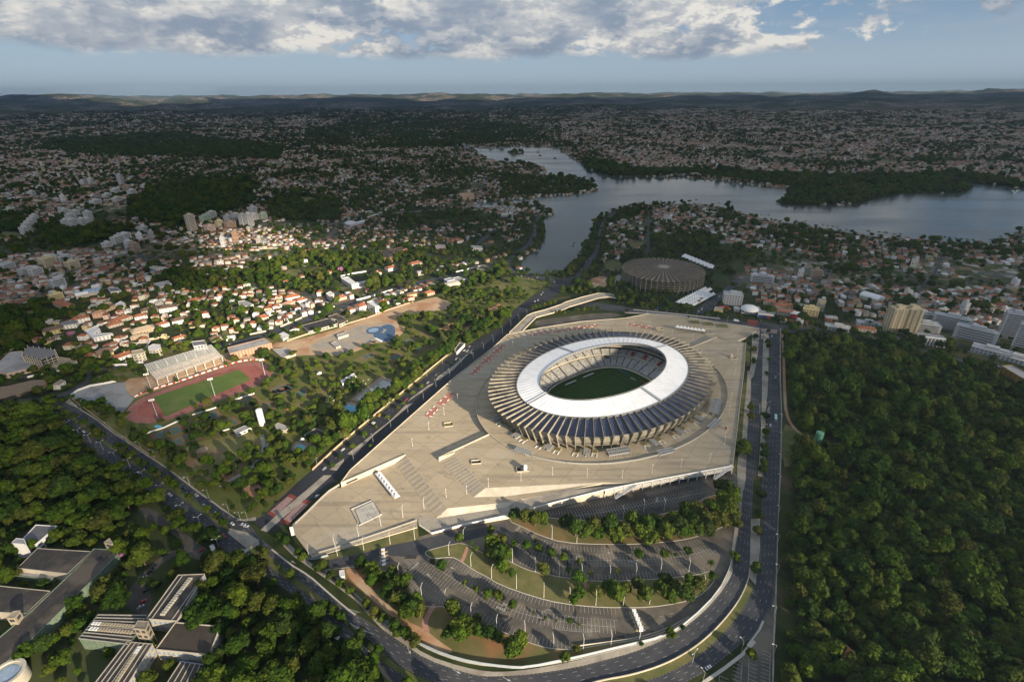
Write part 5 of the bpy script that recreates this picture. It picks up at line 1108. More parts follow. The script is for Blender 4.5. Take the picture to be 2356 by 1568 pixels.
# ================================================================== buildings
ORD=['first','second','third','fourth','fifth','sixth','seventh','eighth','ninth','tenth','eleventh','twelfth','thirteenth','fourteenth','fifteenth','sixteenth','seventeenth','eighteenth','nineteenth','twentieth']
def ordn(i):
 if i<20:return ORD[i]
 t=['','','twenty','thirty','forty','fifty'][(i+1)//10];u=(i+1)%10
 return{'twenty':'twentieth','thirty':'thirtieth','forty':'fortieth','fifty':'fiftieth'}[t]if u==0 else t+'-'+ORD[u-1]
dark_roof=mat('dark_sheet_roof',(.040,.037,.035),(.062,.056,.050),.3,.85,c3=(.115,.095,.075),s3=.06)
rail_m=mat('weathered_rail',(.34,.32,.28),(.42,.40,.35),.6,.85)
beige=mat('beige_render',(.36,.31,.22),(.43,.37,.27),.4,.9,c3=(.38,.31,.21),s3=.15)
cream=mat('cream_render',(.46,.43,.35),(.54,.50,.41),.3,.9,c3=(.44,.40,.32),s3=.1)
green_glass=mat('green_glass',(.12,.17,.13),(.24,.30,.21),.5,.3);blue_glass=mat('blue_panel',(.20,.28,.38),(.34,.42,.52),.4,.4)
grey_roof=mat('grey_roof',(.30,.29,.28),(.38,.37,.355),.3,.85,c3=(.24,.23,.22),s3=.08);white_roof=mat('white_roof',(.58,.58,.57),(.68,.68,.67),.2,.8,c3=(.48,.47,.46),s3=.08)
terra=mat('terracotta_roof',(.30,.11,.055),(.37,.15,.075),.8,.9,c3=(.24,.09,.05),s3=.2);brick=mat('brick_wall',(.34,.16,.10),(.42,.21,.13),.6,.9);tan_roof=mat('tan_roof',(.40,.31,.21),(.47,.37,.26),.4,.9)
win_m=mat('window_glass',(.045,.05,.06),(.08,.085,.095),.6,.2,spec=.6)
def quadw(k,q,h):return[Vector(p)for p in G(k,q,h)]
def block(name,k,q,h,wall,roof,label,cat='building',base=0.0,par=.5,beams=0,bdir=0,bm=None,win=0,floors=1,wm=None,reg=True,group=None,eave=0.0):
 """building from its roof outline read off the photograph at roof height h"""
 Q=quadw(k,q,h);n=len(Q);A=sum(Q[i].x*Q[(i+1)%n].y-Q[(i+1)%n].x*Q[i].y for i in range(n))
 if A<0:Q=Q[::-1]
 c=sum(Q,Vector((0,0)))/n;e=empty(name,(c.x,c.y,base),0,label,cat,group);L_=[(p.x-c.x,p.y-c.y)for p in Q]
 b=MB();b.prism(L_,0,h-base-.05,wall);b.build('wall',wall,e)
 b=MB();b.prism([(x*(1+eave),y*(1+eave))for x,y in L_],h-base-.05,h-base+.25,roof)
 b.build('roof',roof,e)
 if par:b=MB();strip_quads(b,L_+[L_[0]],.45,h-base+.2,wall,h=par);b.build('parapet',wall,e)
 if reg:NOGO.append([tuple(p)for p in Q]);NOGO.append([tuple(p)for p in quadw(k,q,0)])
 if beams and n==4:
  P=[Vector(p)for p in L_];
  if bdir:P=P[1:]+P[:1]
  for i in range(beams+1):
   f=i/beams;p=P[0].lerp(P[3],f);r_=P[1].lerp(P[2],f);b=MB();strip_quads(b,[tuple(p),tuple(r_)],.45,h-base+.25,bm or MATS['weathered_rail'],h=.5);b.build('roof_beam',bm or MATS['weathered_rail'],e)
 if win:
  hh=(h-base)/floors
  for i in range(n):
   p=Vector(L_[i]);q2=Vector(L_[(i+1)%n]);L=(q2-p).length;u=(q2-p)/L if L>0 else None
   if L<5:continue
   nn=Vector((u.y,-u.x));m_=max(1,int(L/win));mid=(p+q2)/2+c
   if nn.y>.35:continue
   for fl_ in range(floors):
    for j in range(m_):
     a=p+u*(L*(j+.5)/m_)+nn*.06;b=MB();b.box((0,0,0),(L/m_*.55,.16,hh*.45),wm or win_m)
     o=b.build('window',None,e);o.location=(a.x,a.y,hh*(fl_+.3));o.rotation_euler=(0,0,math.atan2(u.y,u.x))
 return e,L_,c
# --- campus, lower left
block('campus_hall','B',[(165,500),(275,380),(435,390),(270,530)],8,white_m,mat('slate_roof',(.12,.12,.13),(.17,.17,.18),.3,.8),'white flat-roofed hall with grey roof among trees at the lower left',win=5,floors=2,par=.8)
block('white_tower','B',[(85,516),(125,480),(182,485),(200,525),(180,522)],15,white_m,grey_roof,'plain white tower beside the grey-roofed hall','tower',par=.3)
block('campus_hall','B',[(135,705),(285,556),(690,580),(515,748)],8,wall_conc,dark_roof,'wide dark corrugated roof hall joining the long dark building',par=.3)
e,L_,c=block('campus_hall','B',[(715,560),(880,570),(898,600),(560,935),(300,1190),(-40,1500),(-120,1330),(250,1025),(590,700)],8.4,green_glass,dark_roof,'long diagonal dark-roofed building with green glass side at the lower left',par=.5)
block('campus_hall','B',[(-60,835),(380,880),(200,1050),(-120,1035)],8,wall_conc,dark_roof,'dark corrugated roof hall at the left frame edge',par=.3)
block('glass_gallery','B',[(170,715),(430,745),(390,790),(110,760)],4,green_glass,grey_roof,'low grey glazed gallery in the courtyard of the dark halls',par=.2)
for q,h,lb in(([(790,512),(832,478),(858,520),(848,522)],15,'beige stair tower at the upper end of the long dark building'),([(50,1085),(100,1035),(152,1028),(112,1082)],15,'beige stair tower halfway down the long dark building')):block('stair_tower','B',q,h,beige,beige,lb,'tower',par=.4,win=6,floors=3)
rail_m=mat('weathered_rail',(.34,.32,.28),(.42,.40,.35),.6,.85)
e,L_,c=block('campus_hall','B',[(1355,760),(1555,752),(1345,1108),(1115,1092)],11,cream,dark_roof,'raised campus building with white-edged roof and a row of roof vents',par=.7,win=3.2,floors=2,wm=blue_glass)
P=[Vector(p)for p in L_]
for i in range(17):
 f=.05+.9*i/16
 a_=Vector(quadw('B',[(1455,775)],11)[0])-c;b_=Vector(quadw('B',[(1225,1075)],11)[0])-c;p=a_.lerp(b_,f);b=MB();b.box((p.x,p.y,11.25),(3.2,1.3,1.2),cream,rz=math.atan2((b_-a_).y,(b_-a_).x)+math.pi/2,taper=.8);b.build('roof_vent',cream,e)
for a,z_ in(((1385,765),(1150,1095)),((1540,770),(1300,1108))):
 A_=quadw('B',[a],11)[0]-c;B_=quadw('B',[z_],11)[0]-c;b=MB();strip_quads(b,[tuple(A_),tuple(B_)],.5,11.2,rail_m,h=.6);b.build('roof_rail',rail_m,e)
e,L_,c=block('campus_hall','B',[(745,1060),(1115,1065),(985,1285),(600,1240)],10,green_glass,dark_roof,'campus building with pale beams and white skylights across its dark roof',par=.5,beams=8,bdir=0,win=3,wm=green_glass)
for(x0,y0),(x1,y1)in(((700,1125),(1020,1150)),((680,1165),(1010,1195))):
 A_=quadw('B',[(x0,y0)],10)[0]-c;B_=quadw('B',[(x1,y1)],10)[0]-c
 for i in range(14):p=A_.lerp(B_,(i+.5)/14);b=MB();b.box((p.x,p.y,10.3),(1.5,2.4,.7),white_m if i<3 else beige,rz=math.atan2((B_-A_).y,(B_-A_).x),taper=.85);b.build('skylight',None,e)
block('stair_tower','B',[(1015,1162),(1048,1106),(1130,1112),(1105,1172)],19,beige,mat('dusty_roof',(.24,.20,.15),(.30,.26,.2),.5,.9),'beige tower where the campus buildings cross','tower',win=4,floors=4)
e,L_,c=block('campus_hall','B',[(1335,1120),(1672,1150),(1590,1365),(1185,1325)],10,cream,mat('brown_black_roof',(.055,.046,.036),(.075,.062,.048),.3,.9),'campus building with a plain square brown roof',win=3.2,floors=2,wm=blue_glass,par=.8)
e,L_,c=block('campus_hall','B',[(965,1265),(1160,1282),(925,1660),(660,1660)],10,cream,dark_roof,'campus building with pale beams running along its roof at the bottom edge',par=.5,beams=6,bdir=1,win=3.2,floors=2,wm=blue_glass)
A_=quadw('B',[(1065,1300)],10)[0]-c;B_=quadw('B',[(840,1640)],10)[0]-c
for i in range(16):p=A_.lerp(B_,(i+.5)/16);b=MB();b.box((p.x,p.y,10.3),(1.5,2.4,.8),beige if i>2 else white_m,rz=math.atan2((B_-A_).y,(B_-A_).x),taper=.85);b.build('skylight',None,e)
block('campus_hall','B',[(1375,1415),(1562,1440),(1480,1660),(1230,1640)],7,blue_glass,dark_roof,'lower campus wing with pale roof beams at the bottom edge',par=.4,beams=5,bdir=1)
p=g1('B',48,1500,9);e=empty('round_tank',(*p,0),0,'round cream tank with open rim at the lower left corner','tank');b=MB();b.cyl((0,0,0),(0,0,8.2),9,n=40);b.build('tank_wall',cream,e,smooth=False)
b=MB();V=[];n=40
for r_,z in((9.2,8.2),(9.2,9.2),(7.4,9.2),(7.4,8.3)):V+=[(r_*math.cos(2*math.pi*i/n),r_*math.sin(2*math.pi*i/n),z)for i in range(n)]
b.add(V,[(q*n+i,q*n+(i+1)%n,(q+1)*n+(i+1)%n,(q+1)*n+i)for q in range(3)for i in range(n)]);b.build('tank_rim',cream,e);b=MB();b.cyl((0,0,8.2),(0,0,8.5),6,5.5,n=32);b.build('tank_cover',blue_glass,e);spot(*p,12)
block('white_wing','B',[(-60,1375),(60,1385),(40,1440),(-80,1430)],7,white_m,grey_roof,'white-edged low wing at the left edge above the round tank',par=.8)
block('forest_house','E',[(660,1240),(730,1285),(790,1340),(760,1455),(690,1420),(700,1330)],5,brick,terra,'red-roofed house almost hidden in the dark wood','house',par=0)
block('gate_house','C',[(680,725),(715,720),(718,765),(682,768)],3.2,white_m,white_roof,'small white gate house on the verge by the parking entrance','hut',par=.2);spot(*g1('C',698,750),5)
block('guard_post','B',[(1590,540),(1620,515),(1635,560),(1610,575)],3.5,cream,white_roof,'small pale guard house at the campus entrance','hut',par=.3)
block('water_feature','C',[(800,262),(935,198),(985,298),(845,372)],1.5,wall_conc,mat('pale_slab',(.44,.42,.37),(.52,.49,.43),.4,.85,c3=(.36,.34,.3),s3=.2),'square pale fountain basin with rows of jets on the lower plaza','fountain',base=1.0,par=0,reg=False)
FQ=G('C',[(768,262),(930,192),(1003,298),(828,382)],1);wall3('fountain_rail',[(x,y,1.0)for x,y in FQ+[FQ[0]]],.15,1.0,steel,'grey railing round the square fountain basin','railing')
b=MB();Q=[Vector(p)for p in G('C',[(820,275),(925,222),(968,292),(850,350)],1.75)]
for i in range(5):
 for j in range(6):
  p=Q[0].lerp(Q[3],(i+.5)/5).lerp(Q[1].lerp(Q[2],(i+.5)/5),(j+.5)/6);b.box((p.x,p.y,1.76),(.5,.5,.06),dark_m)
tag(b.build('fountain_jets',dark_m),'grid of dark water jets set in the fountain basin','jets',None,'stuff')
# --- grandstand with slatted white roof
Q=quadw('F',[(870,365),(1480,183),(1585,290),(985,500)],11.5);c=sum(Q,Vector((0,0)))/4;e=empty('grandstand',(c.x,c.y,0),0,'grandstand under construction with slatted white steel roof beside the red track','grandstand');q=[p-c for p in Q]
NOGO.append([tuple(p)for p in quadw('F',[(860,380),(1480,190),(1620,350),(1000,570)],0)])
steelw=mat('white_steel',(.76,.74,.66),(.84,.82,.74),.8,.6);terr_m=mat('raw_terrace',(.34,.24,.16),(.42,.31,.21),.5,.9)
for i in range(8):
 f=i/7;p,r_=q[0].lerp(q[1],f),q[3].lerp(q[2],f);b=MB();b.cyl((p.x,p.y,12.1),(r_.x,r_.y,10.6),.5,n=5);b.cyl((p.x,p.y,10.8),(r_.x,r_.y,9.6),.3,n=5)
 for s in np.linspace(0,1,9)[:-1]:a=p.lerp(r_,s);d=p.lerp(r_,s+.125);b.cyl((a.x,a.y,12.1-1.5*s),(d.x,d.y,10.8-1.2*(s+.125)),.16,n=4)
 b.build('roof_truss',steelw,e)
for i in range(7):
 b=MB()
 for s in range(15):
  g=(s+.5)/15;a=q[0].lerp(q[3],g).lerp(q[1].lerp(q[2],g),(i+.06)/7);d=q[0].lerp(q[3],g).lerp(q[1].lerp(q[2],g),(i+.94)/7);strip_quads(b,[tuple(a),tuple(d)],1.4,12.5-1.5*g,steelw,h=.12)
 b.build('roof_slats',steelw,e)
for s in(0,1):
 for i in range(8):p=q[0].lerp(q[3],.12 if s else .92).lerp(q[1].lerp(q[2],.12 if s else .92),i/7);b=MB();b.cyl((p.x,p.y,0),(p.x,p.y,10.8),.35,n=6);b.build('roof_column',steelw,e)
for i in range(7):
 g0=.25+i*.085;a0,a1_=q[0].lerp(q[3],g0),q[1].lerp(q[2],g0);b0,b1=q[0].lerp(q[3],g0+.085),q[1].lerp(q[2],g0+.085);b=MB();b.prism([tuple(a0),tuple(a1_),tuple(b1),tuple(b0)],0,5.6-i*.75,terr_m);b.build('terrace_step',tan_roof,e)
block('brick_annex','F',[(1630,208),(1975,122),(2035,165),(1655,265)],9,mat('orange_brick',(.46,.25,.16),(.54,.31,.20),.5,.9),grey_roof,'long orange brick building with grey roof beside the grandstand',win=4,floors=3)
block('shed','H',[(243,320),(310,290),(372,325),(300,355)],4,steel,white_roof,'grey metal shed roof at the end of the building site','shed',par=0)
for qq,lb,m1,m2,h in(([(800,320),(895,290),(905,315),(810,345)],'long low site cabin on the stony yard',cream,grey_roof,3),([(745,395),(790,385),(835,420),(790,435)],'small grey ruin on the stony yard',wall_conc,grey_roof,2.5),([(720,150),(800,125),(900,190),(820,225),(800,180),(750,170)],'flat-roofed school block with white edge by the club street',cream,dark_roof,5),([(475,235),(720,170),(810,215),(540,290)],'large flat black-roofed hall along the club street',cream,mat('black_roof',(.035,.034,.036),(.05,.048,.05),.3,.9),4.5),([(835,740),(960,672),(975,700),(850,770)],'white pitched club hall under the trees near the drained pool',white_m,white_roof,5),([(500,1240),(600,1180),(735,1230),(640,1300)],'flat-roofed club house with grey roof by the paddling pools',cream,dark_roof,4.5),([(1880,460),(1930,390),(1975,400),(1900,480)],'white entrance pavilion beside the central avenue',white_m,dark_roof,4),([(225,1145),(265,1130),(360,1170),(330,1195),(250,1190)],'low white and grey pavilion near the water tower',cream,grey_roof,3.5),([(210,455),(330,440),(420,490),(300,530)],'low grey sheds at the end of the running track',wall_conc,grey_roof,3.5)):block('club_building','H',qq,h,m1,m2,lb,par=.4,win=5 if h>4 else 0)
block('changing_block','F',[(1690,970),(1790,925),(1850,940),(1720,1000)],3.5,white_m,grey_roof,'small white changing block at the top of the park lawn',par=.2,win=4)
# --- water towers
for k,(x,y),r_,h,m,lb in(('F',(1953,912),3.4,19,white_m,'tall white cylindrical water tower among the club trees'),('P',(1966,992),3.6,17,mat('green_paint',(.10,.26,.17),(.13,.32,.21),.5,.5),'green cylindrical water tank at the edge of the wood')):
 p=g1(k,x,y);e=empty('water_tower',(*p,0),0,lb,'water tower');b=MB();b.cyl((0,0,0),(0,0,h),r_,n=32);b.build('tank',m,e);b=MB();b.cyl((0,0,h),(0,0,h+.8),r_*.96,r_*.6,n=32);b.build('tank_cap',m,e);b=MB();b.box((r_+.2,0,0),(.1,.6,h),steel);b.build('ladder',steel,e);spot(*p,6)
# --- construction site at the left
e,L_,c=block('unfinished_building','G',[(200,500),(262,428),(495,455),(520,500),(385,545)],17,dark_m,mat('raw_slab',(.16,.155,.15),(.22,.21,.20),.3,.9),'unfinished concrete frame building with open floors at the left',par=0)
for fl_ in range(5):
 b=MB();b.prism([(x*1.06,y*1.06)for x,y in L_],fl_*3.4,fl_*3.4+.5,wall_conc);b.build('floor_slab',wall_conc,e)
for i,(p,u)in enumerate(resample([(x*1.05,y*1.05)for x,y in L_+[L_[0]]],5.0)):b=MB();b.box((p.x,p.y,0),(.6,.6,19 if i%2 else 17),wall_conc);b.build('column',wall_conc,e)
block('unfinished_podium','G',[(-40,600),(90,480),(200,470),(215,520),(380,560),(340,610),(60,680),(-40,660)],6,tan_roof,grey_roof,'low unfinished concrete podium beside the open frame',par=.6,win=5);block('unfinished_podium','G',[(520,520),(700,545),(715,575),(560,615),(440,610),(480,580)],5,wall_conc,tan_roof,'pale unfinished terrace below the open frame',par=.5)
block('thatched_hall','G',[(-40,800),(60,790),(300,735),(420,728),(430,760),(300,820),(60,895),(-40,900)],5,bark_m,mat('brown_thatch',(.17,.125,.085),(.23,.17,.12),.4,.95),'long brown thatch-like roof at the left edge beside the road','hall',par=0)
# --- hero houses with real roofs: wall, roof, chimney, windows
def gable_house(k,x,y,x2,y2,L,W_,H,wall,roof,label,hip=True,name='house',floors=2,rh=.26):
 p=Vector(g1(k,x,y));d=Vector(g1(k,x2,y2))-p;a=math.atan2(d.y,d.x);e=empty(name,(p.x,p.y,0),a,label,'house');spot(p.x,p.y,max(L,W_)*.55)
 b=MB();b.box((0,0,0),(L,W_,H),wall);b.build('wall',wall,e);X2,Y2=L/2+.8,W_/2+.8;k_=X2-(Y2*.8 if hip else 0);h=W_*rh
 b=MB();b.add([(-X2,-Y2,H),(X2,-Y2,H),(X2,Y2,H),(-X2,Y2,H),(-k_,0,H+h),(k_,0,H+h)],[(0,1,5,4),(1,2,5),(2,3,4,5),(3,0,4),(3,2,1,0)],roof);r_=b.build('roof',roof,e)
 b=MB();b.box((L*.2,0,H+h*.7),(1.2,1.0,1.6),wall);b.build('chimney',wall,r_)
 hh=H/floors
 for fl_ in range(floors):
  for s in(-1,1):
   for j in range(max(2,int(L/4))):b=MB();b.box((-L/2+L*(j+.5)/max(2,int(L/4)),s*(W_/2+.04),hh*(fl_+.3)),(1.6,.14,1.3),win_m);b.build('window',win_m,e)
  for s in(-1,1):
   for j in range(2):b=MB();b.box((s*(L/2+.04),-W_/4+W_/2*j,hh*(fl_+.3)),(.14,1.4,1.3),win_m);b.build('window',win_m,e)
 return e
yel=mat('yellow_render',(.62,.50,.24),(.70,.58,.30),.4,.9);brown_roof=mat('brown_tiles',(.13,.085,.06),(.18,.12,.085),.8,.9);pinkw=mat('pink_render',(.50,.30,.22),(.58,.36,.27),.4,.9)
for a in[('G',975,520,1040,500,17,13,6.5,yel,brown_roof,'yellow house with steep brown gable roof left of the grandstand',False,2,.45),('G',1130,530,1190,510,19,13,4.5,white_m,terra,'low white house with broad orange roof between the yellow house and white block',False,1,.25),('G',755,200,830,185,22,13,7.5,white_m,terra,'white two-storey house with red hip roof on the slope at the left',True,2,.28),('G',640,250,710,240,22,13,7,white_m,MATS['slate_roof'],'white house with dark slate roof beside the red-roofed one',True,2,.3),('G',500,300,570,285,24,14,7,yel,brown_roof,'cream villa with dark brown roof near the left wooded slope',True,2,.26),('G',460,390,500,382,12,9,4.5,yel,brown_roof,'small cream cottage with dark roof below the villa',True,1,.3),('G',920,150,980,140,16,13,8,pinkw,mat('pink_tiles',(.36,.19,.12),(.43,.24,.16),.8,.9),'pink house with stacked terraces on the left slope',True,2,.2),('G',1000,90,1050,70,22,12,6.5,tan_roof,brown_roof,'brown-roofed villa above the pink house',True,2,.25),('G',1110,195,1180,170,30,15,5,cream,terra,'sprawling red-roofed villa in the middle of the slope',True,1,.22),('G',1060,235,1130,215,20,11,4,cream,terra,'lower red-roofed wing of the sprawling villa',True,1,.22),('G',1380,110,1450,95,24,14,6,cream,brown_roof,'dark red-brown roofed house on the upper slope',True,2,.24),('G',1300,165,1350,155,17,12,5.5,white_m,terra,'white house with red roof left of the round garden pool',True,2,.24),('G',1555,95,1620,85,25,16,7.5,white_m,brown_roof,'large white villa with tan hip roof on the upper slope',True,2,.22),('G',1660,205,1730,190,22,15,6.5,white_m,brown_roof,'white villa with brown roof above the wide white wall',True,2,.2),('G',1500,240,1550,225,15,12,5.5,white_m,terra,'white garage house with red-brown roof beside the villa',True,2,.22),('G',1320,290,1420,265,30,18,5,tan_roof,tan_roof,'large sand-coloured house with pale tan roof',True,1,.22),('G',1290,345,1370,330,22,10,4,tan_roof,tan_roof,'low sand-coloured wing below the tan-roofed house',True,1,.2),('G',1990,365,2040,350,16,10,4.5,cream,brown_roof,'small brown-roofed house by the club street',True,1,.25),('G',1650,355,1700,340,16,8,3.5,cream,terra,'long low red-roofed outbuilding near the club street',True,1,.25),('G',590,60,700,110,48,15,6,cream,terra,'long white building with orange-red roof on the left hill',True,2,.25),('G',1790,25,1840,15,20,13,6,cream,terra,'house with bright orange roof on the crest of the slope',True,2,.24),('H',1035,75,1080,60,20,15,7,white_m,terra,'white two-storey house with orange roof by the earth yard',True,2,.22),('H',1215,40,1270,20,20,14,5,white_m,terra,'red-roofed house behind the white apartment block',True,1,.24),('H',120,175,170,165,16,13,5,cream,terra,'orange-roofed house beside the palm garden',True,1,.24),('J',390,1370,440,1360,24,14,6,white_m,terra,'red-roofed house in the sunny quarter west of the crossroads',True,2,.24),('J',470,1395,510,1385,18,12,5,white_m,terra,'second red-roofed house in the sunny quarter west of the crossroads',True,1,.24),('J',360,1425,400,1405,18,14,5,cream,mat('rose_roof',(.42,.22,.16),(.50,.28,.2),.6,.9),'house with pale rose roof in the sunny quarter',True,1,.24),('J',1160,1150,1200,1140,18,12,5.5,white_m,terra,'orange-roofed house beside the white walled complex',True,2,.24),('J',1300,1100,1340,1090,22,14,6,white_m,terra,'white house with red roof behind the wood',True,2,.22),('J',1520,1060,1570,1050,26,15,6,cream,terra,'big orange-roofed house with terrace at the top of the wood',True,2,.22),('J',1490,1340,1540,1330,24,12,5,yel,brown_roof,'long brown-roofed shop along the earth bank',True,1,.22),('J',1635,1330,1680,1318,22,12,5,pinkw,terra,'orange-roofed shop next to the arched hall',True,1,.22),('J',840,1370,880,1360,16,12,5,cream,terra,'orange-roofed house beside the green plot',True,1,.24),('J',1620,745,1660,750,26,15,6,white_m,terra,'red-roofed white house on the shaded slope',True,2,.22),('J',1890,855,1950,840,40,16,6,white_m,terra,'long red-roofed white villa near the lake road',True,2,.22)]:
 gable_house(*a[:11],hip=a[11],floors=a[12],rh=a[13])
def flat_block(k,q,h,label,wall=white_m,roof=white_roof,floors=2,win=4,**kw):return block(kw.pop('name','white_building'),k,q,h,wall,roof,label,floors=floors,win=win,**kw)
flat_block('G',[(1210,470),(1310,450),(1330,480),(1260,560-60),(1215,500)],11,'cream three-storey house with tan roof between white walls',cream,tan_roof,3)
flat_block('G',[(1360,430),(1410,405),(1475,410),(1480,440),(1430,465),(1365,460)],10,'white cubic house with stepped terraces between white walls',cream,white_roof,3)
flat_block('G',[(790,290),(900,245),(920,270),(850,310),(1030,305),(1040,315),(860,350)],6,'white angular modern house on the left slope',white_m,white_roof,2);flat_block('G',[(1060,40),(1110,10),(1150,30),(1140,50),(1070,60)],8,'white modern house on the upper left slope',white_m,white_roof,2)
flat_block('G',[(2190,15),(2250,5),(2330,40),(2290,60),(2200,50)],7,'white stepped modern house near the crest',white_m,grey_roof,2);flat_block('G',[(1760,385),(1880,370),(1900,410),(1780,425)],7,'white and grey modern house behind the grandstand',white_m,MATS['slate_roof'],2)
flat_block('H',[(1075,20),(1125,5),(1208,50),(1150,65)],12,'white three-storey apartment block by the earth yard',white_m,white_roof,3);flat_block('H',[(142,115),(205,88),(222,100),(160,128)],5,'small white flat-roofed house near the club street',white_m,white_roof,1)
flat_block('J',[(838,1180),(905,1165),(975,1220),(1120,1190),(1140,1205),(935,1240)],8,'white complex with courtyard in the sunlit middle of the slope',white_m,white_roof,2);flat_block('J',[(700,1320),(740,1300),(772,1320),(735,1350)],9,'white cubic house near the crossroads',white_m,white_roof,2)
flat_block('J',[(1175,925),(1260,930),(1270,915),(1400,895),(1445,905),(1310,945),(1310,985),(1230,990),(1225,950)],10,'Y-shaped brick school with dark roof in the middle distance',brick,dark_roof,3);flat_block('J',[(1700,880),(1735,868),(1790,870),(1800,895),(1760,905),(1710,903)],9,'round-cornered brick building in the middle distance',brick,grey_roof,2)
flat_block('J',[(1783,1190),(1850,1172),(1885,1190),(1815,1208)],9,'blue and white two-storey building by the club street, left one',mat('pale_blue_wall',(.50,.58,.70),(.58,.66,.76),.5,.8),grey_roof,2);flat_block('J',[(1945,1145),(1985,1130),(2035,1140),(1985,1160)],8,'blue and white two-storey building by the club street, right one',MATS['pale_blue_wall'],grey_roof,2)
flat_block('J',[(1850,1180),(1950,1160),(2010,1180),(1900,1205)],6,'grey-roofed hall joining the two blue and white buildings',white_m,grey_roof,1);flat_block('J',[(2085,1090),(2130,1060),(2265,1070),(2180,1105)],8,'long building with brown roof and balconies near the lake road',cream,dark_roof,3)
flat_block('J',[(868,670),(900,650),(1000,655),(1060,640),(1040,665),(900,685)],7,'white flat complex at the bend of the far avenue',white_m,white_roof,2);flat_block('J',[(780,885),(850,870),(900,880),(830,900)],6,'white flat-roofed house in the shaded middle slope',white_m,white_roof,2)
flat_block('J',[(2030,880),(2130,885),(2140,905),(2040,900)],6,'long grey-roofed shed near the lake road',white_m,grey_roof,1);flat_block('I',[(1370,845),(1400,835),(1530,850),(1440,865)],8,'white warehouse with brown roof at the edge of the sunlit quarter',white_m,tan_roof,1)
flat_block('I',[(1410,1000),(1545,972),(1580,1000),(1470,1030)],7,'large grey shed roof above the sunny slope',steel,grey_roof,1);flat_block('I',[(990,1040),(1080,1035),(1115,1065),(1020,1075)],8,'white hall with grey roof in the crowded quarter',white_m,MATS['slate_roof'],2)
def arched(k,x,y,x2,y2,L,W_,H,m,label,name='arched_hall'):
 p=Vector(g1(k,x,y));d=Vector(g1(k,x2,y2))-p;e=empty(name,(p.x,p.y,0),math.atan2(d.y,d.x),label,'hall');spot(p.x,p.y,L*.55);b=MB();b.box((0,0,0),(L,W_,H),cream);b.build('wall',cream,e)
 b=MB();n=12;V=[(sx*(L/2+.3),math.cos(math.pi*i/n)*(W_/2+.3),H+math.sin(math.pi*i/n)*W_*.22)for sx in(-1,1)for i in range(n+1)];b.add(V,[(i,i+1,n+2+i,n+1+i)for i in range(n)]+[tuple(range(n+1)),tuple(range(n+1,2*n+2))[::-1]]);b.build('roof',m,e);return e
arched('J',1840,1265,1920,1245,34,20,6,cream,'arched pale hall on the earth bank');arched('I',865,1092,910,1085,26,18,6,blue_glass,'blue-grey arched hall in the crowded quarter');arched('I',760,1120,800,1112,18,14,6,white_m,'small white arched hall beside the blue-grey one')
arched('L',1040,1285,1090,1300,30,22,6,white_m,'triple white vaulted roof in the town on the right')
# --- garden walls, white and sunlit
for k,pts,h,m,lb in(('G',[(640,905),(655,880),(720,835),(830,795),(1000,765),(1070,750)],2.6,white_m,'long white wall curving round the gravel yard'),('G',[(255,715),(400,680),(560,650),(690,615)],2.6,white_m,'white wall along the road below the unfinished building'),('G',[(1030,590),(1060,605),(1200,600),(1320,580)],3.2,white_m,'white street wall below the orange-roofed house'),('G',[(1160,570),(1230,450),(1290,380),(1500,345)],2.4,white_m,'white garden wall rising left of the three-storey house'),('G',[(1310,560),(1350,430),(1385,375)],2.4,white_m,'white garden wall between the two white houses'),('G',[(780,290),(900,240),(1000,205)],2.4,white_m,'white wall behind the angular modern house'),('G',[(1560,150),(1680,125),(1790,95)],2.6,white_m,'wide white terrace wall below the tan-roofed villa'),('G',[(0,530),(150,430),(340,320)],2.2,cream,'pale wall along the wooded hill at the far left'),('G',[(1110,380),(1250,400),(1480,350),(1560,340)],2,tan_roof,'tan garden wall above the two white houses'),('J',[(980,1385),(1060,1365),(1180,1330),(1310,1290)],2.8,white_m,'white wall along the club street beside the green plot'),('J',[(835,1165),(940,1140),(1070,1120)],2.6,white_m,'white wall behind the courtyard complex'),('J',[(600,1380),(650,1390),(760,1420)],2.2,white_m,'white wall at the crossroads'),('J',[(0,1290),(30,1280),(160,1255)],2,cream,'cream wall at the left of the sunny quarter'),('J',[(1370,1165),(1470,1140),(1560,1110)],2,cream,'cream wall behind the garden trees'),('J',[(1895,1125),(2000,1100),(2130,1065)],2.4,white_m,'white wall on the far side of the club street'),('J',[(280,905),(0,912)],2.2,cream,'cream wall round the terrace of pastel houses'),('J',[(1050,575),(1110,565),(1180,590),(1090,620),(1010,640)],3,white_m,'white wall round the plot at the far avenue'),('H',[(280,250),(350,220),(480,165)],2.6,cream,'cream wall along the club street at the left'),('H',[(600,130),(780,65)],3,cream,'tall cream retaining wall near the crossroads'),('H',[(0,320),(150,290)],2.4,cream,'cream wall at the far left end of the club street'),('H',[(345,300),(460,250),(560,290)],2.2,white_m,'white wall round the green yard'),('H',[(340,380),(550,310),(620,290)],2.4,tan_roof,'tan boundary wall of the earth yard'),('H',[(900,220),(1100,160),(1270,95),(1500,20)],2.2,pinkw,'long pink boundary wall above the earth yard'),('K',[(0,790),(120,825),(240,850)],4,cream,'long pale wall near the west lake drive'),('F',[(880,1000),(1050,945),(1190,880)],1.6,white_m,'white wall above the lower left courts'),('F',[(1310,830),(1530,760)],1.6,white_m,'white wall above the middle courts'),('F',[(1700,690),(1880,630)],1.6,white_m,'white wall above the courts near the club trees'),('F',[(1590,975),(1670,950)],1.4,white_m,'short white wall at the top of the park lawn')):
 P=G(k,pts);b=MB();strip_quads(b,P,.5,0,m,h=h);tag(b.build('garden_wall',m),lb,'wall')
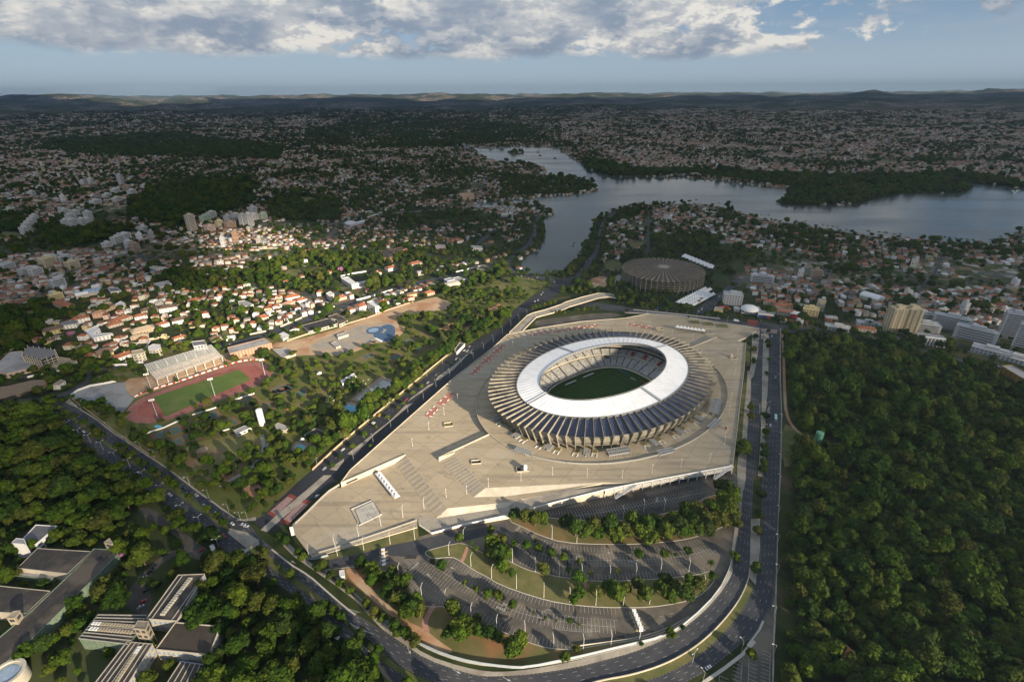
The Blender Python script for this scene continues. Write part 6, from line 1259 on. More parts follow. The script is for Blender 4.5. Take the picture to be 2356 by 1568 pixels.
# red and white barrier round the track
P=chaikin(G('F',[(780,665),(860,620),(950,592),(1200,520),(1450,430),(1650,365),(1750,335),(1880,322),(1990,328)]),1);rw=empty('track_barrier',(*P[0],0),0,'red barrier with white panels between the grandstand and the track','barrier');o0=P[0]
b=MB();strip_quads(b,[(x-o0[0],y-o0[1])for x,y in P],.5,0,MATS['red_panel'],h=1.9);b.build('red_band',MATS['red_panel'],rw)
for i,(p,u)in enumerate(resample(P,7.5)[:-1]):b=MB();q=p+u*4.6;strip_quads(b,[(p.x-o0[0],p.y-o0[1]),(q.x-o0[0],q.y-o0[1])],.7,.5,white_m,h=1.55);b.build('white_panel',white_m,rw)
# --- apartment blocks: body, stair head, window bands per floor
def tower(k,x,y,x2,y2,L,W_,H,wall,label,roof=None,balc=False,bandm=None,cat='apartment block',z=0.0):
 q_=.78 if k in 'IJ' else .88;L*=q_;W_*=q_;H*=q_*1.03
 """(x, y) is the foot of the near wall"""
 p=Vector(g1(k,x,y));d=Vector(g1(k,x2,y2))-p;a=math.atan2(d.y,d.x);e=empty('apartment_block',(p.x,p.y,z),a,label,cat);spot(p.x-math.sin(a)*W_/2,p.y+math.cos(a)*W_/2,max(L,W_)*.62)
 b=MB();b.box((0,W_/2,0),(L,W_,H),wall);b.build('wall',wall,e);b=MB();b.box((0,W_/2,H),(L*.34,W_*.45,4.5),wall);b.box((L*.28,W_/2,H),(L*.2,W_*.3,2.5),wall);b.build('stair_head',wall,e)
 b=MB();strip_quads(b,[(-L/2,.1),(L/2,.1),(L/2,W_-.1),(-L/2,W_-.1),(-L/2,.1)],.5,H,wall,h=.9);b.build('parapet',wall,e)
 n=max(2,int(H/3.1));c=max(2,int(L/4.2));w2=max(2,int(W_/4.5))
 for fl_ in range(n):
  zz=H/n*(fl_+.32);far_=p.length>900
  b=MB()
  if far_:b.box((0,-.06,0),(L*.82,.2,1.2),bandm or win_m)
  else:
   for j in range(c):b.box((-L/2+L*(j+.5)/c,-.06,0),(L/c*.55,.2,1.35),bandm or win_m)
  for s in(-1,1):
   for j in range(w2):b.box((s*(L/2+.02),W_*(j+.5)/w2,0),(.2,W_/w2*.4,1.2),win_m)
  o=b.build('window_row',None,e);o.location=(0,0,zz)
  if balc:
   b=MB()
   for j in range(c):
    if j%2==0:b.box((-L/2+L*(j+.5)/c,-.8,0),(L/c*.9,1.5,1.0),wall)
   o=b.build('balcony',wall,e);o.location=(0,0,zz-1.0)
 return e
whitew=mat('white_apartment',(.50,.49,.465),(.60,.59,.56),.2,.85,c3=(.42,.40,.37),s3=.06);greyw=mat('grey_apartment',(.42,.42,.42),(.50,.50,.50),.2,.85);tanw=mat('tan_apartment',(.52,.43,.27),(.60,.50,.33),.2,.85);greenw=mat('green_apartment',(.38,.46,.36),(.44,.52,.42),.2,.85);brownw=mat('brown_apartment',(.34,.25,.18),(.40,.30,.22),.2,.85)
i_=0
for x,y,L,W_,H,m in((265,565,18,16,30,whitew),(290,535,18,16,32,whitew),(315,505,18,16,32,whitew),(340,475,18,16,32,whitew),(362,450,18,16,32,whitew),(655,510,22,18,36,whitew),(710,512,22,18,38,whitew),(690,455,22,18,36,whitew),(740,420,22,18,36,whitew),(795,500,22,18,36,whitew),(840,490,20,18,34,whitew),(850,430,22,18,36,whitew)):
 i_+=1;tower('I',x,y,x+30,y-8,L,W_,H,m,'white apartment tower in the shade at the left, %s of twelve from the left'%ordn(i_-1))
for k,x,y,dx,L,W_,H,m,lb in(('I',1790,512,20,26,16,52,mat('ribbed_beige',(.44,.38,.31),(.52,.45,.37),.2,.85),'tall beige tower with vertical ribs left of the pale apartment cluster'),('I',1905,420,25,40,14,18,greenw,'long pale green apartment block behind the beige tower'),('I',1965,395,25,34,14,22,whitew,'long white apartment block beyond the pale green one'),('I',1955,522,22,30,20,20,mat('rosy_wall',(.44,.32,.28),(.5,.38,.33),.3,.9),'rose and white apartment block in front of the beige tower'),('I',2140,485,22,34,18,20,brownw,'brown apartment block in front of the white cluster'),('I',2040,480,22,22,16,22,tanw,'tan apartment block between the rose and brown ones'),('I',2120,430,22,26,16,22,greyw,'grey apartment block at the left of the pale cluster'),('I',2190,425,22,26,16,26,greyw,'second grey apartment block of the pale cluster'),('I',2270,480,22,24,18,42,whitew,'tall white tower at the left of the pale cluster'),('I',2320,482,22,24,18,46,whitew,'tallest white tower of the pale cluster'),('J',15,700,22,24,18,40,greyw,'grey-white tower at the near edge of the pale cluster'),('J',60,660,22,26,16,26,whitew,'white block at the right of the pale cluster'),('J',140,640,22,28,16,22,greenw,'low pale block at the right end of the cluster'),('J',50,600,22,26,16,30,greyw,'grey block at the back of the pale cluster'),('I',1110,625,22,36,16,20,whitew,'white terraced apartment block in the middle of the left quarter'),('I',1175,605,22,34,16,22,whitew,'second white terraced block in the left quarter'),('I',1215,680,22,18,16,24,whitew,'slim white block beside the brick one'),('I',1270,712,22,22,16,26,brownw,'brick-brown apartment block by the sunlit quarter'),('I',1340,525,22,24,16,18,whitew,'white block with balconies above the brick one'),('I',480,838,22,34,22,22,tanw,'cream apartment block with tan stair core at the left'),('I',620,805,22,34,16,18,greyw,'grey-white apartment block beside the cream one'),('I',695,858,22,28,18,18,tanw,'tan apartment block with red centre strip'),('I',255,930,22,20,16,18,greyw,'grey apartment block near the left edge'),('I',365,930,22,26,18,20,whitew,'white apartment block near the left edge'),('I',560,1028,22,28,18,18,whitew,'white apartment block with dark openings lower left of the crowded quarter'),('I',540,1145,22,24,16,12,yel,'yellow and white house block in the crowded quarter'),('I',1010,665,22,24,16,14,whitew,'small white apartment block in the crowded quarter'),('I',100,865,22,30,16,14,greyw,'pale block at the far left of the crowded quarter'),('I',1140,95,22,24,18,52,greyw,'slender grey tower far away at the left'),('I',1180,150,22,26,18,26,brownw,'dark brown block below the slender grey tower'),('I',1215,155,22,26,18,28,brownw,'second dark block below the slender grey tower'),('I',1240,190,22,40,18,26,whitew,'white block at the right of the distant cluster'),('I',1090,180,22,44,18,26,whitew,'wide white block in the distant cluster'),('I',1010,215,22,40,18,20,whitew,'white block lower in the distant cluster'),('I',905,270,22,50,18,18,whitew,'long white block at the left of the distant cluster'),('I',1100,245,22,40,18,18,whitew,'white block at the foot of the distant cluster'),('I',1350,130,22,34,18,20,whitew,'white block standing alone among dark trees'),('I',320,190,22,30,18,20,whitew,'pair of pale blocks far away at the left'),('I',395,145,22,30,18,22,whitew,'pale block beyond the pair far left'),('I',110,345,22,36,16,14,greenw,'pale green block near the left wood'),('I',615,360,22,30,16,18,whitew,'pale block above the towers at the left'),('I',785,90,22,26,18,22,whitew,'pale block at the edge of the far wood, left one'),('I',860,80,22,26,18,26,whitew,'pale block at the edge of the far wood, right one'),('K',95,635,0,18,12,16,whitew,'white block next to the amusement park')):
 tower(k,x,y,x+30,y-8 if k!='K' else y,L,W_,H,m,lb)
tower('M',1340,262,1540,262,26,18,42,tanw,'tall tan hotel-like tower with stacked balconies behind the wood',balc=True)
tower('M',1445,262,1645,262,26,18,42,tanw,'right half of the tan tower with stacked balconies behind the wood',balc=True)
b=MB()
for k,x,y,x2,y2,L,W_,H,m,lb in(('M',1760,235,1940,275,52,16,22,greyw,'long grey apartment slab behind the trees at the right'),('M',1950,325,2110,365,54,16,20,greyw,'second long grey apartment slab nearer the wood'),('M',2225,310,2330,330,26,20,42,greyw,'slender grey-white tower near the right edge'),('M',2320,400,2420,425,24,20,40,whitew,'white tower with dark windows at the right edge'),('M',1575,260,1700,275,40,20,14,whitew,'white stepped block to the right of the tan tower'),('M',1560,185,1700,195,30,16,16,whitew,'white block behind the stepped one'),('M',665,128,730,140,26,22,12,yel,'cream four-storey apartment block near the junction'),('M',890,248,980,262,40,18,6,whitew,'low white hall with grey roof facing the north street'),('M',1130,215,1200,225,36,16,6,greyw,'low grey-roofed building left of the tan tower'),('M',2080,440,2200,470,46,22,8,greyw,'low grey industrial block at the right'),('M',2290,500,2400,530,46,26,6,whitew,'low white shed at the right edge'),('L',100,1140,200,1150,46,14,14,whitew,'white building with a row of dark oval windows near the tents'),('L',565,1110,640,1115,24,14,18,brownw,'narrow block with a red roof in the town on the right'),('T',1680,280,1790,290,34,22,20,greyw,'unfinished grey block with scaffolding by the tent street'),('L',1115,190,1200,195,70,20,22,brownw,'brown and white block beyond the lake'),('L',440,200,500,205,40,20,12,whitew,'white villa block beyond the lake'),('L',700,215,790,220,90,16,10,whitew,'long white school-like block beyond the lake')):tower(k,x,y,x2,y2,L,W_,H,m,lb)
# colonnade hall, yellow glass block
e,L_,c=block('colonnade_hall','M',[(1505,262),(1520,245),(1725,280),(1738,298),(1735,305),(1508,278)],12,mat('recess_brown',(.10,.05,.035),(.13,.07,.05),.4,.9),grey_roof,'grey hall with a white colonnade at the top of the wood',par=1.0)
A_=quadw('M',[(1508,280)],12)[0]-c;B_=quadw('M',[(1735,306)],12)[0]-c
for i in range(9):p=A_.lerp(B_,i/8);b=MB();b.box((p.x,p.y-2.2,0),(.9,3.0,12.4),white_m);b.build('column',white_m,e)
b=MB();strip_quads(b,[(A_.x,A_.y-2.2),(B_.x,B_.y-2.2)],3.6,12.0,white_m,h=1.3);b.build('cornice',white_m,e)
block('yellow_block','M',[(2175,520),(2270,515),(2420,600),(2400,650),(2310,600)],18,mat('amber_louvres',(.24,.15,.04),(.32,.20,.06),.8,.6),grey_roof,'amber louvred office block with pale roof at the right edge',par=1,beams=0,win=6,floors=5,wm=mat('amber_glass',(.09,.055,.02),(.13,.08,.03),.5,.3))
# shops north of the plaza
flat_block('T',[(1830,320),(1840,340),(2060,365),(2130,340),(2100,300)],7,'white market hall below the white dome',white_m,white_roof,1);p=g1('T',1955,340,7);e=empty('white_dome',(*p,7),0,'white domed tent roof above the market hall','dome');bm_=MB();n=16
V=[(14*math.cos(2*math.pi*i/n)*math.cos(a),14*math.sin(2*math.pi*i/n)*math.cos(a),7*math.sin(a))for a in(0,.4,.8,1.2)for i in range(n)]+[(0,0,7)];bm_.add(V,[(q*n+i,q*n+(i+1)%n,(q+1)*n+(i+1)%n,(q+1)*n+i)for q in range(3)for i in range(n)]+[(3*n+i,3*n+(i+1)%n,4*n)for i in range(n)]);bm_.build('dome',white_m,e,smooth=True)
blue_w=mat('blue_wall',(.07,.14,.34),(.10,.18,.40),.4,.7);redw=mat('red_wall',(.42,.03,.03),(.50,.05,.04),.4,.7)
e,L_,c=flat_block('T',[(2085,380),(2100,355),(2350,385),(2340,430),(2095,405)],7,'white shop with blue panels and a red bay facing the plaza',white_m,grey_roof,1);
for i,m in enumerate((blue_w,blue_w,blue_w,redw,blue_w)):
 A_=quadw('T',[(2095,408)],7)[0]-c;B_=quadw('T',[(2340,434)],7)[0]-c;p=A_.lerp(B_,(i+.5)/5);b=MB();b.box((p.x,p.y-.4,.8),(7.5 if m!=redw else 9,.5,4.6),m,rz=math.atan2((B_-A_).y,(B_-A_).x));b.build('shop_panel',m,e)
e,L_,c=block('filling_station','T',[(1415,295),(1555,310),(1540,378),(1395,352)],6,steel,tan_roof,'filling station canopy with tan roof and yellow edge','canopy',base=4.8,par=0,reg=False);b=MB();A_=quadw('T',[(1395,354)],6)[0]-c;B_=quadw('T',[(1540,380)],6)[0]-c;strip_quads(b,[tuple(A_),tuple(B_)],.4,-.2,mat('yellow_band',(.65,.45,.03),(.7,.5,.05),.4,.6),h=1.5);b.build('yellow_edge',None,e)
for x,y in((-5,-4),(5,-4),(-5,4),(5,4)):b=MB();b.cyl((x,y,-4.8),(x,y,0),.3);b.build('canopy_column',steel,e)
block('red_canopy','T',[(1480,285),(1600,290),(1665,330),(1560,340)],5,redw,redw,'red canopy behind the filling station','canopy',base=3.5,par=0,reg=False)
for q,m,r_,lb in(([(1640,690),(1690,680),(1700,735),(1650,740)],cream,terra,''),):pass
for k,x,y,x2,y2,L,W_,H,m,r_,lb in(('M',345,30,390,35,18,14,6,cream,terra,'orange-roofed house behind the market hall'),('M',420,60,460,65,16,14,6,cream,terra,'orange-roofed house right of the blue tanks'),('M',490,60,520,64,15,13,6,yel,terra,'gabled orange-roofed house with yellow wall'),('M',470,110,530,118,30,16,6,cream,mat('rust_roof',(.28,.13,.08),(.34,.17,.11),.5,.9),'long rusty-roofed shop facing the plaza'),('M',570,130,600,134,22,14,6,redw,white_roof,'white-roofed shop with a red edge facing the plaza'),('M',1100,240,1170,248,26,12,5,cream,terra,'orange-roofed house by the north street'),('M',830,160,870,165,16,12,6,brick,grey_roof,'small brick house behind the low white hall'),('M',1240,200,1260,205,14,12,5,cream,terra,'small orange-roofed house left of the tan tower')):gable_house(k,x,y,x2,y2,L,W_,H,m,r_,lb,floors=1 if H<6 else 2,rh=.2)
# --- arena
pc=at(1525.8,617,24);R_A=(1614.6-1436.9)/2*math.hypot(math.hypot(*pc),CH-24)/CF*.985
e=empty('arena',(*pc,0),0,'round concrete arena with radial pleated grey roof by the lake','arena');spot(*pc,R_A+4);NOGO.append([(pc[0]+(R_A+3)*math.cos(a),pc[1]+(R_A+3)*math.sin(a))for a in np.linspace(0,2*math.pi,40)[:-1]])
aroof=mat('arena_roof',(.21,.155,.105),(.28,.21,.15),.3,.9,c3=(.15,.115,.08),s3=.08);aroof2=mat('arena_gutter',(.045,.038,.032),(.07,.06,.05),.5,.9);acon=mat('arena_concrete',(.26,.22,.165),(.34,.29,.22),.3,.9)
NA=48;b=MB()
for i in range(NA*2):
 t0,t1=math.pi*i/NA,math.pi*(i+1)/NA;z0,z1=(0,1.6)if i%2 else(1.6,0)
 V=[];
 for r_,zc in((R_A*1.0,22.5),(R_A*.55,25.0),(R_A*.13,27)):
  V+=[(r_*math.cos(t0),r_*math.sin(t0),zc-z0*r_/R_A),(r_*math.cos(t1),r_*math.sin(t1),zc-z1*r_/R_A)]
 b.add(V,[(0,1,3,2),(2,3,5,4)],aroof)
b.build('roof',aroof,e)
for i in range(NA):
 b=MB();V=[]
 for t in(2*math.pi*(i+.5)/NA,):
  for r_,z in((R_A*.985,22.75),(R_A*.55,25.2),(R_A*.2,26.95)):
   for s in(-1,1):w_=.021*s;V.append((r_*math.cos(t+w_),r_*math.sin(t+w_),z))
 b.add(V,[(0,1,3,2),(2,3,5,4)],aroof2);b.build('roof_gutter',aroof2,e)
for i in range(NA):
 t=2*math.pi*i/NA;b=MB();V=[]
 for r_,z in((R_A,20.0),(R_A*1.015,23.6),(R_A*.55,25.6),(R_A*.13,27.4)):
  for s in(-1,1):V.append((r_*math.cos(t)-s*.35*math.sin(t),r_*math.sin(t)+s*.35*math.cos(t),z))
 b.add(V,[(2*q,2*q+1,2*q+3,2*q+2)for q in range(3)],acon);o=b.build('roof_rib',acon,e)
 b=MB();b.box((R_A*.985*math.cos(t),R_A*.985*math.sin(t),0),(3.0,.9,22.5),acon,rz=t,taper=1);b.build('pillar',acon,e)
b=MB();b.cyl((0,0,26.2),(0,0,28.2),R_A*.145,R_A*.13,n=6);b.build('roof_cap',beige,e)
b=MB();b.cyl((0,0,0),(0,0,21),R_A*.90,n=48,cap=False);b.build('inner_wall',dark_m,e)
for z in(3.5,8,12.5,17):b=MB();b.cyl((0,0,z),(0,0,z+1.3),R_A*.965,n=48);b.build('gallery',acon,e)
# --- tents
def tent(x,y,s,z=0.0,label=None,group=None,rz=0.3,pk=.55):
 e=empty('white_tent',(x,y,z),rz,label,'tent',group);h=s/2;b=MB();n=4;V=[(-h,-h,2.6),(h,-h,2.6),(h,h,2.6),(-h,h,2.6)];m1=[(q[0]*.35,q[1]*.35,2.6+s*pk*.42)for q in V];b.add(V+m1+[(0,0,2.6+s*pk)],[(i,(i+1)%4,4+(i+1)%4,4+i)for i in range(4)]+[(4+i,4+(i+1)%4,8)for i in range(4)]);b.build('tent_canopy',white_m,e)
 for sx in(-1,1):
  for sy in(-1,1):b=MB();b.cyl((sx*h*.95,sy*h*.95,0),(sx*h*.95,sy*h*.95,2.6),.1,n=5);b.build('tent_leg',steel,e)
A_=Vector(g1('C',980,5,1));B_=Vector(g1('C',1112,172,1))
for i in range(8):p=A_.lerp(B_,i/7);tent(p.x,p.y,5.4,1.0,'white peaked tent on the lower plaza, %s from the wall end'%ordn(i),'tents on the lower plaza',math.atan2((B_-A_).y,(B_-A_).x))
A_=Vector(g1('T',822,640,5));B_=Vector(g1('T',1215,695,5))
for i in range(8):p=A_.lerp(B_,i/7);tent(p.x,p.y,6.5,5.0,'white peaked tent beyond the stadium, %s from the left'%ordn(i),'tents beyond the stadium',math.atan2((B_-A_).y,(B_-A_).x))
Q=[Vector(g1('T',*q))for q in((775,262),(1250,22),(1400,80),(1085,318))]
u_=(Q[1]-Q[0]).normalized();v_=(Q[3]-Q[0]);v_=(v_-u_*v_.dot(u_)).normalized();LL_=(Q[1]-Q[0]).length;WW_=(Q[3]-Q[0]).dot(v_);ts=WW_/4;nt_=int(LL_/ts);print('tents',ts,nt_)
for i in range(nt_):
 for j in range(4):
  if j>1 and i>nt_*.72:continue
  p=Q[0]+u_*ts*(i+.5)+v_*ts*(j+.5)+u_*(Q[3]-Q[0]).dot(u_)*(j+.5)/4;tent(p.x,p.y,ts*.94,1.5,'white peaked tent behind the north street, %s row, %s from the near end'%(['far-left','second','third','near-right'][j],ordn(i)),'tent field by the arena',math.atan2(u_.y,u_.x),.62)
A_=Vector(g1('K',1690,1015));B_=Vector(g1('K',1930,1115))
for i in range(8):
 for j in range(2):p=A_.lerp(B_,i/7)+Vector((5*j,10*j));tent(p.x,p.y,10.5,6,'white peaked tent right of the arena, %s row, %s from the arena'%(['near','far'][j],ordn(i)),'tents right of the arena',-.5,.42)
# --- footbridge from the esplanade
up_=ax('Q',[(930,712),(1210,442),(1290,405),(1500,350),(1740,270)])+ax('K',[(600,1400),(760,1352),(900,1318),(1000,1320),(1090,1342)]);lw_=ax('Q',[(1140,682),(1350,470),(1420,447),(1590,405),(1760,352)])+ax('K',[(640,1440),(790,1395),(900,1362),(1000,1350),(1085,1366)])
zb=5.5;U_=[at(x,y,zb)for x,y in up_];L2=[at(x,y,zb)for x,y in lw_];e=empty('footbridge',(*U_[0],0),0,'long pale footbridge running from the esplanade toward the arena','footbridge');o0=U_[0];sh=lambda P:[(x-o0[0],y-o0[1])for x,y in P]
b=MB();b.prism(sh(U_+L2[::-1]),zb-.9,zb,pave,wall_conc,bottom=True);b.build('deck',None,e)
for P,nm in((U_,'far_parapet'),(L2,'near_parapet')):b=MB();strip_quads(b,sh(P),.35,zb-.9,wall_conc,h=2.1);b.build(nm,wall_conc,e)
for p,u in resample(sh([tuple((Vector(a)+Vector(c_))/2)for a,c_ in zip(U_,L2)]),22)[1:]:b=MB();b.cyl((p.x,p.y,0),(p.x,p.y,zb-.9),.7,n=10);b.build('pier',wall_conc,e)
for p,u in resample(sh([tuple((Vector(a)+Vector(c_))/2)for a,c_ in zip(U_,L2)]),9)[1:-1]:b=MB();b.box((p.x,p.y,zb),(1.6,.6,.5),wall_conc,rz=math.atan2(u.y,u.x));b.build('bridge_bench',wall_conc,e)
# --- things on the esplanade
def canopy(k,x,y,x2,y2,w,label,h=3.4,z=8.0,n=7,group='turnstile canopies'):
 p=Vector(g1(k,x,y,z+h));q=Vector(g1(k,x2,y2,z+h));L=(q-p).length;c=(p+q)/2;e=empty('turnstile_canopy',(c.x,c.y,z+.03),math.atan2((q-p).y,(q-p).x),label,'canopy',group)
 b=MB();b.box((0,0,h),(L,w,.12),mat('canopy_glass',(.17,.18,.17),(.24,.245,.23),.6,.4));b.build('canopy_roof',None,e);b=MB()
 for i in range(n+1):b.box((-L/2+L*i/n,0,h+.1),(.28,w+.2,.22),steel)
 for s in(-1,0,1):b.box((0,s*w/2,h+.1),(L,.28,.24),steel)
 b.build('canopy_grid',steel,e)
 for s in(-1,1):
  for i in range(n+1):b=MB();b.box((-L/2+L*i/n,s*w/2,0),(.22,.22,h),steel);b.build('canopy_post',steel,e)
 b=MB();b.box((0,0,0),(L*.92,w*.35,1.1),steel);b.build('turnstiles',steel,e)
for a in(('R',640,945,875,1025,6.5,'long turnstile canopy on the left of the forecourt fence',3.4,8.0,8),('R',2085,1010,2420,960,9,'longest turnstile canopy in front of the stadium',3.8,8.0,9),('S',720,1020,960,960,6.5,'turnstile canopy on the forecourt fence right of the longest one',3.4,8.0,6),('S',1530,625,1670,500,6.5,'turnstile canopy at the right bend of the forecourt fence',3.4,8.0,7),('S',1590,400,1640,175,9.5,'broad turnstile canopy beside the right side of the stadium',3.8,8.0,7),('R',620,765,700,715,6,'small stair canopy at the lower left of the stadium',3,8.0,3),('R',1125,955,1185,885,5.5,'small stair canopy left of the stadium front',3,8.0,4),('R',1740,1040,1745,960,4.6,'small stair canopy at the middle of the stadium front',3,8.0,4),('S',600,810,700,880,5,'small stair canopy right of the stadium front',3,8.0,5),('S',1000,650,1110,700,5,'small stair canopy at the right front of the stadium',3,8.0,5),('S',1300,445,1410,490,5,'small stair canopy near the right bend',3,8.0,5),('R',290,470,395,450,5,'small stair canopy at the far left of the stadium front',3,8.0,4)):canopy(*a)
turf=mat('planter_turf',(.16,.14,.04),(.20,.17,.055),.6,.9)
for i,(k,x,y)in enumerate((('R',440,550),('R',595,685),('R',790,800),('R',1035,890),('R',1305,965),('R',1590,1000),('R',1880,1000),('S',505,880),('S',725,805),('S',930,725),('S',1105,635),('S',1245,530),('S',1360,415))):
 p=g1(k,x,y,8.3);a=math.atan2(p[1]-SCY,p[0]-SCX);e=empty('turf_planter',(*p,8.02),a,'square turf planter with benches, %s from the left along the stadium front'%ordn(i),'planter','turf planters round the stadium');b=MB();b.box((0,0,0),(5.6,5.2,.5),wall_conc);b.build('planter_edge',wall_conc,e);b=MB();b.box((0,0,.5),(4.8,4.4,.06),turf);b.build('turf',turf,e)
 for s in(-1,1):b=MB();b.box((5.4,s*2.3,0),(4.2,.8,.5),white_m);b.build('bench',white_m,e)
# red benches squares
def red_square(k,q,z,label,nb=6):
 Q=[Vector(p)for p in G(k,q,z)];c=sum(Q,Vector((0,0)))/4;e=empty('seating_square',(c.x,c.y,z),0,label,'seating area','red paved seating areas');b=MB();b.prism([tuple(p-c)for p in Q],0.01,.06,mat('red_paving',(.36,.15,.10),(.43,.19,.13),.5,.9));b.build('red_floor',None,e);u=(Q[1]-Q[0]).normalized();a=math.atan2(u.y,u.x)
 for i in range(nb):f=(i+.5)/nb;p=Q[0].lerp(Q[1],f).lerp(Q[3].lerp(Q[2],f),.12 if i%2 else .85)-c;b=MB();b.box((p.x,p.y,.06),(3.6,.9,.5),white_m,rz=a+(0 if i%3 else 1.57));b.build('bench',white_m,e)
for a in(('H',[(1710,950),(1840,840),(1900,860),(1780,970)],5,'red paved seating area left of the stadium, nearer one of the pair'),('H',[(1600,1060),(1690,970),(1750,990),(1665,1080)],5,'red paved seating area left of the stadium, farthest from it'),('Q',[(650,1030),(790,895),(885,905),(735,1055)],5,'red paved seating area by the left parapet, nearest the bridge'),('Q',[(475,1180),(600,1060),(705,1075),(570,1210)],5,'red paved seating area by the left parapet, second from the bridge'),('Q',[(305,1350),(430,1215),(525,1235),(400,1374)],5,'red paved seating area by the left parapet, third from the bridge'),('Q',[(1250,725),(1540,680),(1560,710),(1270,760)],5,'red paved seating strip along the far parapet, left one'),('Q',[(1610,680),(1910,630),(1930,665),(1640,710)],5,'red paved seating strip along the far parapet, middle one'),('Q',[(1930,625),(2300,570),(2330,600),(1960,665)],5,'red paved seating strip along the far parapet, right one'),('T',[(50,560),(400,600),(430,640),(80,600)],5,'red paved seating strip beyond the stadium')):red_square(*a)
def pit(k,x,y,w,d,z,label,glass=True,rz=.2):
 p=g1(k,x,y,z);e=empty('sunken_light_well',(*p,z+.02),rz,label,'light well');b=MB();strip_quads(b,[(-w/2,-d/2),(w/2,-d/2),(w/2,d/2),(-w/2,d/2),(-w/2,-d/2)],.35,0,wall_conc,h=1.1);b.build('well_wall',wall_conc,e);b=MB();b.box((0,0,.01),(w-.4,d-.4,.05),turf if glass else dark_m);b.build('well_floor',None,e)
pit('H',1825,1145,9,7,5,'railed square light well with turf on the left esplanade');pit('T',545,655,10,6,5,'railed light well with turf beyond the stadium');pit('R',745,1285,11,6,8,'railed opening with a white lift tower in front of the stadium',False,.1);pit('H',2080,1490,9,5,8,'railed opening with grey panels right of the upper steps',False,.1);pit('T',1700,1105,9,5,8,'railed opening near the right edge of the esplanade',False,-.1)
p=g1('R',770,1285,8);e=empty('lift_tower',(*p,8),.1,'white and dark lift tower standing in a railed opening','lift tower');b=MB();b.box((1.2,0,0),(3.2,3,5),white_m);b.build('white_shaft',white_m,e);b=MB();b.box((-2,0,0),(2.8,2.6,4.4),glass_m);b.build('dark_shaft',glass_m,e)
p=g1('T',1665,1090,8);e=empty('lift_tower',(*p,8),0,'small pale lift tower near the right edge of the esplanade','lift tower');b=MB();b.box((0,0,0),(2.6,2.6,4.5),wall_conc);b.build('shaft',wall_conc,e);b=MB();b.box((0,0,4.5),(3,3,.25),steel);b.build('cap',steel,e)
for k,q,z,lb in(('T',[(1255,650),(1270,735),(1400,735),(1410,660)],5,'square railed basin beside the far tents'),):P=G(k,q,z);wall3('basin_rail',[(*p,z)for p in P+[P[0]]],.3,.8,wall_conc,lb,'basin')
for i,(x,y)in enumerate(((1100,545),(1315,570),(1535,600))):
 p=g1('T',x,y,2.5);e=empty('lawn_bed',(*p,2.8),-.1,'rectangular lawn bed at the far right of the esplanade, %s from the left'%ordn(i),'lawn bed','lawn beds beyond the stadium');b=MB();b.box((0,0,0),(15,14,.35),wall_conc);b.build('bed_edge',wall_conc,e);b=MB();b.box((0,0,.35),(14,13,.08),grass_dry);b.build('turf',grass_dry,e)
# toll gates in the parking lots
yellow=mat('yellow_paint',(.60,.38,.03),(.66,.43,.05),.5,.6)
def toll(k,x,y,x2,y2,big,label,group):
 p=Vector(g1(k,x,y));d=Vector(g1(k,x2,y2))-p;e=empty('toll_gate',(p.x,p.y,.05),math.atan2(d.y,d.x),label,'toll gate',group);L=d.length/2;b=MB();b.prism([(-L,0),(-L*.35,-.9),(L*.35,-.9),(L,0),(L*.35,.9),(-L*.35,.9)],0,.25,kerb_m);b.prism([(-L*.8,0),(-L*.33,-.55),(L*.33,-.55),(L*.8,0),(L*.33,.55),(-L*.33,.55)],.25,.3,MATS['worn_asphalt']);b.build('toll_island',None,e)
 b=MB();b.box((0,0,.3),(2.2,1.6,2.6),white_m if big else yellow);b.box((0,0,2.9),(2.8,2.2,.25),white_m);b.build('booth',None,e);b=MB();b.box((-2.5,0,.3),(.4,.4,1.1),yellow);b.build('ticket_post',yellow,e);b=MB();b.box((-2.5,2.0,1.2),(.12,4,.12),white_m);b.build('barrier_arm',white_m,e)
for i in range(5):toll('C',1013+2*i,584+28*i,1082,572+26*i,False,'small toll island with yellow booth in the near lot, %s from the plaza'%ordn(i),'toll gates by the lawn')
for i in range(5):toll('D',1015+13*i,1046+33*i,1090+13*i,1041+33*i,True,'toll island with white booth in the lower lot, %s from the trees'%ordn(i),'toll gates of the lower lot')
# fences along the bend
corr=mat('corrugated_fence',(.30,.34,.37),(.38,.42,.45),.8,.6)
for k,P,h,m,lb in((0,px2w(ax('C',[(1290,1285),(1480,1370),(1700,1430),(1944,1462)])+ax('D',[(200,1468),(570,1392),(900,1312),(1250,1230),(1440,1110),(1650,900),(1740,720),(1760,640)])),2.4,corr,'grey corrugated fence following the bend outside the lower lot'),(0,px2w(ax('C',[(480,690),(590,740),(680,800),(830,940),(960,1050),(1060,1130)])),2.0,corr,'grey-blue fence between the verge and the service road trees'),(0,px2w(ax('D',[(580,1300),(780,1275),(1040,1240),(1260,1172),(1430,1080)])),1.2,cream,'low yellowish crash barrier at the end of the lower lot'),(0,px2w(ax('C',[(430,640),(500,640),(595,615)])),2.2,corr,'short fence at the lower plaza corner'),(0,G('H',[(575,1566),(860,1300),(1280,950),(1500,770),(1750,560),(1950,410)]),2.2,tan_roof,'tan wall of the sports club along the central avenue'),(0,px2w(ax('G',[(650,900),(760,985),(900,1085),(1050,1205),(1250,1340),(1420,1450)])),2,tan_roof,'tan wall of the sports club along the diagonal avenue')):
 b=MB();strip_quads(b,chaikin(P,1),.25,.1,m,h=h);tag(b.build('boundary_fence',m),lb,'fence')
mesh_fence(G('C',[(345,375),(420,305),(490,235),(540,185),(600,130),(680,80)],1),1,2.6,'pale gate fence between the red crossing and the lower plaza','gate_fence')
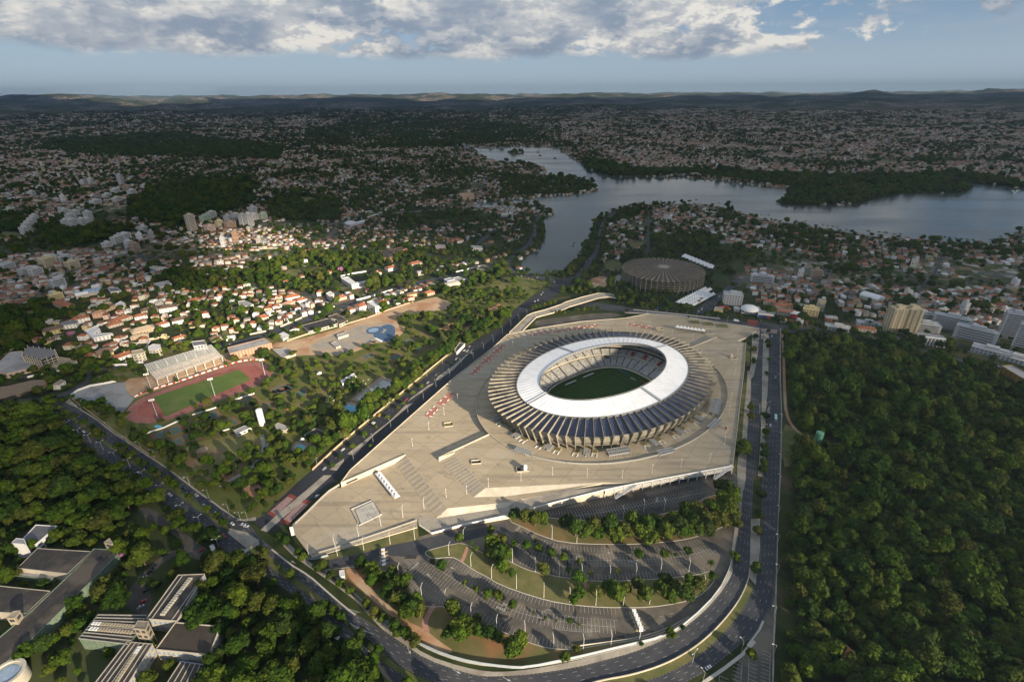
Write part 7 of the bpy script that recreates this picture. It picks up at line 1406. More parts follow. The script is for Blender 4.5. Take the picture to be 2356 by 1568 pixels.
# totem, ferris wheel, coaster, lake things
p=g1('C',328,452,1);e=empty('sign_totem',(*p,1),.3,'tall white sign pillar at the tip of the lower plaza','sign');b=MB();b.box((0,0,0),(2.4,1.2,9.5),white_m);b.build('pillar',white_m,e);b=MB();b.box((0,0,9.5),(2.8,1.6,.8),dark_m);b.build('cap',dark_m,e)
p=g1('K',92,632);e=empty('ferris_wheel',(*p,0),1.1,'pale ferris wheel standing near the lake','ferris wheel');b=MB();n=28
for q in(-1,1):
 for i in range(n):a,c_=2*math.pi*i/n,2*math.pi*(i+1)/n;b.cyl((16*math.cos(a),q,19+16*math.sin(a)),(16*math.cos(c_),q,19+16*math.sin(c_)),.3,n=4);
 for i in range(0,n,2):a=2*math.pi*i/n;b.cyl((0,q,19),(16*math.cos(a),q,19+16*math.sin(a)),.16,n=4)
b.build('wheel',white_m,e);b=MB()
for s in(-1,1):
 for q in(-2,2):b.cyl((s*8,q,0),(0,q,19),.5,n=5)
b.build('support_frame',steel,e)
for i in range(14):a=2*math.pi*i/14;b=MB();b.box((16*math.cos(a),0,16.6+16*math.sin(a)),(1.8,1.8,2),[yel,blue_w,redw][i%3]);b.build('gondola',None,e)
gable_house('K',60,612,100,612,30,20,5,cream,cream,'round pale pavilion roof of the amusement park',floors=1)
for k,x,y,lb in(('K',672,883,'small dark boat on the lake, nearer the lower end'),('K',680,857,'small dark boat on the lake, farther out'),('K',505,77,'dark barge on the upper lake'),('K',370,50,'low work raft on the upper lake'),('K',350,20,'farthest raft on the upper lake')):
 p=g1(k,x,y,.1);s=1 if y>500 else 3.2;e=empty('boat',(*p,.1),.6,lb,'boat');b=MB();b.prism([(-3*s,-1*s),(2*s,-1*s),(3.4*s,0),(2*s,1*s),(-3*s,1*s)],0,.8*s,dark_m);b.build('hull',dark_m,e);b=MB();b.box((-.5*s,0,.8*s),(2*s,1.3*s,.9*s),bark_m);b.build('cabin',bark_m,e)
p=g1('L',2265,385,.1);e=empty('fountain',(*p,.1),0,'white water fountain spraying on the lake at the far right','fountain');spray=mat('water_spray',(.75,.78,.80),(.85,.87,.88),1,.6)
for a in(-.9,-.4,.5,1.0):
 b=MB();pr=None
 for i in range(7):f=i/6;q=(a*16*f,4*f*a,14*math.sin(math.pi*f*.62));
 for i in range(6):f,g=i/6,(i+1)/6;b.cyl((a*18*f,4*f*a,15*math.sin(math.pi*f*.6)),(a*18*g,4*g*a,15*math.sin(math.pi*g*.6)),.5+f*.9,.5+g*.9,n=5)
 b.build('water_jet',spray,e)
# ================================================================== street furniture, vehicles, planted trees, people
def lamp_proto(kind):
 b=MB();c=MB();
 if kind=='plaza':
  b.cyl((0,0,0),(0,0,1.2),.22,.18,n=8);b.cyl((0,0,1.2),(0,0,9),.10,.08,n=6);c.box((0,0,8.8),(.9,.3,.35));c.box((0,0,9.15),(.3,.9,.25));return b,c
 if kind=='lot':
  b.cyl((0,0,0),(0,0,1.0),.22,.18,n=8);b.cyl((0,0,1.0),(0,0,10.5),.14,.10,n=6);b.cyl((0,0,10.5),(1.8,0,12.2),.10,.08,n=6);c.box((2.1,0,12.1),(1.0,.45,.2));return b,c
 if kind=='road':
  b.cyl((0,0,0),(0,0,9.5),.14,.09,n=6);b.cyl((0,0,9.5),(2.2,0,10.6),.07,.06,n=5);c.box((2.6,0,10.5),(1.0,.4,.2));return b,c
 if kind=='double':
  b.cyl((0,0,0),(0,0,10),.16,.1,n=6)
  for s in(-1,1):b.cyl((0,0,9.4),(s*2.2,0,10.8),.08,.06,n=5);c.box((s*2.6,0,10.7),(1.0,.4,.2))
  return b,c
 b.cyl((0,0,0),(0,0,23),.4,.25,n=8)
 for i in range(2):
  for j in range(4):c.box((-2.1+j*1.4,-.2,22.4+i*1.3),(1.0,.5,1.0))
 c.box((0,.2,22.2),(6,.2,.2));c.box((0,.2,23.5),(6,.2,.2));return b,c
LM={}
for kd,nm,pm,hm_ in(('plaza','plaza_lamp',white_m,white_m),('lot','lot_lamp',white_m,steel),('road','street_lamp',steel,white_m),('double','street_lamp',steel,white_m),('flood','floodlight_mast',steel,white_m)):
 b,c=lamp_proto(kd);ms=[]
 for q,m,n_ in((b,pm,'pole'),(c,hm_,'lamp_head')):me=bpy.data.meshes.new(n_);me.from_pydata(q.v,[],q.f);me.materials.append(m);ms.append(me)
 LM[kd]=(nm,ms)
def lamp(kd,k,x,y,z=0.0,rz=0.0,label='',group=None):
 nm,ms=LM[kd];p=g1(k,x,y,z);e=empty(nm,(*p,z+.02),rz,label,'floodlight' if kd=='flood' else 'lamp',group)
 for me in ms:o=bpy.data.objects.new(me.name,me);COL.objects.link(o);o.parent=e
def lamps(kd,k,pts,z,rz,where,group):
 for i,(x,y)in enumerate(pts):lamp(kd,k,x,y,z,rz,'%s %s, %s in row'%({'plaza':'slim white lamp post','lot':'angled white lamp post','road':'grey one-armed lamp','double':'grey two-armed lamp'}[kd],where,ordn(i)),group)
lamps('plaza','R',[(210,1550),(720,1460),(1213,1372),(1757,1395),(2305,1420)],8,0,'in front of the stadium, left half','esplanade lamps')
lamps('plaza','S',[(617,1330),(1072,1243),(1520,1157),(1750,890),(1775,720),(1825,395),(1855,185)],8,0,'in front of the stadium, right half','esplanade lamps')
lamps('lot','C',[(450,618),(645,540),(825,462),(995,385),(1162,318),(1322,255)],1,1.2,'on the lower plaza','lower plaza lamps')
lamps('plaza','C',[(1490,165),(1645,140),(1810,85)],5,0,'between the two flights of steps','esplanade lamps')
lamps('lot','C',[(665,610),(865,565),(1065,520),(1252,487)],.2,1.4,'in the lawn strip below the lower plaza','lawn strip lamps')
lamps('plaza','H',[(1910,925),(1785,1055),(1645,1190),(1495,1340)],5,0,'on the left esplanade','esplanade lamps')
lamps('plaza','Q',[(985,935),(835,1080),(675,1235),(1300,810),(1605,760),(1910,715),(2205,680)],5,0,'on the far left of the esplanade','esplanade lamps')
lamps('plaza','T',[(30,630),(400,700),(735,755),(1065,815)],5,0,'beyond the stadium','esplanade lamps');lamps('plaza','T',[(1760,1050),(1740,1200),(1720,1370)],8,0,'along the right edge of the esplanade','esplanade lamps')
lamps('lot','D',[(395,480),(583,510),(935,330),(1245,270),(1090,275)],.1,1.8,'by the island of dark trees','parking lot lamps')
lamps('lot','D',[(95,660),(268,730),(448,775),(620,780),(833,790),(1030,775),(1218,740),(1432,730)],.1,1.7,'on the upper kerb of the lawn island','parking lot lamps')
lamps('lot','C',[(1512,605),(1678,690),(1835,780)],.1,1.0,'at the left end of the lawn island','parking lot lamps');lamps('lot','D',[(125,860),(333,925),(528,960),(727,985),(935,990),(1135,975),(1545,865)],.1,1.6,'on the lower kerb of the lawn island','parking lot lamps')
lamps('lot','C',[(1132,770),(1305,925),(1485,970),(1680,1080),(1873,1170)],.1,1.2,'on the left edge of the lower lot','parking lot lamps');lamps('lot','D',[(190,1220),(405,1315),(632,1320),(842,1290),(1058,1250)],.1,1.8,'on the near edge of the lower lot','parking lot lamps');lamps('lot','C',[(1622,492)],.1,.8,'by the lot entrance road','parking lot lamps')
lamps('road','T',[(500,430),(805,455),(1115,495),(350,410),(650,440),(960,470),(1280,510),(1437,530),(1600,550),(2110,600)],.1,-1.6,'along the north street','north street lamps')
lamps('double','F',[(180,960),(280,1030),(375,1080),(490,1145),(610,1240),(740,1310),(870,1420),(1040,1545)],.1,.7,'on the wood side of the diagonal avenue','diagonal avenue lamps')
lamps('double','B',[(1247,185),(1390,290),(1525,380),(1662,550)],.1,.7,'on the wood side of the avenue near the junction','diagonal avenue lamps')
lamps('road','F',[(298,800),(560,960),(720,1090),(840,1140),(965,1210),(1285,1468)],.1,-2.3,'on the club side of the diagonal avenue','diagonal avenue lamps');lamps('road','B',[(1445,75),(1588,172),(1740,280),(1828,342),(1882,342)],.1,-2.3,'on the park side of the avenue near the junction','diagonal avenue lamps')
lamps('road','H',[(620,1522),(875,1310),(1090,1130),(1285,968),(1465,830),(1625,700),(1772,585)],.1,-.8,'on the club side of the central avenue','central avenue lamps');lamps('road','H',[(955,1482),(1135,1315),(1298,1180),(1455,1050),(1597,918),(1712,806),(1838,700)],.1,2.3,'on the plaza side of the central avenue','central avenue lamps')
lamps('road','Q',[(180,1240),(365,1112),(527,978),(680,862),(822,722),(957,612),(1082,532),(1208,432)],.1,2.3,'on the far stretch of the central avenue','central avenue lamps')
lamps('double','U',[(908,1003)],.1,.7,'in the grassy median of the bend','bend lamps');lamps('road','U',[(1045,1266),(1565,850)],.1,2.2,'on the outer edge of the bend','bend lamps');lamps('road','E',[(222,60),(213,300),(206,520),(204,750),(180,1070),(178,1362)],.1,3.1,'along the wood beside the avenue, near stretch','east avenue lamps');lamps('road','M',[(432,1280),(436,1105),(440,960),(426,640),(424,500),(418,345)],.1,3.1,'along the wood beside the avenue, far stretch','east avenue lamps');lamps('double','P',[(1215,800),(1265,480)],.1,0,'in the median of the avenue on the right','east avenue lamps')
for k,x,y,lb in(('F',992,852,'tall floodlight mast at the left end of the track'),('F',1518,652,'tall floodlight mast on the near side of the track infield'),('F',1980,467,'tall floodlight mast at the right end of the track'),('F',938,606,'tall floodlight mast beside the grandstand')):lamp('flood',k,x,y,0,.5,lb)
lamps('road','K',[(910,1180),(960,1240),(668,1280),(1168,1330),(1640,1000),(1958,1010),(2152,1110),(1625,1350),(1040,1080)],0,.4,'in the arena park','arena park lamps')
# --- vehicles
def car_meshes(kind):
 L,W_,H,z1={'car':(4.3,1.8,1.45,.82),'van':(5.2,2.0,2.1,1.1),'bus':(12.0,2.6,3.1,1.0),'truck':(8.0,2.4,3.2,1.0)}[kind];P={}
 b=MB()
 if kind in('car','van'):
  lo_,hi_=.28,z1;V=[(-L/2,lo_),(-L/2,hi_*.92),(-L*.42,hi_),(L*.30 if kind=='car' else L*.38,hi_*1.0),(L/2,hi_*.78),(L/2,lo_)]
 elif kind=='bus':V=[(-L/2,.35),(-L/2,3.0),(-L/2+.2,H),(L/2-.3,H),(L/2,2.9),(L/2,.35)]
 else:V=[(-L/2,.9),(-L/2,H),(L/2-2.3,H),(L/2-2.3,.9)]
 n=len(V);F=[tuple(range(n)),tuple(range(n,2*n))[::-1]]+[(i,n+i,n+(i+1)%n,(i+1)%n)for i in range(n)]
 b.add([(x,-W_/2,z)for x,z in V]+[(x,W_/2,z)for x,z in V],F);P['body' if kind!='truck' else 'cargo_box']=(b,'body')
 b=MB()
 if kind=='car':V=[(-L*.40,z1),(-L*.28,H-.05),(L*.08,H),(L*.27,z1)];iw=.84
 elif kind=='van':V=[(-L*.48,z1),(-L*.47,H),(L*.22,H),(L*.38,z1)];iw=.92
 elif kind=='bus':V=[(-L/2-.02,1.5),(-L/2-.02,2.5),(L/2+.02,2.5),(L/2+.02,1.5)];iw=1.02
 else:V=[(L/2-2.1,.6),(L/2-2.1,2.6),(L/2-.5,2.6),(L/2,1.6),(L/2,.6)];iw=.96
 n=len(V);F=[tuple(range(n)),tuple(range(n,2*n))[::-1]]+[(i,n+i,n+(i+1)%n,(i+1)%n)for i in range(n)]
 b.add([(x,-W_/2*iw,z)for x,z in V]+[(x,W_/2*iw,z)for x,z in V],F);P['cabin_glass' if kind!='truck' else 'cab']=(b,'glass' if kind!='truck' else 'body')
 if kind in('car','van'):b=MB();t=(-L*.27,L*.07)if kind=='car' else(-L*.46,L*.21);b.box(((t[0]+t[1])/2,0,H-.03),(t[1]-t[0],W_*iw*.94,.06));P['roof']=(b,'body')
 if kind=='bus':b=MB();b.box((-1.5,0,H),(3.2,1.6,.3));b.box((3,0,H),(1,1,.2));P['roof_unit']=(b,'white')
 b=MB()
 for sx in(-1,1):
  b.box((sx*(L/2-.02)if sx>0 else-L/2+.02,0,.62),(.06,W_*.8,.12))
 P['lights']=(b,'lightm');wl=[]
 for sx in(-.31,.31):
  for sy in(-1,1):b=MB();r_=.33 if kind in('car','van')else .5;b.cyl((sx*L,sy*(W_/2-.1)-.11,r_),(sx*L,sy*(W_/2-.1)+.11,r_),r_,n=10);wl.append(b)
 return P,wl
carpaint=mat('car_paint',(.95,.95,.95),(1,1,1),1,.3,objcol=True,spec=.5);tyre_m=mat('tyre',(.02,.02,.02),(.03,.03,.03),2,.9);lightm=mat('lamp_glass',(.55,.5,.45),(.6,.55,.5),3,.2)
CM={}
for kd in('car','van','bus','truck'):
 P,wl=car_meshes(kd);lst=[]
 for nm,(b,mm)in P.items():me=bpy.data.meshes.new(nm);me.from_pydata(b.v,[],b.f);me.materials.append({'body':carpaint,'glass':glass_m,'white':white_m,'lightm':lightm}[mm]);lst.append((nm,me))
 for b in wl:me=bpy.data.meshes.new('wheel');me.from_pydata(b.v,[],b.f);me.materials.append(tyre_m);lst.append(('wheel',me))
 CM[kd]=lst
CC={'w':('white',(.78,.78,.76)),'s':('silver',(.45,.46,.48)),'b':('black',(.03,.03,.035)),'g':('grey',(.16,.17,.18)),'r':('red',(.42,.03,.03)),'y':('yellow',(.62,.36,.02)),'t':('mint green',(.30,.58,.46)),'B':('blue',(.04,.12,.34))}
NCAR={}
def vehicle(kd,k,x,y,dx,dy,col,where,z=.1):
 p=Vector(g1(k,x,y,z));d=Vector(g1(k,x+dx,y+dy,z))-p;cn,rgb=CC[col];key=(kd,cn,where);i=NCAR.get(key,0);NCAR[key]=i+1
 e=empty({'car':'parked_car' if 'parked' in where else 'car','van':'van','bus':'bus','truck':'truck'}[kd],(p.x,p.y,z),math.atan2(d.y,d.x),'%s %s %s%s'%(cn,kd,where,'' if i==0 else ', %s from the far end'%ordn(i)),kd,'vehicles '+where)
 for nm,me in CM[kd]:o=bpy.data.objects.new(nm,me);COL.objects.link(o);o.parent=e;o.color=(*rgb,1)
def cars(k,where,lst,d=(1,0)):
 for t in lst:vehicle(t[3]if len(t)>3 else 'car',k,t[0],t[1],d[0]*20,d[1]*20,t[2],where)
cars('G','on the road coming in from the left edge',[(60,970,'s'),(205,945,'s'),(375,938,'w','van')],(1,-.05));cars('G','on the upper diagonal avenue',[(517,1037,'s'),(592,1088,'b'),(580,1108,'w'),(655,1168,'s'),(770,1210,'w'),(765,1245,'b')],(.75,.65));cars('F','on the middle of the diagonal avenue',[(820,1360,'s'),(1240,1500,'b'),(1265,1550,'g'),(1100,1555,'s')],(.75,.62))
cars('B','queueing before the junction',[(1297,152,'s'),(1405,97,'b'),(1492,152,'s'),(1585,190,'b'),(1552,230,'s'),(1640,290,'w'),(1733,312,'b'),(1795,337,'b'),(1765,370,'w'),(1657,418,'b'),(1702,462,'r'),(1630,432,'w','truck')],(.75,.62));cars('B','turning at the junction',[(1848,375,'w'),(1870,388,'w')],(1,.1));cars('B','parked by the campus lane',[(1532,570,'r'),(1180,700,'b'),(1140,740,'b'),(1097,780,'s'),(1110,878,'b'),(655,1075,'s'),(440,1420,'s'),(892,895,'s'),(1090,960,'r'),(1070,1000,'s')],(.7,-.4))
cars('C','on the avenue below the lower plaza',[(510,160,'s'),(210,215,'b'),(120,300,'b')],(.75,-.6));cars('C','on the diagonal avenue below the junction',[(475,1040,'s'),(650,1228,'w','truck'),(18,640,'w')],(.75,.65))
cars('H','on the central avenue',[(855,1375,'w'),(685,1550,'s'),(1195,1060,'y','van'),(1133,1135,'w','van'),(1270,1020,'b'),(1435,918,'r'),(1635,760,'s'),(1757,730,'b'),(1710,690,'g'),(1820,712,'b')],(.75,-.6));cars('H','parked on the central avenue by the pavilion',[(1900,540,'w'),(1970,465,'w'),(2005,462,'s'),(2018,428,'s'),(2035,490,'s'),(1985,490,'b'),(2050,435,'b'),(1990,478,'s')],(.75,-.55));cars('H','on the club street',[(575,170,'s'),(310,265,'s'),(215,330,'w'),(780,85,'b')],(1,-.4));cars('G','on the club street behind the grandstand',[(2115,410,'w'),(2005,437,'s')],(1,-.25))
cars('M','waiting at the crossing on the right',[(290,275,'w'),(290,295,'w'),(285,311,'r'),(370,285,'w')],(0,1));cars('M','on the avenue right of the esplanade',[(390,490,'b'),(398,608,'s'),(275,655,'b'),(358,987,'w')],(.03,1));vehicle('bus','M',397,935,0,20,'t','on the avenue right of the esplanade');vehicle('truck','M',88,168,20,3,'w','on the street beyond the esplanade');cars('M','on the street beyond the esplanade',[(130,182,'b'),(440,190,'b'),(590,207,'s'),(860,240,'s'),(742,232,'B')],(1,.14));vehicle('bus','M',2125,530,20,6,'B','on the street at the far right')
vehicle('truck','T',540,345,20,2,'B','on the north street by the tents');cars('T','on the north street by the tents',[(482,352,'s'),(320,320,'w'),(1090,400,'b')],(1,.1));cars('T','on the tent street',[(1158,375,'w'),(1205,345,'w'),(1215,325,'s'),(1485,140,'w'),(1290,250,'b')],(.5,-.7));cars('U','on the bend at the bottom',[(1122,1073,'w')],(.8,-.55));cars('P','on the avenue near the garage corner',[(1290,1510,'b')],(0,1))
cars('K','on the lake drive',[(380,1330,'w'),(395,1310,'s'),(350,1382,'w'),(322,1392,'w'),(500,1215,'w'),(655,1200,'s'),(750,1105,'w'),(790,1030,'w'),(830,1000,'s'),(850,920,'w'),(905,800,'s'),(920,750,'w'),(930,700,'s'),(945,670,'w')],(.4,-.8));cars('K','on the west lake drive',[(60,1050,'w'),(75,1080,'s'),(95,1100,'w'),(130,1130,'s'),(195,1160,'w'),(260,1180,'s'),(340,1175,'w'),(290,1185,'y'),(320,700,'w'),(325,740,'s'),(315,780,'w'),(300,830,'b')],(.6,.3))
# --- planted trees: (region, where, [(x, y, radius, kind)])
def row(k,where,lst,z=.1,group=None):
 for i,t in enumerate(lst):
  x,y,s=t[:3];kd=t[3]if len(t)>3 else random.choice((0,1,5,2));p=g1(k,x,y,z);lb='%s %s, %s of the row'
  if kd=='p':place_palm(p[0],p[1],s,z,'palm tree %s, %s in order'%(where,ordn(i)),group or 'palms and trees '+where,hs=1.0)
  else:place_tree(p[0],p[1],s,kd,z,'%s tree %s, %s in order'%(['round green','broad dark','wide bushy','flat-topped','tall dark','bushy green','light green','light spreading'][kd],where,ordn(i)),group or 'trees '+where,hs=1.05)
  spot(p[0],p[1],s*.6)
row('H','in the central avenue median',[(765,1540,3.2),(828,1465,3.4),(945,1370,3.6),(1055,1268,4,1),(1158,1180,2.6,6),(1270,1092,3.0,6),(1358,1010,3.2),(1415,965,3.0,6),(1500,872,3.6,6),(1580,810,3.4,6),(1860,600,2.8,3),(1112,1362,3.0,7)])
row('M','on the pavement right of the esplanade',[(232,312,4.5),(224,410,4.2),(222,500,4.6),(198,940,4.6),(192,880,4.6,4),(150,1225,8.5,0),(140,1180,6.5,2)])
row('M','in the median of the avenue on the right',[(335,262,3.6),(336,345,4.4),(338,385,4.8),(342,490,4.2,3),(325,590,3.0,6),(316,935,4.4),(310,1070,5),(302,1130,3.2,'p'),(300,1180,4.6),(300,1245,5),(292,1305,5),(288,1360,4.8)])
row('E','in the lower median of the avenue on the right',[(78,180,5.4),(65,330,4.2),(50,455,4.6),(35,740,4.2)]);row('E','beside the service lane at the lower right',[(0,1390,4.6,7)])
row('D','on the pavement of the bend',[(1775,640,4.0),(1290,1225,4.2,6),(1385,1170,2.0),(1072,1290,1.8)])
row('C','along the service road',[(225,500,4.2),(285,530,4.6),(375,610,4.6),(405,655,4.2),(520,730,3.8),(565,715,4.6),(620,785,4),(690,850,3.8),(755,905,4.0),(895,1015,4.6),(960,1070,4.6),(1010,1120,4.2),(1110,1180,4.8),(1125,1225,3.8),(1190,1225,4.4),(1252,1290,4.8)])
row('C','in the lower median of the diagonal avenue',[(115,620,4.4,1),(70,575,3),(320,790,4.2,1),(225,705,1.8),(590,1010,4.4),(645,1055,4.8),(705,1105,4.6),(845,1245,3.8),(975,1355,3.8)])
row('B','in the upper median of the diagonal avenue',[(1290,55,4),(1345,105,3.8),(1445,185,4,7),(1580,285,4.2),(1650,335,4),(1710,385,4.4),(1110,-60,4)])
row('F','in the median of the diagonal avenue beyond the park',[(130,860,4),(230,870,4.4,3),(330,935,5.6,3),(400,960,4.2),(490,1050,5,3),(640,1150,5.4,3),(690,1150,4),(760,1225,4.6),(830,1275,4.4),(960,1370,4.4),(1000,1400,3.8),(1100,1470,4.4),(1160,1500,4.6)])
row('C','on the verge of the lower lot',[(860,700,6),(930,755,6.4),(935,840,6),(990,800,5),(1060,800,5,5),(1085,745,4.6),(1150,850,6),(1185,820,4.6),(1060,930,6.4),(1115,985,6.8),(1180,990,6.6),(1235,1060,7.4,0),(1275,985,6),(1195,1090,7),(1295,1075,6.4),(1540,1050,7.4,0),(1575,1190,6.5),(1530,1230,5.5),(1600,1250,6),(1680,1190,6),(1760,1220,6),(1830,1240,5.8),(1885,1265,5),(1620,1150,5),(1730,1120,4)],.2)
row('D','on the near slope of the verge',[(100,1370,7),(150,1290,6.4),(85,1310,5),(580,1335,3),(487,1410,3.8)],.2)
row('D','on the island between the upper lots',[(110,335,5.9),(190,360,7.5),(265,385,7.3),(330,380,6.8),(505,420,8.2),(570,460,8.4),(640,480,8.4),(700,450,8.7,0),(745,490,7.4),(830,430,8.9,1),(870,510,8.2),(940,470,8.4),(1000,400,8.4),(1040,480,8.4),(1095,430,8.2),(1130,515,7.8),(1185,420,8.2),(1235,485,8.2),(1290,395,8.7),(1335,455,8.4),(1390,485,8.0),(1425,390,8.7),(1485,455,8.4),(1545,390,8.7),(1570,465,7.5),(1625,310,9.1),(1645,400,8.7),(1690,250,9.3),(1710,160,8.7,0),(1735,330,8.7),(1750,230,8.7),(1765,400,7.1),(1660,130,7.5),(1485,320,8.0),(1400,315,7.3)],.2)
row('C','at the left end of the lawn island',[(1600,505,4.6),(1840,560,7.2),(1885,650,7),(1815,625,5),(1830,440,4.2,6),(1905,530,5.6),(1720,600,3,'p'),(1680,560,2.8,'p')],.2)
row('D','on the lawn island',[(0,620,7),(60,640,5),(25,740,6.6),(95,760,3.6),(325,745,6.2,0),(585,850,6.2,4),(690,915,3.4,'p'),(682,800,3.4,'p'),(517,770,3.2,'p'),(887,785,3.4,'p'),(1590,725,3.6,'p'),(870,945,7),(830,895,6),(945,895,5),(1030,865,6.4),(1085,955,6.8),(1250,840,6.4),(1270,945,6.8),(1325,915,6),(1400,950,7,1),(1430,840,6.4),(1495,870,6.4),(1605,790,4),(735,930,5),(600,935,5.6),(560,975,4.6),(1195,880,5)],.2)
row('D','between the rows of the upper parking bays',[(200,560,4.6,5),(272,512,2.4),(290,585,4.4,5),(390,625,5,5),(480,650,4.2,5),(600,670,3,6),(1050,625,4.4),(1243,622,4.2,6),(1330,615,2),(1422,598,3.8),(112,535,3.2)],.05)
row('D','between the rows of the lower parking bays',[(92,1010,4),(530,1125,2.6),(258,1052,1.2),(345,1090,1.2),(425,1110,1.2),(600,1140,1.2)],.05);row('C','between the left rows of the lower parking bays',[(1630,830,2.4,6),(1715,885,3.2,6),(1808,925,4),(1888,940,4),(1788,945,1.8),(1465,725,5.4,0),(1390,675,2.6)],.05)
row('T','along the north street',[(30,400,4.2),(250,350,5),(330,330,4.6),(430,345,4.2),(640,370,4.4),(700,340,5),(790,375,3.8),(940,390,3.6),(1010,360,5.5),(1270,440,4),(1350,445,3.6),(1440,440,4.2),(995,475,2),(860,360,4),(1190,250,4,'p'),(1400,250,4,'p'),(1150,290,4,'p')],.1)
row('M','along the street beyond the wood',[(505,195,4),(548,200,3.6),(625,215,3),(790,240,4.2),(895,262,4.4),(930,268,4),(1130,215,4,'p'),(1180,232,3,'p')],.1)
row('Q','between the bridge and the far lot',[(1620,430,3.6),(1660,430,3.8),(1720,425,4),(1790,425,4),(1860,420,4),(1960,390,4.6),(2000,385,4.6),(2110,380,4.6),(2170,370,4.6),(2230,370,4.8),(2310,360,4.8),(1300,355,5),(1340,340,4.8),(1400,330,5),(1480,310,5),(1560,290,5),(1640,270,5)],.1)
row('L','on the near lake shore',[(50,575,3.6,'p'),(90,580,3.6,'p'),(120,585,3.6,'p'),(155,585,4,'p'),(295,618,3.6,'p'),(330,615,4,'p'),(395,632,3.8,'p'),(470,640,4,'p'),(620,672,4,'p'),(660,680,4,'p'),(700,690,4.4,'p'),(740,695,4.2,'p'),(820,712,3.6,'p'),(1005,738,5.2,'p'),(1095,745,5,'p'),(1140,748,5,'p'),(1160,750,5,'p'),(1230,755,4,'p'),(1277,758,4.4,'p'),(1660,785,4.4,'p'),(1700,795,4.8,'p'),(1755,800,4.6,'p'),(1800,805,4.8,'p'),(1850,808,4.8,'p'),(1900,810,4.6,'p'),(2050,805,4.2,'p'),(870,722,7,3),(1040,745,6,2),(1480,775,7),(1550,785,8,2),(1620,790,7),(1740,815,5,3),(1830,815,5,3),(1930,820,7,3),(2110,795,6),(2140,775,4,'p'),(2200,745,6,3),(2300,700,8,2),(1270,765,6,3),(560,670,6,3),(440,645,5)],.1)
row('K','along the lake foot',[(160,1150,5),(200,1155,4.6),(245,1160,4.4),(300,1165,4.4),(345,1165,4.2),(430,1160,5),(500,1150,6),(560,1150,6),(610,1140,6),(660,1110,6.5),(700,1080,7),(740,1010,7),(770,960,7),(800,880,7.5),(830,820,7.5),(850,760,7.5),(870,710,7),(930,650,7),(980,600,6.5),(1040,560,5),(1010,575,4,'p'),(1025,575,4,'p'),(1140,540,4,'p'),(1195,520,3.6,'p'),(1600,495,6,3),(1670,495,7,1),(1740,490,7,3),(1800,490,5,'p'),(2010,515,4,'p'),(1280,510,4,'p'),(390,560,6),(370,555,6),(430,610,5)],.1)
# bare tree and flowering trees
pink_leaf=leaf_mat('pink_blossom',[(.28,.12,.20),(.34,.16,.24)]);PINK=crown_mesh('tree_crown',99,1,.7,9,500,pink_leaf,1.1);CROWNS.append(PINK);TRUNKS.append(TRUNKS[0])
for k,x,y,s,lb in(('G',655,345,6.5,'purple flowering tree beside the white modern house'),('J',840,1120,7,'pink flowering tree in front of the middle wood'),('B',920,640,4,'purple flowering tree beside the green glass hall')):p=g1(k,x,y);place_tree(p[0],p[1],s,8,0,lb,None,name='flowering_tree');spot(p[0],p[1],s)
# --- people
def person(k,x,y,z,shirt,label,rz=0.0):
 p=g1(k,x,y,z);bm=bmesh.new();J=[(0,0,.95),(0,0,1.2),(0,0,1.42),(0,0,1.53),(0,.02,1.68),(.10,0,.9),(.12,.04,.5),(.13,-.02,.06),(-.10,0,.9),(-.12,-.08,.5),(-.13,-.16,.06),(.19,0,1.4),(.26,.05,1.12),(.27,.16,.88),(-.19,0,1.4),(-.26,-.05,1.12),(-.27,.05,.86),(.13,.12,.03),(-.13,-.02,.03)]
 R_=[.15,.15,.13,.06,.105,.10,.07,.05,.10,.07,.05,.065,.045,.04,.065,.045,.04,.04,.04];E_=[(0,1),(1,2),(2,3),(3,4),(0,5),(5,6),(6,7),(0,8),(8,9),(9,10),(2,11),(11,12),(12,13),(2,14),(14,15),(15,16),(7,17),(10,18)]
 me=bpy.data.meshes.new('body');me.from_pydata(J,E_,[]);o=bpy.data.objects.new('person',me);COL.objects.link(o);md=o.modifiers.new('skin','SKIN');
 for v,r_ in zip(me.skin_vertices[0].data,R_):v.radius=(r_,r_)
 me.skin_vertices[0].data[0].use_root=True;sb=o.modifiers.new('sub','SUBSURF');sb.levels=sb.render_levels=1;me.materials.append(shirt);o.location=(*p,z);o.rotation_euler=(0,0,rz);tag(o,label,'person')
cloth_d=mat('dark_clothes',(.03,.03,.04),(.05,.05,.06),2,.9);cloth_r=mat('red_clothes',(.35,.04,.04),(.4,.06,.05),2,.9);cloth_w=mat('white_clothes',(.6,.6,.58),(.7,.7,.68),2,.9)
for k,x,y,z,m,lb in(('S',840,1090,8,cloth_d,'person in dark clothes standing before the right turnstile canopy'),('S',1855,1175,8,cloth_d,'person in dark clothes at the right corner of the esplanade'),('S',325,1475,8,cloth_d,'person in dark clothes at the top of the outer stairs'),('R',640,1270,8,cloth_d,'person in dark clothes beside the lift tower'),('C',1160,105,1,cloth_d,'person in dark clothes near the plaza tents'),('C',85,415,.2,cloth_d,'person waiting on the crossing island'),('C',340,195,.2,cloth_r,'person in red on the red crossing'),('R',825,780,8,cloth_w,'person in pale clothes by the left stair canopy'),('C',300,250,.2,cloth_d,'person in dark clothes walking on the avenue island')):person(k,x,y,z,m,lb,random.uniform(0,6))
p=g1('S',1780,650,8);e=empty('red_kiosk',(*p,8),.1,'small dark red kiosk near the right edge of the esplanade','kiosk');b=MB();b.box((0,0,0),(1.6,1.6,2.4),redw);b.build('kiosk_body',redw,e);b=MB();b.box((0,0,2.4),(1.9,1.9,.2),dark_m);b.build('kiosk_roof',dark_m,e)
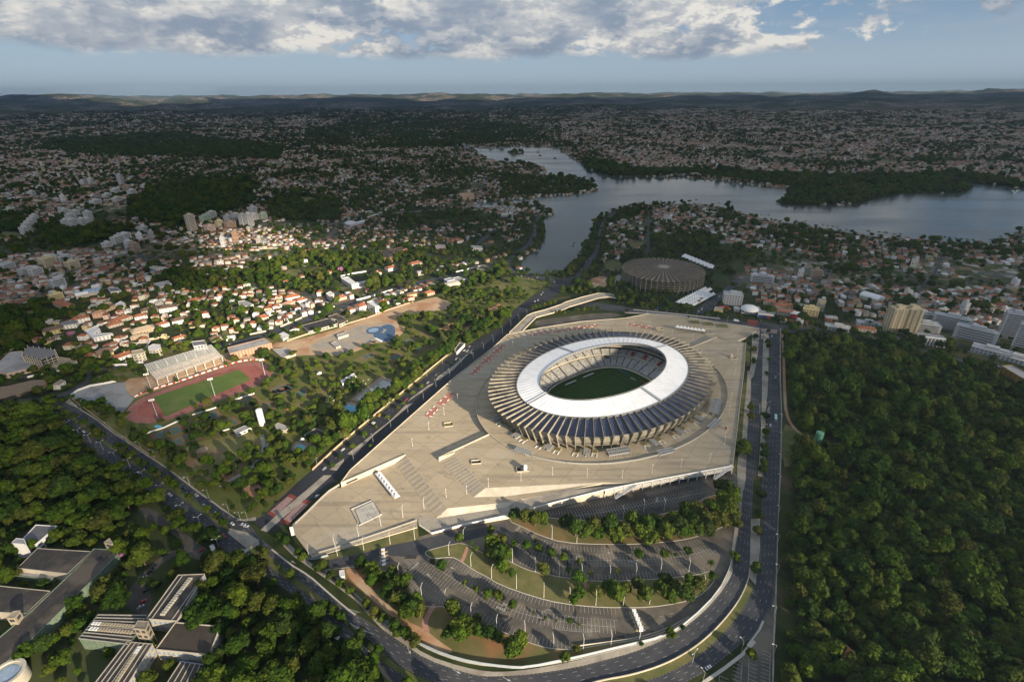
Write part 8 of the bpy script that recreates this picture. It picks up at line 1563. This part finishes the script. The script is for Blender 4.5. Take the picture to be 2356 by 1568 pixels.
# outer stair against the garage front
for k,(x0,y0,z0),(x1,y1,z1),lb in(('S',(1580,1420,.2),(1870,1215,8),'covered outer stair at the right end of the garage front'),('D',(870,170,.2),(1028,68,8),'covered outer stair in the middle of the garage front')):
 A_=Vector((*at(*ax(k,[(x0,y0)])[0],z0),z0));B_=Vector((*at(*ax(k,[(x1,y1)])[0],z1),z1));e=empty('outer_stair',tuple(A_),0,lb,'stair');d=B_-A_;u=Vector((d.x,d.y)).normalized();n_=Vector((-u.y,u.x))*1.3;b=MB();V=[]
 for t in(Vector((0,0,0)),d):
  for s in(-1,1):
   for h in(0,.6):V.append((t.x+n_.x*s,t.y+n_.y*s-1.5,t.z+h))
 b.add(V,[(0,2,6,4),(1,5,7,3),(0,4,5,1),(2,3,7,6),(0,1,3,2),(4,6,7,5)]);b.build('stair_flight',steel,e)
 for s in(-1,1):b=MB();b.cyl((n_.x*s,n_.y*s-1.5,1.6),(d.x+n_.x*s,d.y+n_.y*s-1.5,d.z+1.6),.1,n=5);b.build('handrail',steel,e)
# sun loungers and parasols on the club lawn
for i in range(46):
 x,y=random.choice([(random.uniform(690,900),random.uniform(860,1010)),(random.uniform(820,1100),random.uniform(700,860)),(random.uniform(680,880),random.uniform(1010,1150))]);p=g1('H',x,y);e=empty('sun_lounger',(*p,.05),random.uniform(0,3),'white sun lounger on the grass round the club pool','lounger','loungers round the club pool');b=MB();b.box((0,0,.3),(1.7,.9,.12));b.build('seat',white_m,e);b=MB();b.box((-1.1,0,.42),(.12,.9,.8));b.build('backrest',white_m,e)
for i,(k,x,y,m,lb)in enumerate((('H',370,1010,terra,'small red-orange gazebo roof among the club trees'),('H',640,690,white_m,'white peaked canopy under the club trees'),('H',485,1300,white_m,'white parasol beside the paddling pool'))):p=g1(k,x,y);e=empty('gazebo',(*p,0),.3,lb,'gazebo');s=(7,6,4)[i];b=MB();b.add([(-s/2,-s/2,3),(s/2,-s/2,3),(s/2,s/2,3),(-s/2,s/2,3),(0,0,5)],[(0,1,4),(1,2,4),(2,3,4),(3,0,4)]);b.build('gazebo_roof',m,e);b=MB();b.cyl((0,0,0),(0,0,4),.2);b.build('post',steel,e);spot(*p,5)
# ================================================================== woods and neighbourhoods (after everything traced)
def near_mask(X,Y,pts,rad):
 m=np.zeros(len(X),bool)
 for x,y,rr in pts:m|=(X-x)**2+(Y-y)**2<(rr+rad)**2
 return m
X,Y,Z,S,px,py,T,Hh,SS,zi,bad,r=gen_points('house',5)
pn=fbm(X/260,Y/260,3,40)
for ox,oy in((9,0),(-9,0),(0,9),(0,-9)):
 for P in NOGO:
  P_=np.array(P);l_=P_.min(0);h_=P_.max(0);q=(X+ox>l_[0])&(X+ox<h_[0])&(Y+oy>l_[1])&(Y+oy<h_[1])
  if q.any():idx=np.where(q)[0];bad[idx[inside(P,X[idx]+ox,Y[idx]+oy)]]=True
keep=(~bad)&(r.random(len(X))<Hh*np.clip(1.0+(pn-.46)*2.2,.25,1.25))&~near_mask(X,Y,HERO_SPOTS,7)
X,Y,Z,S,px,py,zi=X[keep],Y[keep],Z[keep],S[keep],px[keep],py[keep],zi[keep]
HX,HY=X.copy(),Y.copy();n=len(X);print('houses',n)
hr=np.random.default_rng(77)
WALLC=np.array([(.66,.64,.61),(.74,.73,.71),(.52,.45,.33),(.60,.47,.25),(.40,.37,.34),(.66,.62,.50),(.48,.30,.20),(.58,.42,.36)]);ROOFC=np.array([(.27,.095,.045),(.33,.125,.06),(.20,.08,.045),(.36,.18,.10),(.24,.20,.17),(.42,.39,.35),(.70,.70,.69),(.30,.23,.15)])
wk=hr.choice(8,n,p=[.22,.26,.14,.07,.08,.14,.04,.05]);rk=hr.choice(8,n,p=[.21,.17,.13,.07,.07,.13,.16,.06])
fs=1+(S[:,0]-1)*.36;Lx=hr.uniform(7.5,12.5,n)*fs;Ly=hr.uniform(6.2,9.4,n)*fs;Hz=np.where(hr.random(n)<.45,hr.uniform(5.6,7.4,n),hr.uniform(3.0,4.4,n))*np.clip(fs,1,1.5)
tall=(hr.random(n)<.014)&np.isin(zi,[i for i,z in enumerate(ZONES)if z[0].startswith('town')or z[0]=='right_town']);Hz[tall]=hr.uniform(10,26,tall.sum());rk[tall]=6
ang=S[:,1]+hr.choice([0,math.pi/2],n)+hr.uniform(-.06,.06,n);flat=(rk==5)|(rk==6)
pxh,pyh,dh=project(np.stack([X,Y,Z],1))
vis=(pxh>-5)&(pxh<2361)&(pyh>0)&(pyh<1575)
size=np.where(vis,(Lx+Hz)/dh,0);order=np.argsort(-size);indiv=np.zeros(n,bool);indiv[order[:300]]=True
# --- unit house prototypes: wall, roof, windows, door as parts
house_wall_m=mat('plaster',(.92,.92,.92),(1,1,1),.5,.9,c3=(.78,.76,.72),s3=.2,objcol=True)
house_roof_m=mat('roof_tiles',(.82,.82,.82),(1.12,1.1,1.08),1.4,.9,c3=(.70,.68,.66),s3=.25,objcol=True)
def house_meshes():
 out=[]
 def win(dx,dz):
  b=MB();b.box((0,0,0),(dx,.01,dz),glass_m);b.box((0,0,-.015),(dx*1.25,.016,.02),white_m);return b
 w=win(.11,.16);wm=bpy.data.meshes.new('window');wm.from_pydata(w.v,[],w.f);wm.materials.append(glass_m);wm.materials.append(white_m);wm.polygons.foreach_set('material_index',w.mi)
 d=MB();d.box((0,0,0),(.09,.014,.34),bark_m);dm=bpy.data.meshes.new('door');dm.from_pydata(d.v,[],d.f);dm.materials.append(bark_m)
 def mk(n,b,m):me=bpy.data.meshes.new(n);me.from_pydata(b.v,[],b.f);me.materials.append(m);return me
 def hip(b,x,y,z0,h,ov,cx=0,cy=0,g=False):
  X2,Y2=x/2+ov,y/2+ov;k=(X2-Y2*.8)if not g else X2
  V=[(cx-X2,cy-Y2,z0),(cx+X2,cy-Y2,z0),(cx+X2,cy+Y2,z0),(cx-X2,cy+Y2,z0),(cx-k,cy,z0+h),(cx+k,cy,z0+h)]
  b.add(V,[(0,1,5,4),(1,2,5),(2,3,4,5),(3,0,4),(3,2,1,0)])
 for kind in range(5):
  wb=MB();rb=MB();top=[]
  if kind==0:wb.box((0,0,0),(1,1,1));hip(rb,1,1,1.0,.34,.07)
  elif kind==1:wb.box((0,0,0),(1,1,1));wb.add([(-.5,-.5,1),(-.5,.5,1),(-.5,0,1.32)],[(0,2,1)]);wb.add([(.5,-.5,1),(.5,.5,1),(.5,0,1.32)],[(0,1,2)]);hip(rb,1,1,1.0,.36,.06,g=True)
  elif kind==2:
   wb.box((0,0,0),(1,1,1));wb.box((0,-.28,0),(.45,.7,.8));hip(rb,1,1,1.0,.3,.06);V=rb.v;hip(rb,.5,.8,.8,.28,.04,0,-.34)
  elif kind==3:
   wb.box((0,0,0),(1,1,1));wb.box((.2,.15,1),(.4,.45,.22));rb.box((0,0,1),(.92,.92,.02))
   for x,y,a,c in((0,-.49,1.02,.04),(0,.49,1.02,.04),(-.49,0,.04,.94),(.49,0,.04,.94)):wb.box((x,y,.98),(a,c,.1))
   rb.box((.2,.15,1.22),(.44,.5,.03))
  else:
   wb.box((-.12,.1,0),(.76,.8,1));wb.box((.28,-.2,0),(.44,.6,.62));hip(rb,.76,.8,1.0,.3,.06,-.12,.1);rb.box((.28,-.2,.62),(.48,.64,.03))
  out.append((mk('house_wall',wb,house_wall_m),mk('house_roof',rb,house_roof_m)))
 return out,wm,dm
HM,WINM,DOORM=house_meshes()
RN=['red tile','orange tile','dark red tile','pale terracotta','brown','grey','white flat','brown tile'];WN=['off-white','white','sand-coloured','ochre','grey','cream','brick-coloured','pink']
def zlabel(q):return{'hillside':'slope beyond the running track','right_town':'right of the plaza','town_mid':'crowded quarter at left','town_left2':'shaded quarter at far left'}.get(ZONES[q][0],'among trees toward the lake')
for i in np.where(indiv)[0]:
 kind=3 if flat[i]else int(hr.choice([0,1,2,4]));e=bpy.data.objects.new('house',None);COL.objects.link(e)
 e.location=(X[i],Y[i],Z[i]);e.rotation_euler=(0,0,ang[i]);e.scale=(Lx[i],Ly[i],Hz[i])
 w=bpy.data.objects.new('wall',HM[kind][0]);w.color=(*WALLC[wk[i]],1);rf=bpy.data.objects.new('roof',HM[kind][1]);rf.color=(*ROOFC[rk[i]],1)
 for c in(w,rf):COL.objects.link(c);c.parent=e
 st2=Hz[i]>5;rows=((.22,.62)if st2 else(.35,));sz=(.9 if st2 else 1.7)
 for zz in rows:
  for xx,yy,rr in((-.28,-.503,0),(.3,-.503,0),(.503,-.22,math.pi/2),(.503,.25,math.pi/2),(-.503,.1,math.pi/2)):
   if kind==4 and xx>.4:continue
   c=bpy.data.objects.new('window',WINM);COL.objects.link(c);c.parent=e;c.location=(xx*(1.0),yy,zz);c.rotation_euler=(0,0,rr);c.scale=(1,1,sz)
   if kind==4:c.location=(-.12+xx*.76,.1+yy*.8,zz)
 c=bpy.data.objects.new('door',DOORM);COL.objects.link(c);c.parent=e;c.location=(0.02,-.506,0)if kind not in(2,4)else((0,-.636,0)if kind==2 else(-.12,-.31,0))
 two='two-storey' if st2 else 'low'
 lb='%s house, %s roof, %s walls, %s'%(two,RN[rk[i]],WN[wk[i]],zlabel(zi[i]));tag(e,lb,'house','houses: '+lb)
# --- all the smaller ones as one mesh
f=~indiv;X,Y,Z,Lx,Ly,Hz,ang,flat,wk,rk=X[f],Y[f],Z[f],Lx[f],Ly[f],Hz[f],ang[f],flat[f],wk[f],rk[f];n=len(X)
ca,sa=np.cos(ang),np.sin(ang)
def pt(u,v,z):return np.stack([X+u*ca-v*sa,Y+u*sa+v*ca,Z+z],1)
hx,hy=Lx/2,Ly/2;ov=np.where(flat,0,.7);rh=np.where(flat,0.0,Ly*.24);kx=np.maximum(hx-hy*.8,.3)
P_=[pt(-hx,-hy,-1),pt(hx,-hy,-1),pt(hx,hy,-1),pt(-hx,hy,-1),pt(-hx,-hy,Hz),pt(hx,-hy,Hz),pt(hx,hy,Hz),pt(-hx,hy,Hz),pt(-hx-ov,-hy-ov,Hz+.02),pt(hx+ov,-hy-ov,Hz+.02),pt(hx+ov,hy+ov,Hz+.02),pt(-hx-ov,hy+ov,Hz+.02),pt(-kx,0*hx,Hz+rh+.03),pt(kx,0*hx,Hz+rh+.03)]
V=np.stack(P_,1).reshape(-1,3);o=(np.arange(n)*14)[:,None]
quads=[(0,1,5,4),(1,2,6,5),(2,3,7,6),(3,0,4,7),(8,9,13,12),(10,11,12,13),(9,10,13,13),(11,8,12,12)]
T3=[]
tri=lambda q:[(q[0],q[1],q[2]),(q[0],q[2],q[3])]if q[3]!=q[2]else[(q[0],q[1],q[2])]
fl=[];isr=[]
for qi,q in enumerate(quads):
 for t in tri(q):fl.append(t);isr.append(qi>=4)
F=(o[:,:,None]+np.array(fl)[None]).reshape(-1,3);cw=WALLC[wk]*hr.uniform(.5,1.05,(n,1));cr_=ROOFC[rk]*hr.uniform(.6,1.1,(n,1))
C=np.where(np.array(isr)[None,:,None],cr_[:,None,:],cw[:,None,:]).reshape(-1,3)
hm=mat('distant_house_paint',(.9,.9,.9),(1.05,1.05,1.05),.4,.9,attr=True)
ho=np_mesh('distant_houses',V,F,[hm],cols=C);tag(ho,'countless small houses with red, grey and white roofs spreading to the hills','houses',None,'stuff')
# ------------------------------------------------------------------ trees
X,Y,Z,S,px,py,T,Hh,SS,zi,bad,r=gen_points('tree',9)
pn=fbm(X/140,Y/140,3,60);den=T*np.where(T>.8,1.0,np.clip(1+(pn-.47)*3.0,.1,1.7))
keep=(~bad)&(r.random(len(X))<den)&~near_mask(X,Y,HERO_SPOTS,1.5)
X,Y,Z,S,px,py,zi,SS,T=X[keep],Y[keep],Z[keep],S[keep],px[keep],py[keep],zi[keep],SS[keep],T[keep]
# keep crowns off the roofs of houses
cell={}
for x,y in zip(HX,HY):cell.setdefault((int(x//12),int(y//12)),[]).append((x,y))
ok=np.ones(len(X),bool)
for i,(x,y)in enumerate(zip(X,Y)):
 a,c=int(x//12),int(y//12)
 for u in(-1,0,1):
  for v in(-1,0,1):
   for q in cell.get((a+u,c+v),()):
    if(q[0]-x)**2+(q[1]-y)**2<42*max(1,S[i,0]):ok[i]=False
ok|=(T>.8)
X,Y,Z,S,zi,SS,T=X[ok],Y[ok],Z[ok],S[ok],zi[ok],SS[ok],T[ok];n=len(X);print('trees',n)
dense=T>.85;sz=(2.7+3.6*r.random(n)**1.7)*np.where(dense,1.34,1.0)*SS*(1+(S[:,0]-1)*.80);big=r.random(n)<.09;sz[big]*=1.55
kk=r.choice(8,n,p=[.19,.16,.16,.12,.10,.13,.08,.06]);kk=np.where(dense&(kk>=6),r.integers(0,3,n),kk)
zsc=sz*r.uniform(.85,1.2,n)/(1+(S[:,0]-1)*.33)
lf=np.isin(zi,[i for i,z in enumerate(ZONES)if z[0]in('left_forest','left_forest2')]);kk[lf]=r.choice([3,2,0,3],lf.sum())
pxh,pyh,dh=project(np.stack([X,Y,Z+sz],1));vis=(pxh>0)&(pxh<2356)&(pyh>0)&(pyh<1568)
size=np.where(vis,sz/dh,0);ind=np.zeros(n,bool);ind[np.argsort(-size)[:140]]=True
TZ={'right_forest':'in the dark wood right of the avenue','forest_edge':'at the edge of the wood right of the avenue','left_forest':'in the wood left of the diagonal avenue','left_forest2':'in the wood above the campus buildings','campus':'between the campus buildings at the lower left','campus_open':'by the campus car lane','bottom_forest':'in the wood below the diagonal avenue','club':'in the sports club grounds','park':'in the park at the road junction','club_west':'along the club fence'}
KN=['round dark green','broad dark green','wide bushy green','flat-topped spreading','tall narrow green','round bushy green','light green round','light green flat-topped']
for i in np.where(ind)[0]:
 w=TZ.get(ZONES[zi[i]][0],'in the neighbourhood gardens');sizew='large' if sz[i]>6.2 else('mid-sized' if sz[i]>4.6 else 'small')
 lb='%s %s tree %s'%(sizew,KN[kk[i]],w);place_tree(X[i],Y[i],sz[i],int(kk[i]),Z[i],lb,'trees: '+lb,hs=float(zsc[i]/sz[i]))
f=~ind;X,Y,Z,sz,zsc,kk=X[f],Y[f],Z[f],sz[f],zsc[f],kk[f];n=len(X)
me=bpy.data.meshes.new('woodland');me.vertices.add(n);me.vertices.foreach_set('co',np.stack([X,Y,Z],1).astype(np.float32).ravel())
def attr(nm,ty,key,v):a=me.attributes.new(nm,ty,'POINT');a.data.foreach_set(key,np.asarray(v).ravel())
attr('sc','FLOAT_VECTOR','vector',np.stack([sz,sz,zsc],1).astype(np.float32));attr('ro','FLOAT_VECTOR','vector',np.stack([np.zeros(n),np.zeros(n),r.uniform(0,6.28,n)],1).astype(np.float32));attr('ki','INT','value',kk.astype(np.int32))
wo=bpy.data.objects.new('woodland',me);COL.objects.link(wo);tag(wo,'continuous green tree canopy of woods and gardens across the town','trees',None,'stuff')
cc=bpy.data.collections.new('crown_kinds');SC.collection.children.link(cc)
for k in range(8):
 src=next((o for o in bpy.data.objects if o.type=='MESH' and o.data==CROWNS[k]and o.parent),None)
 if src is None:src=place_tree(-140-8*k,300,4,k,0,'small tree in the park at the road junction','trees: park extras').children[0]
 src['ord']=k;cc.objects.link(src)
names=sorted(o.name for o in cc.objects);order_={o.name:o['ord']for o in cc.objects};inv=np.zeros(8,int)
for j,nm in enumerate(names):inv[order_[nm]]=j
me.attributes['ki'].data.foreach_set('value',inv[kk].astype(np.int32))
ng=bpy.data.node_groups.new('scatter_crowns','GeometryNodeTree');ng.interface.new_socket('Geometry',in_out='INPUT',socket_type='NodeSocketGeometry');ng.interface.new_socket('Geometry',in_out='OUTPUT',socket_type='NodeSocketGeometry')
gi=ng.nodes.new('NodeGroupInput');go=ng.nodes.new('NodeGroupOutput');ip=ng.nodes.new('GeometryNodeInstanceOnPoints');ci=ng.nodes.new('GeometryNodeCollectionInfo');ci.inputs[0].default_value=cc;ci.inputs['Separate Children'].default_value=True;ci.inputs['Reset Children'].default_value=True
def na(nm,ty):a=ng.nodes.new('GeometryNodeInputNamedAttribute');a.data_type=ty;a.inputs[0].default_value=nm;return a.outputs[0]
ng.links.new(gi.outputs[0],ip.inputs['Points']);ng.links.new(ci.outputs[0],ip.inputs['Instance']);ip.inputs['Pick Instance'].default_value=True
ng.links.new(na('ki','INT'),ip.inputs['Instance Index']);er=ng.nodes.new('FunctionNodeEulerToRotation');ng.links.new(na('ro','FLOAT_VECTOR'),er.inputs[0]);ng.links.new(er.outputs[0],ip.inputs['Rotation']);ng.links.new(na('sc','FLOAT_VECTOR'),ip.inputs['Scale']);ng.links.new(ip.outputs[0],go.inputs[0])
md=wo.modifiers.new('scatter','NODES');md.node_group=ng
# ================================================================== clouds overhead (out of view, behind and above the camera) and haze
def cloud(name,k,pts,alpha,hgt,cell,label,extra=None):
 """a flat-based cloud whose shadow falls where the photograph is in shade"""
 Pw=extra if extra else[at(x,y)for x,y in ax(k,pts)];P_=np.array(Pw);off=SUNV*(hgt/SUNV.z);lo_=P_.min(0)-300;hi_=P_.max(0)+300
 gx=np.arange(lo_[0],hi_[0],cell);gy=np.arange(lo_[1],hi_[1],cell);X,Y=np.meshgrid(gx,gy);wx=X+(fbm(X/420,Y/420,4,5)-.47)*cell*3.4;wy=Y+(fbm(X/420,Y/420,4,15)-.47)*cell*3.4
 ins=inside(Pw,wx,wy)
 for hole in HOLES.get(name,[]):ins&=~inside(hole,wx,wy)
 th=60+130*fbm(X/500,Y/500,4,33);base=hgt+20*fbm(X/300,Y/300,3,12);nj,ni=X.shape
 cnt=np.zeros((nj+1,ni+1));cnt[:-1,:-1]+=ins;cnt[1:,:-1]+=ins;cnt[:-1,1:]+=ins;cnt[1:,1:]+=ins
 GX=np.append(gx,gx[-1]+cell);GY=np.append(gy,gy[-1]+cell);VX,VY=np.meshgrid(GX,GY);t2=60+130*fbm(VX/500,VY/500,4,33);b2=hgt+20*fbm(VX/300,VY/300,3,12);full=cnt/4
 top=b2+t2*np.where(full>.99,1,.35);W_=ni+1
 V=np.concatenate([np.stack([VX+off.x,VY+off.y,b2],2).reshape(-1,3),np.stack([VX+off.x,VY+off.y,top],2).reshape(-1,3)]);N0=(nj+1)*W_
 j,i=np.where(ins);a=j*W_+i;F=[np.stack([a,a+W_,a+W_+1,a+1],1),np.stack([a,a+1,a+W_+1,a+W_],1)+N0]
 pad=np.pad(ins,1)
 for dj,di,e0,e1 in((-1,0,0,1),(1,0,W_+1,W_),(0,-1,W_,0),(0,1,1,W_+1)):
  q=ins&~pad[1+dj:1+dj+nj,1+di:1+di+ni];jj,ii=np.where(q);a=jj*W_+ii;F.append(np.stack([a+e0,a+e1,a+e1+N0,a+e0+N0],1))
 F=np.concatenate(F);used=np.unique(F);mp=np.zeros(len(V),int);mp[used]=np.arange(len(used));V=V[used];F=mp[F]
 m=bpy.data.materials.new(name);m.use_nodes=True;N=m.node_tree.nodes;L=m.node_tree.links;N.clear();out=N.new('ShaderNodeOutputMaterial');mx=N.new('ShaderNodeMixShader');tr=N.new('ShaderNodeBsdfTransparent');m2=N.new('ShaderNodeMixShader');df=N.new('ShaderNodeBsdfDiffuse');tl=N.new('ShaderNodeBsdfTranslucent')
 for s_ in(df,tl):s_.inputs[0].default_value=(.72,.82,.97,1)
 m2.inputs[0].default_value=.6;L.new(df.outputs[0],m2.inputs[1]);L.new(tl.outputs[0],m2.inputs[2]);mx.inputs[0].default_value=alpha;L.new(tr.outputs[0],mx.inputs[1]);L.new(m2.outputs[0],mx.inputs[2]);L.new(mx.outputs[0],out.inputs[0])
 o=np_mesh(name,V,F,[m],smooth=True);tag(o,label,'cloud');return o
HOLES={'cloud_bank':[[at(*p)for p in[(90,255),(180,242),(330,236),(450,241),(470,256),(300,262)]]]}
far=[(26000,17000),(-26000,17000),(-14000,3000)]
cloud('cloud_bank','N',None,.80,2500,130,'broad unseen cloud bank outlined to shade the lake and town',extra=[at(*p)for p in[(-900,860),(-300,810),(0,770),(110,745),(210,690),(330,630),(430,575),(520,530),(620,512),(700,518),(790,575),(950,606),(1150,612),(1350,632),(1420,668),(1600,672),(1660,660),(1760,668),(1860,690),(1900,730),(2050,742),(2356,800),(3200,960)]]+far)
cloud('shadow_softener','N',None,.20,2300,90,'thin unseen layer added to soften the shadow edge of the cloud bank',extra=[at(*p)for p in[(-900,960),(-300,900),(0,850),(110,810),(230,745),(370,680),(480,610),(580,556),(700,548),(800,625),(950,655),(1150,650),(1350,668),(1500,700),(1700,700),(1850,722),(1950,760),(2356,830),(2356,800),(2050,742),(1860,690),(1660,660),(1420,660),(1350,632),(1150,605),(950,598),(790,565),(690,510),(560,540),(440,580),(330,620),(210,680),(110,735),(0,760),(-900,850)]])  # unseen extra layer, added to grade the edge of the cloud shadow
cloud('cloud_patch','N',[(-500,950),(150,945),(300,1020),(400,1180),(570,1275),(640,1400),(760,1700),(-600,1800)],.42,2500,60,'thin unseen cloud shading the campus woods at the lower left')
cloud('cloud_patch','N',[(1840,740),(2400,760),(2900,1000),(2600,1900),(1830,1900),(1800,1500),(1850,1150),(1900,980)],.47,2500,60,'thin unseen cloud shading the wood right of the avenue')
hb=MB();hb.box((0,14000,-3),(60000,32000,560));hz=hb.build('haze');tag(hz,None,None,None,'stuff')
m=bpy.data.materials.new('haze');m.use_nodes=True;N=m.node_tree.nodes;N.remove(N['Principled BSDF']);pv=N.new('ShaderNodeVolumePrincipled');pv.inputs['Color'].default_value=(.50,.74,1.0,1);pv.inputs['Density'].default_value=4.0e-5;pv.inputs['Anisotropy'].default_value=.1
m.node_tree.links.new(pv.outputs[0],N['Material Output'].inputs['Volume']);hz.data.materials.append(m)
TF={'suburb':.35,'town_right':.85,'town_left':.8,'town_left2':.85,'town_mid':.95,'hillside':.9,'right_town':.95,'far_hills':.15}
def mark_town():
 me=GROUND.data;n=len(me.vertices);co=np.empty(n*3,np.float32);me.vertices.foreach_get('co',co);co=co.reshape(-1,3);x_,y_,d_=project(co);v=np.zeros(n)
 for nm,P,t,h,s in ZONES:
  q=inside(P,x_,y_)&(co[:,1]>100);v[q]=TF.get(nm,0)
 v*=np.clip(.55+(fbm(co[:,0]/260,co[:,1]/260,3,40)-.46)*4,0,1)
 a=me.attributes.new('town','FLOAT','POINT');a.data.foreach_set('value',v.astype(np.float32))
mark_town()
# ================================================================== things that still look alike are told apart by their place
def _uniq():
 bpy.context.view_layer.update();D={}
 for o in COL.objects:
  if o.parent is None and 'label' in o and o.get('kind')is None:D.setdefault(o['label'],[]).append(o)
 for lb,L in D.items():
  if len(L)>1 and len(L)<59:
   P=[(float(project(np.array(o.matrix_world.translation))[0]),o)for o in L];P.sort(key=lambda t:t[0])
   for i,(x,o)in enumerate(P):o['label']='%s, %s from left'%(lb,ordn(i))
 for o in COL.objects:
  if o.parent is None and 'label' in o and len(o['label'].split())>16:print('LONG',len(o['label'].split()),o['label'])
_uniq()
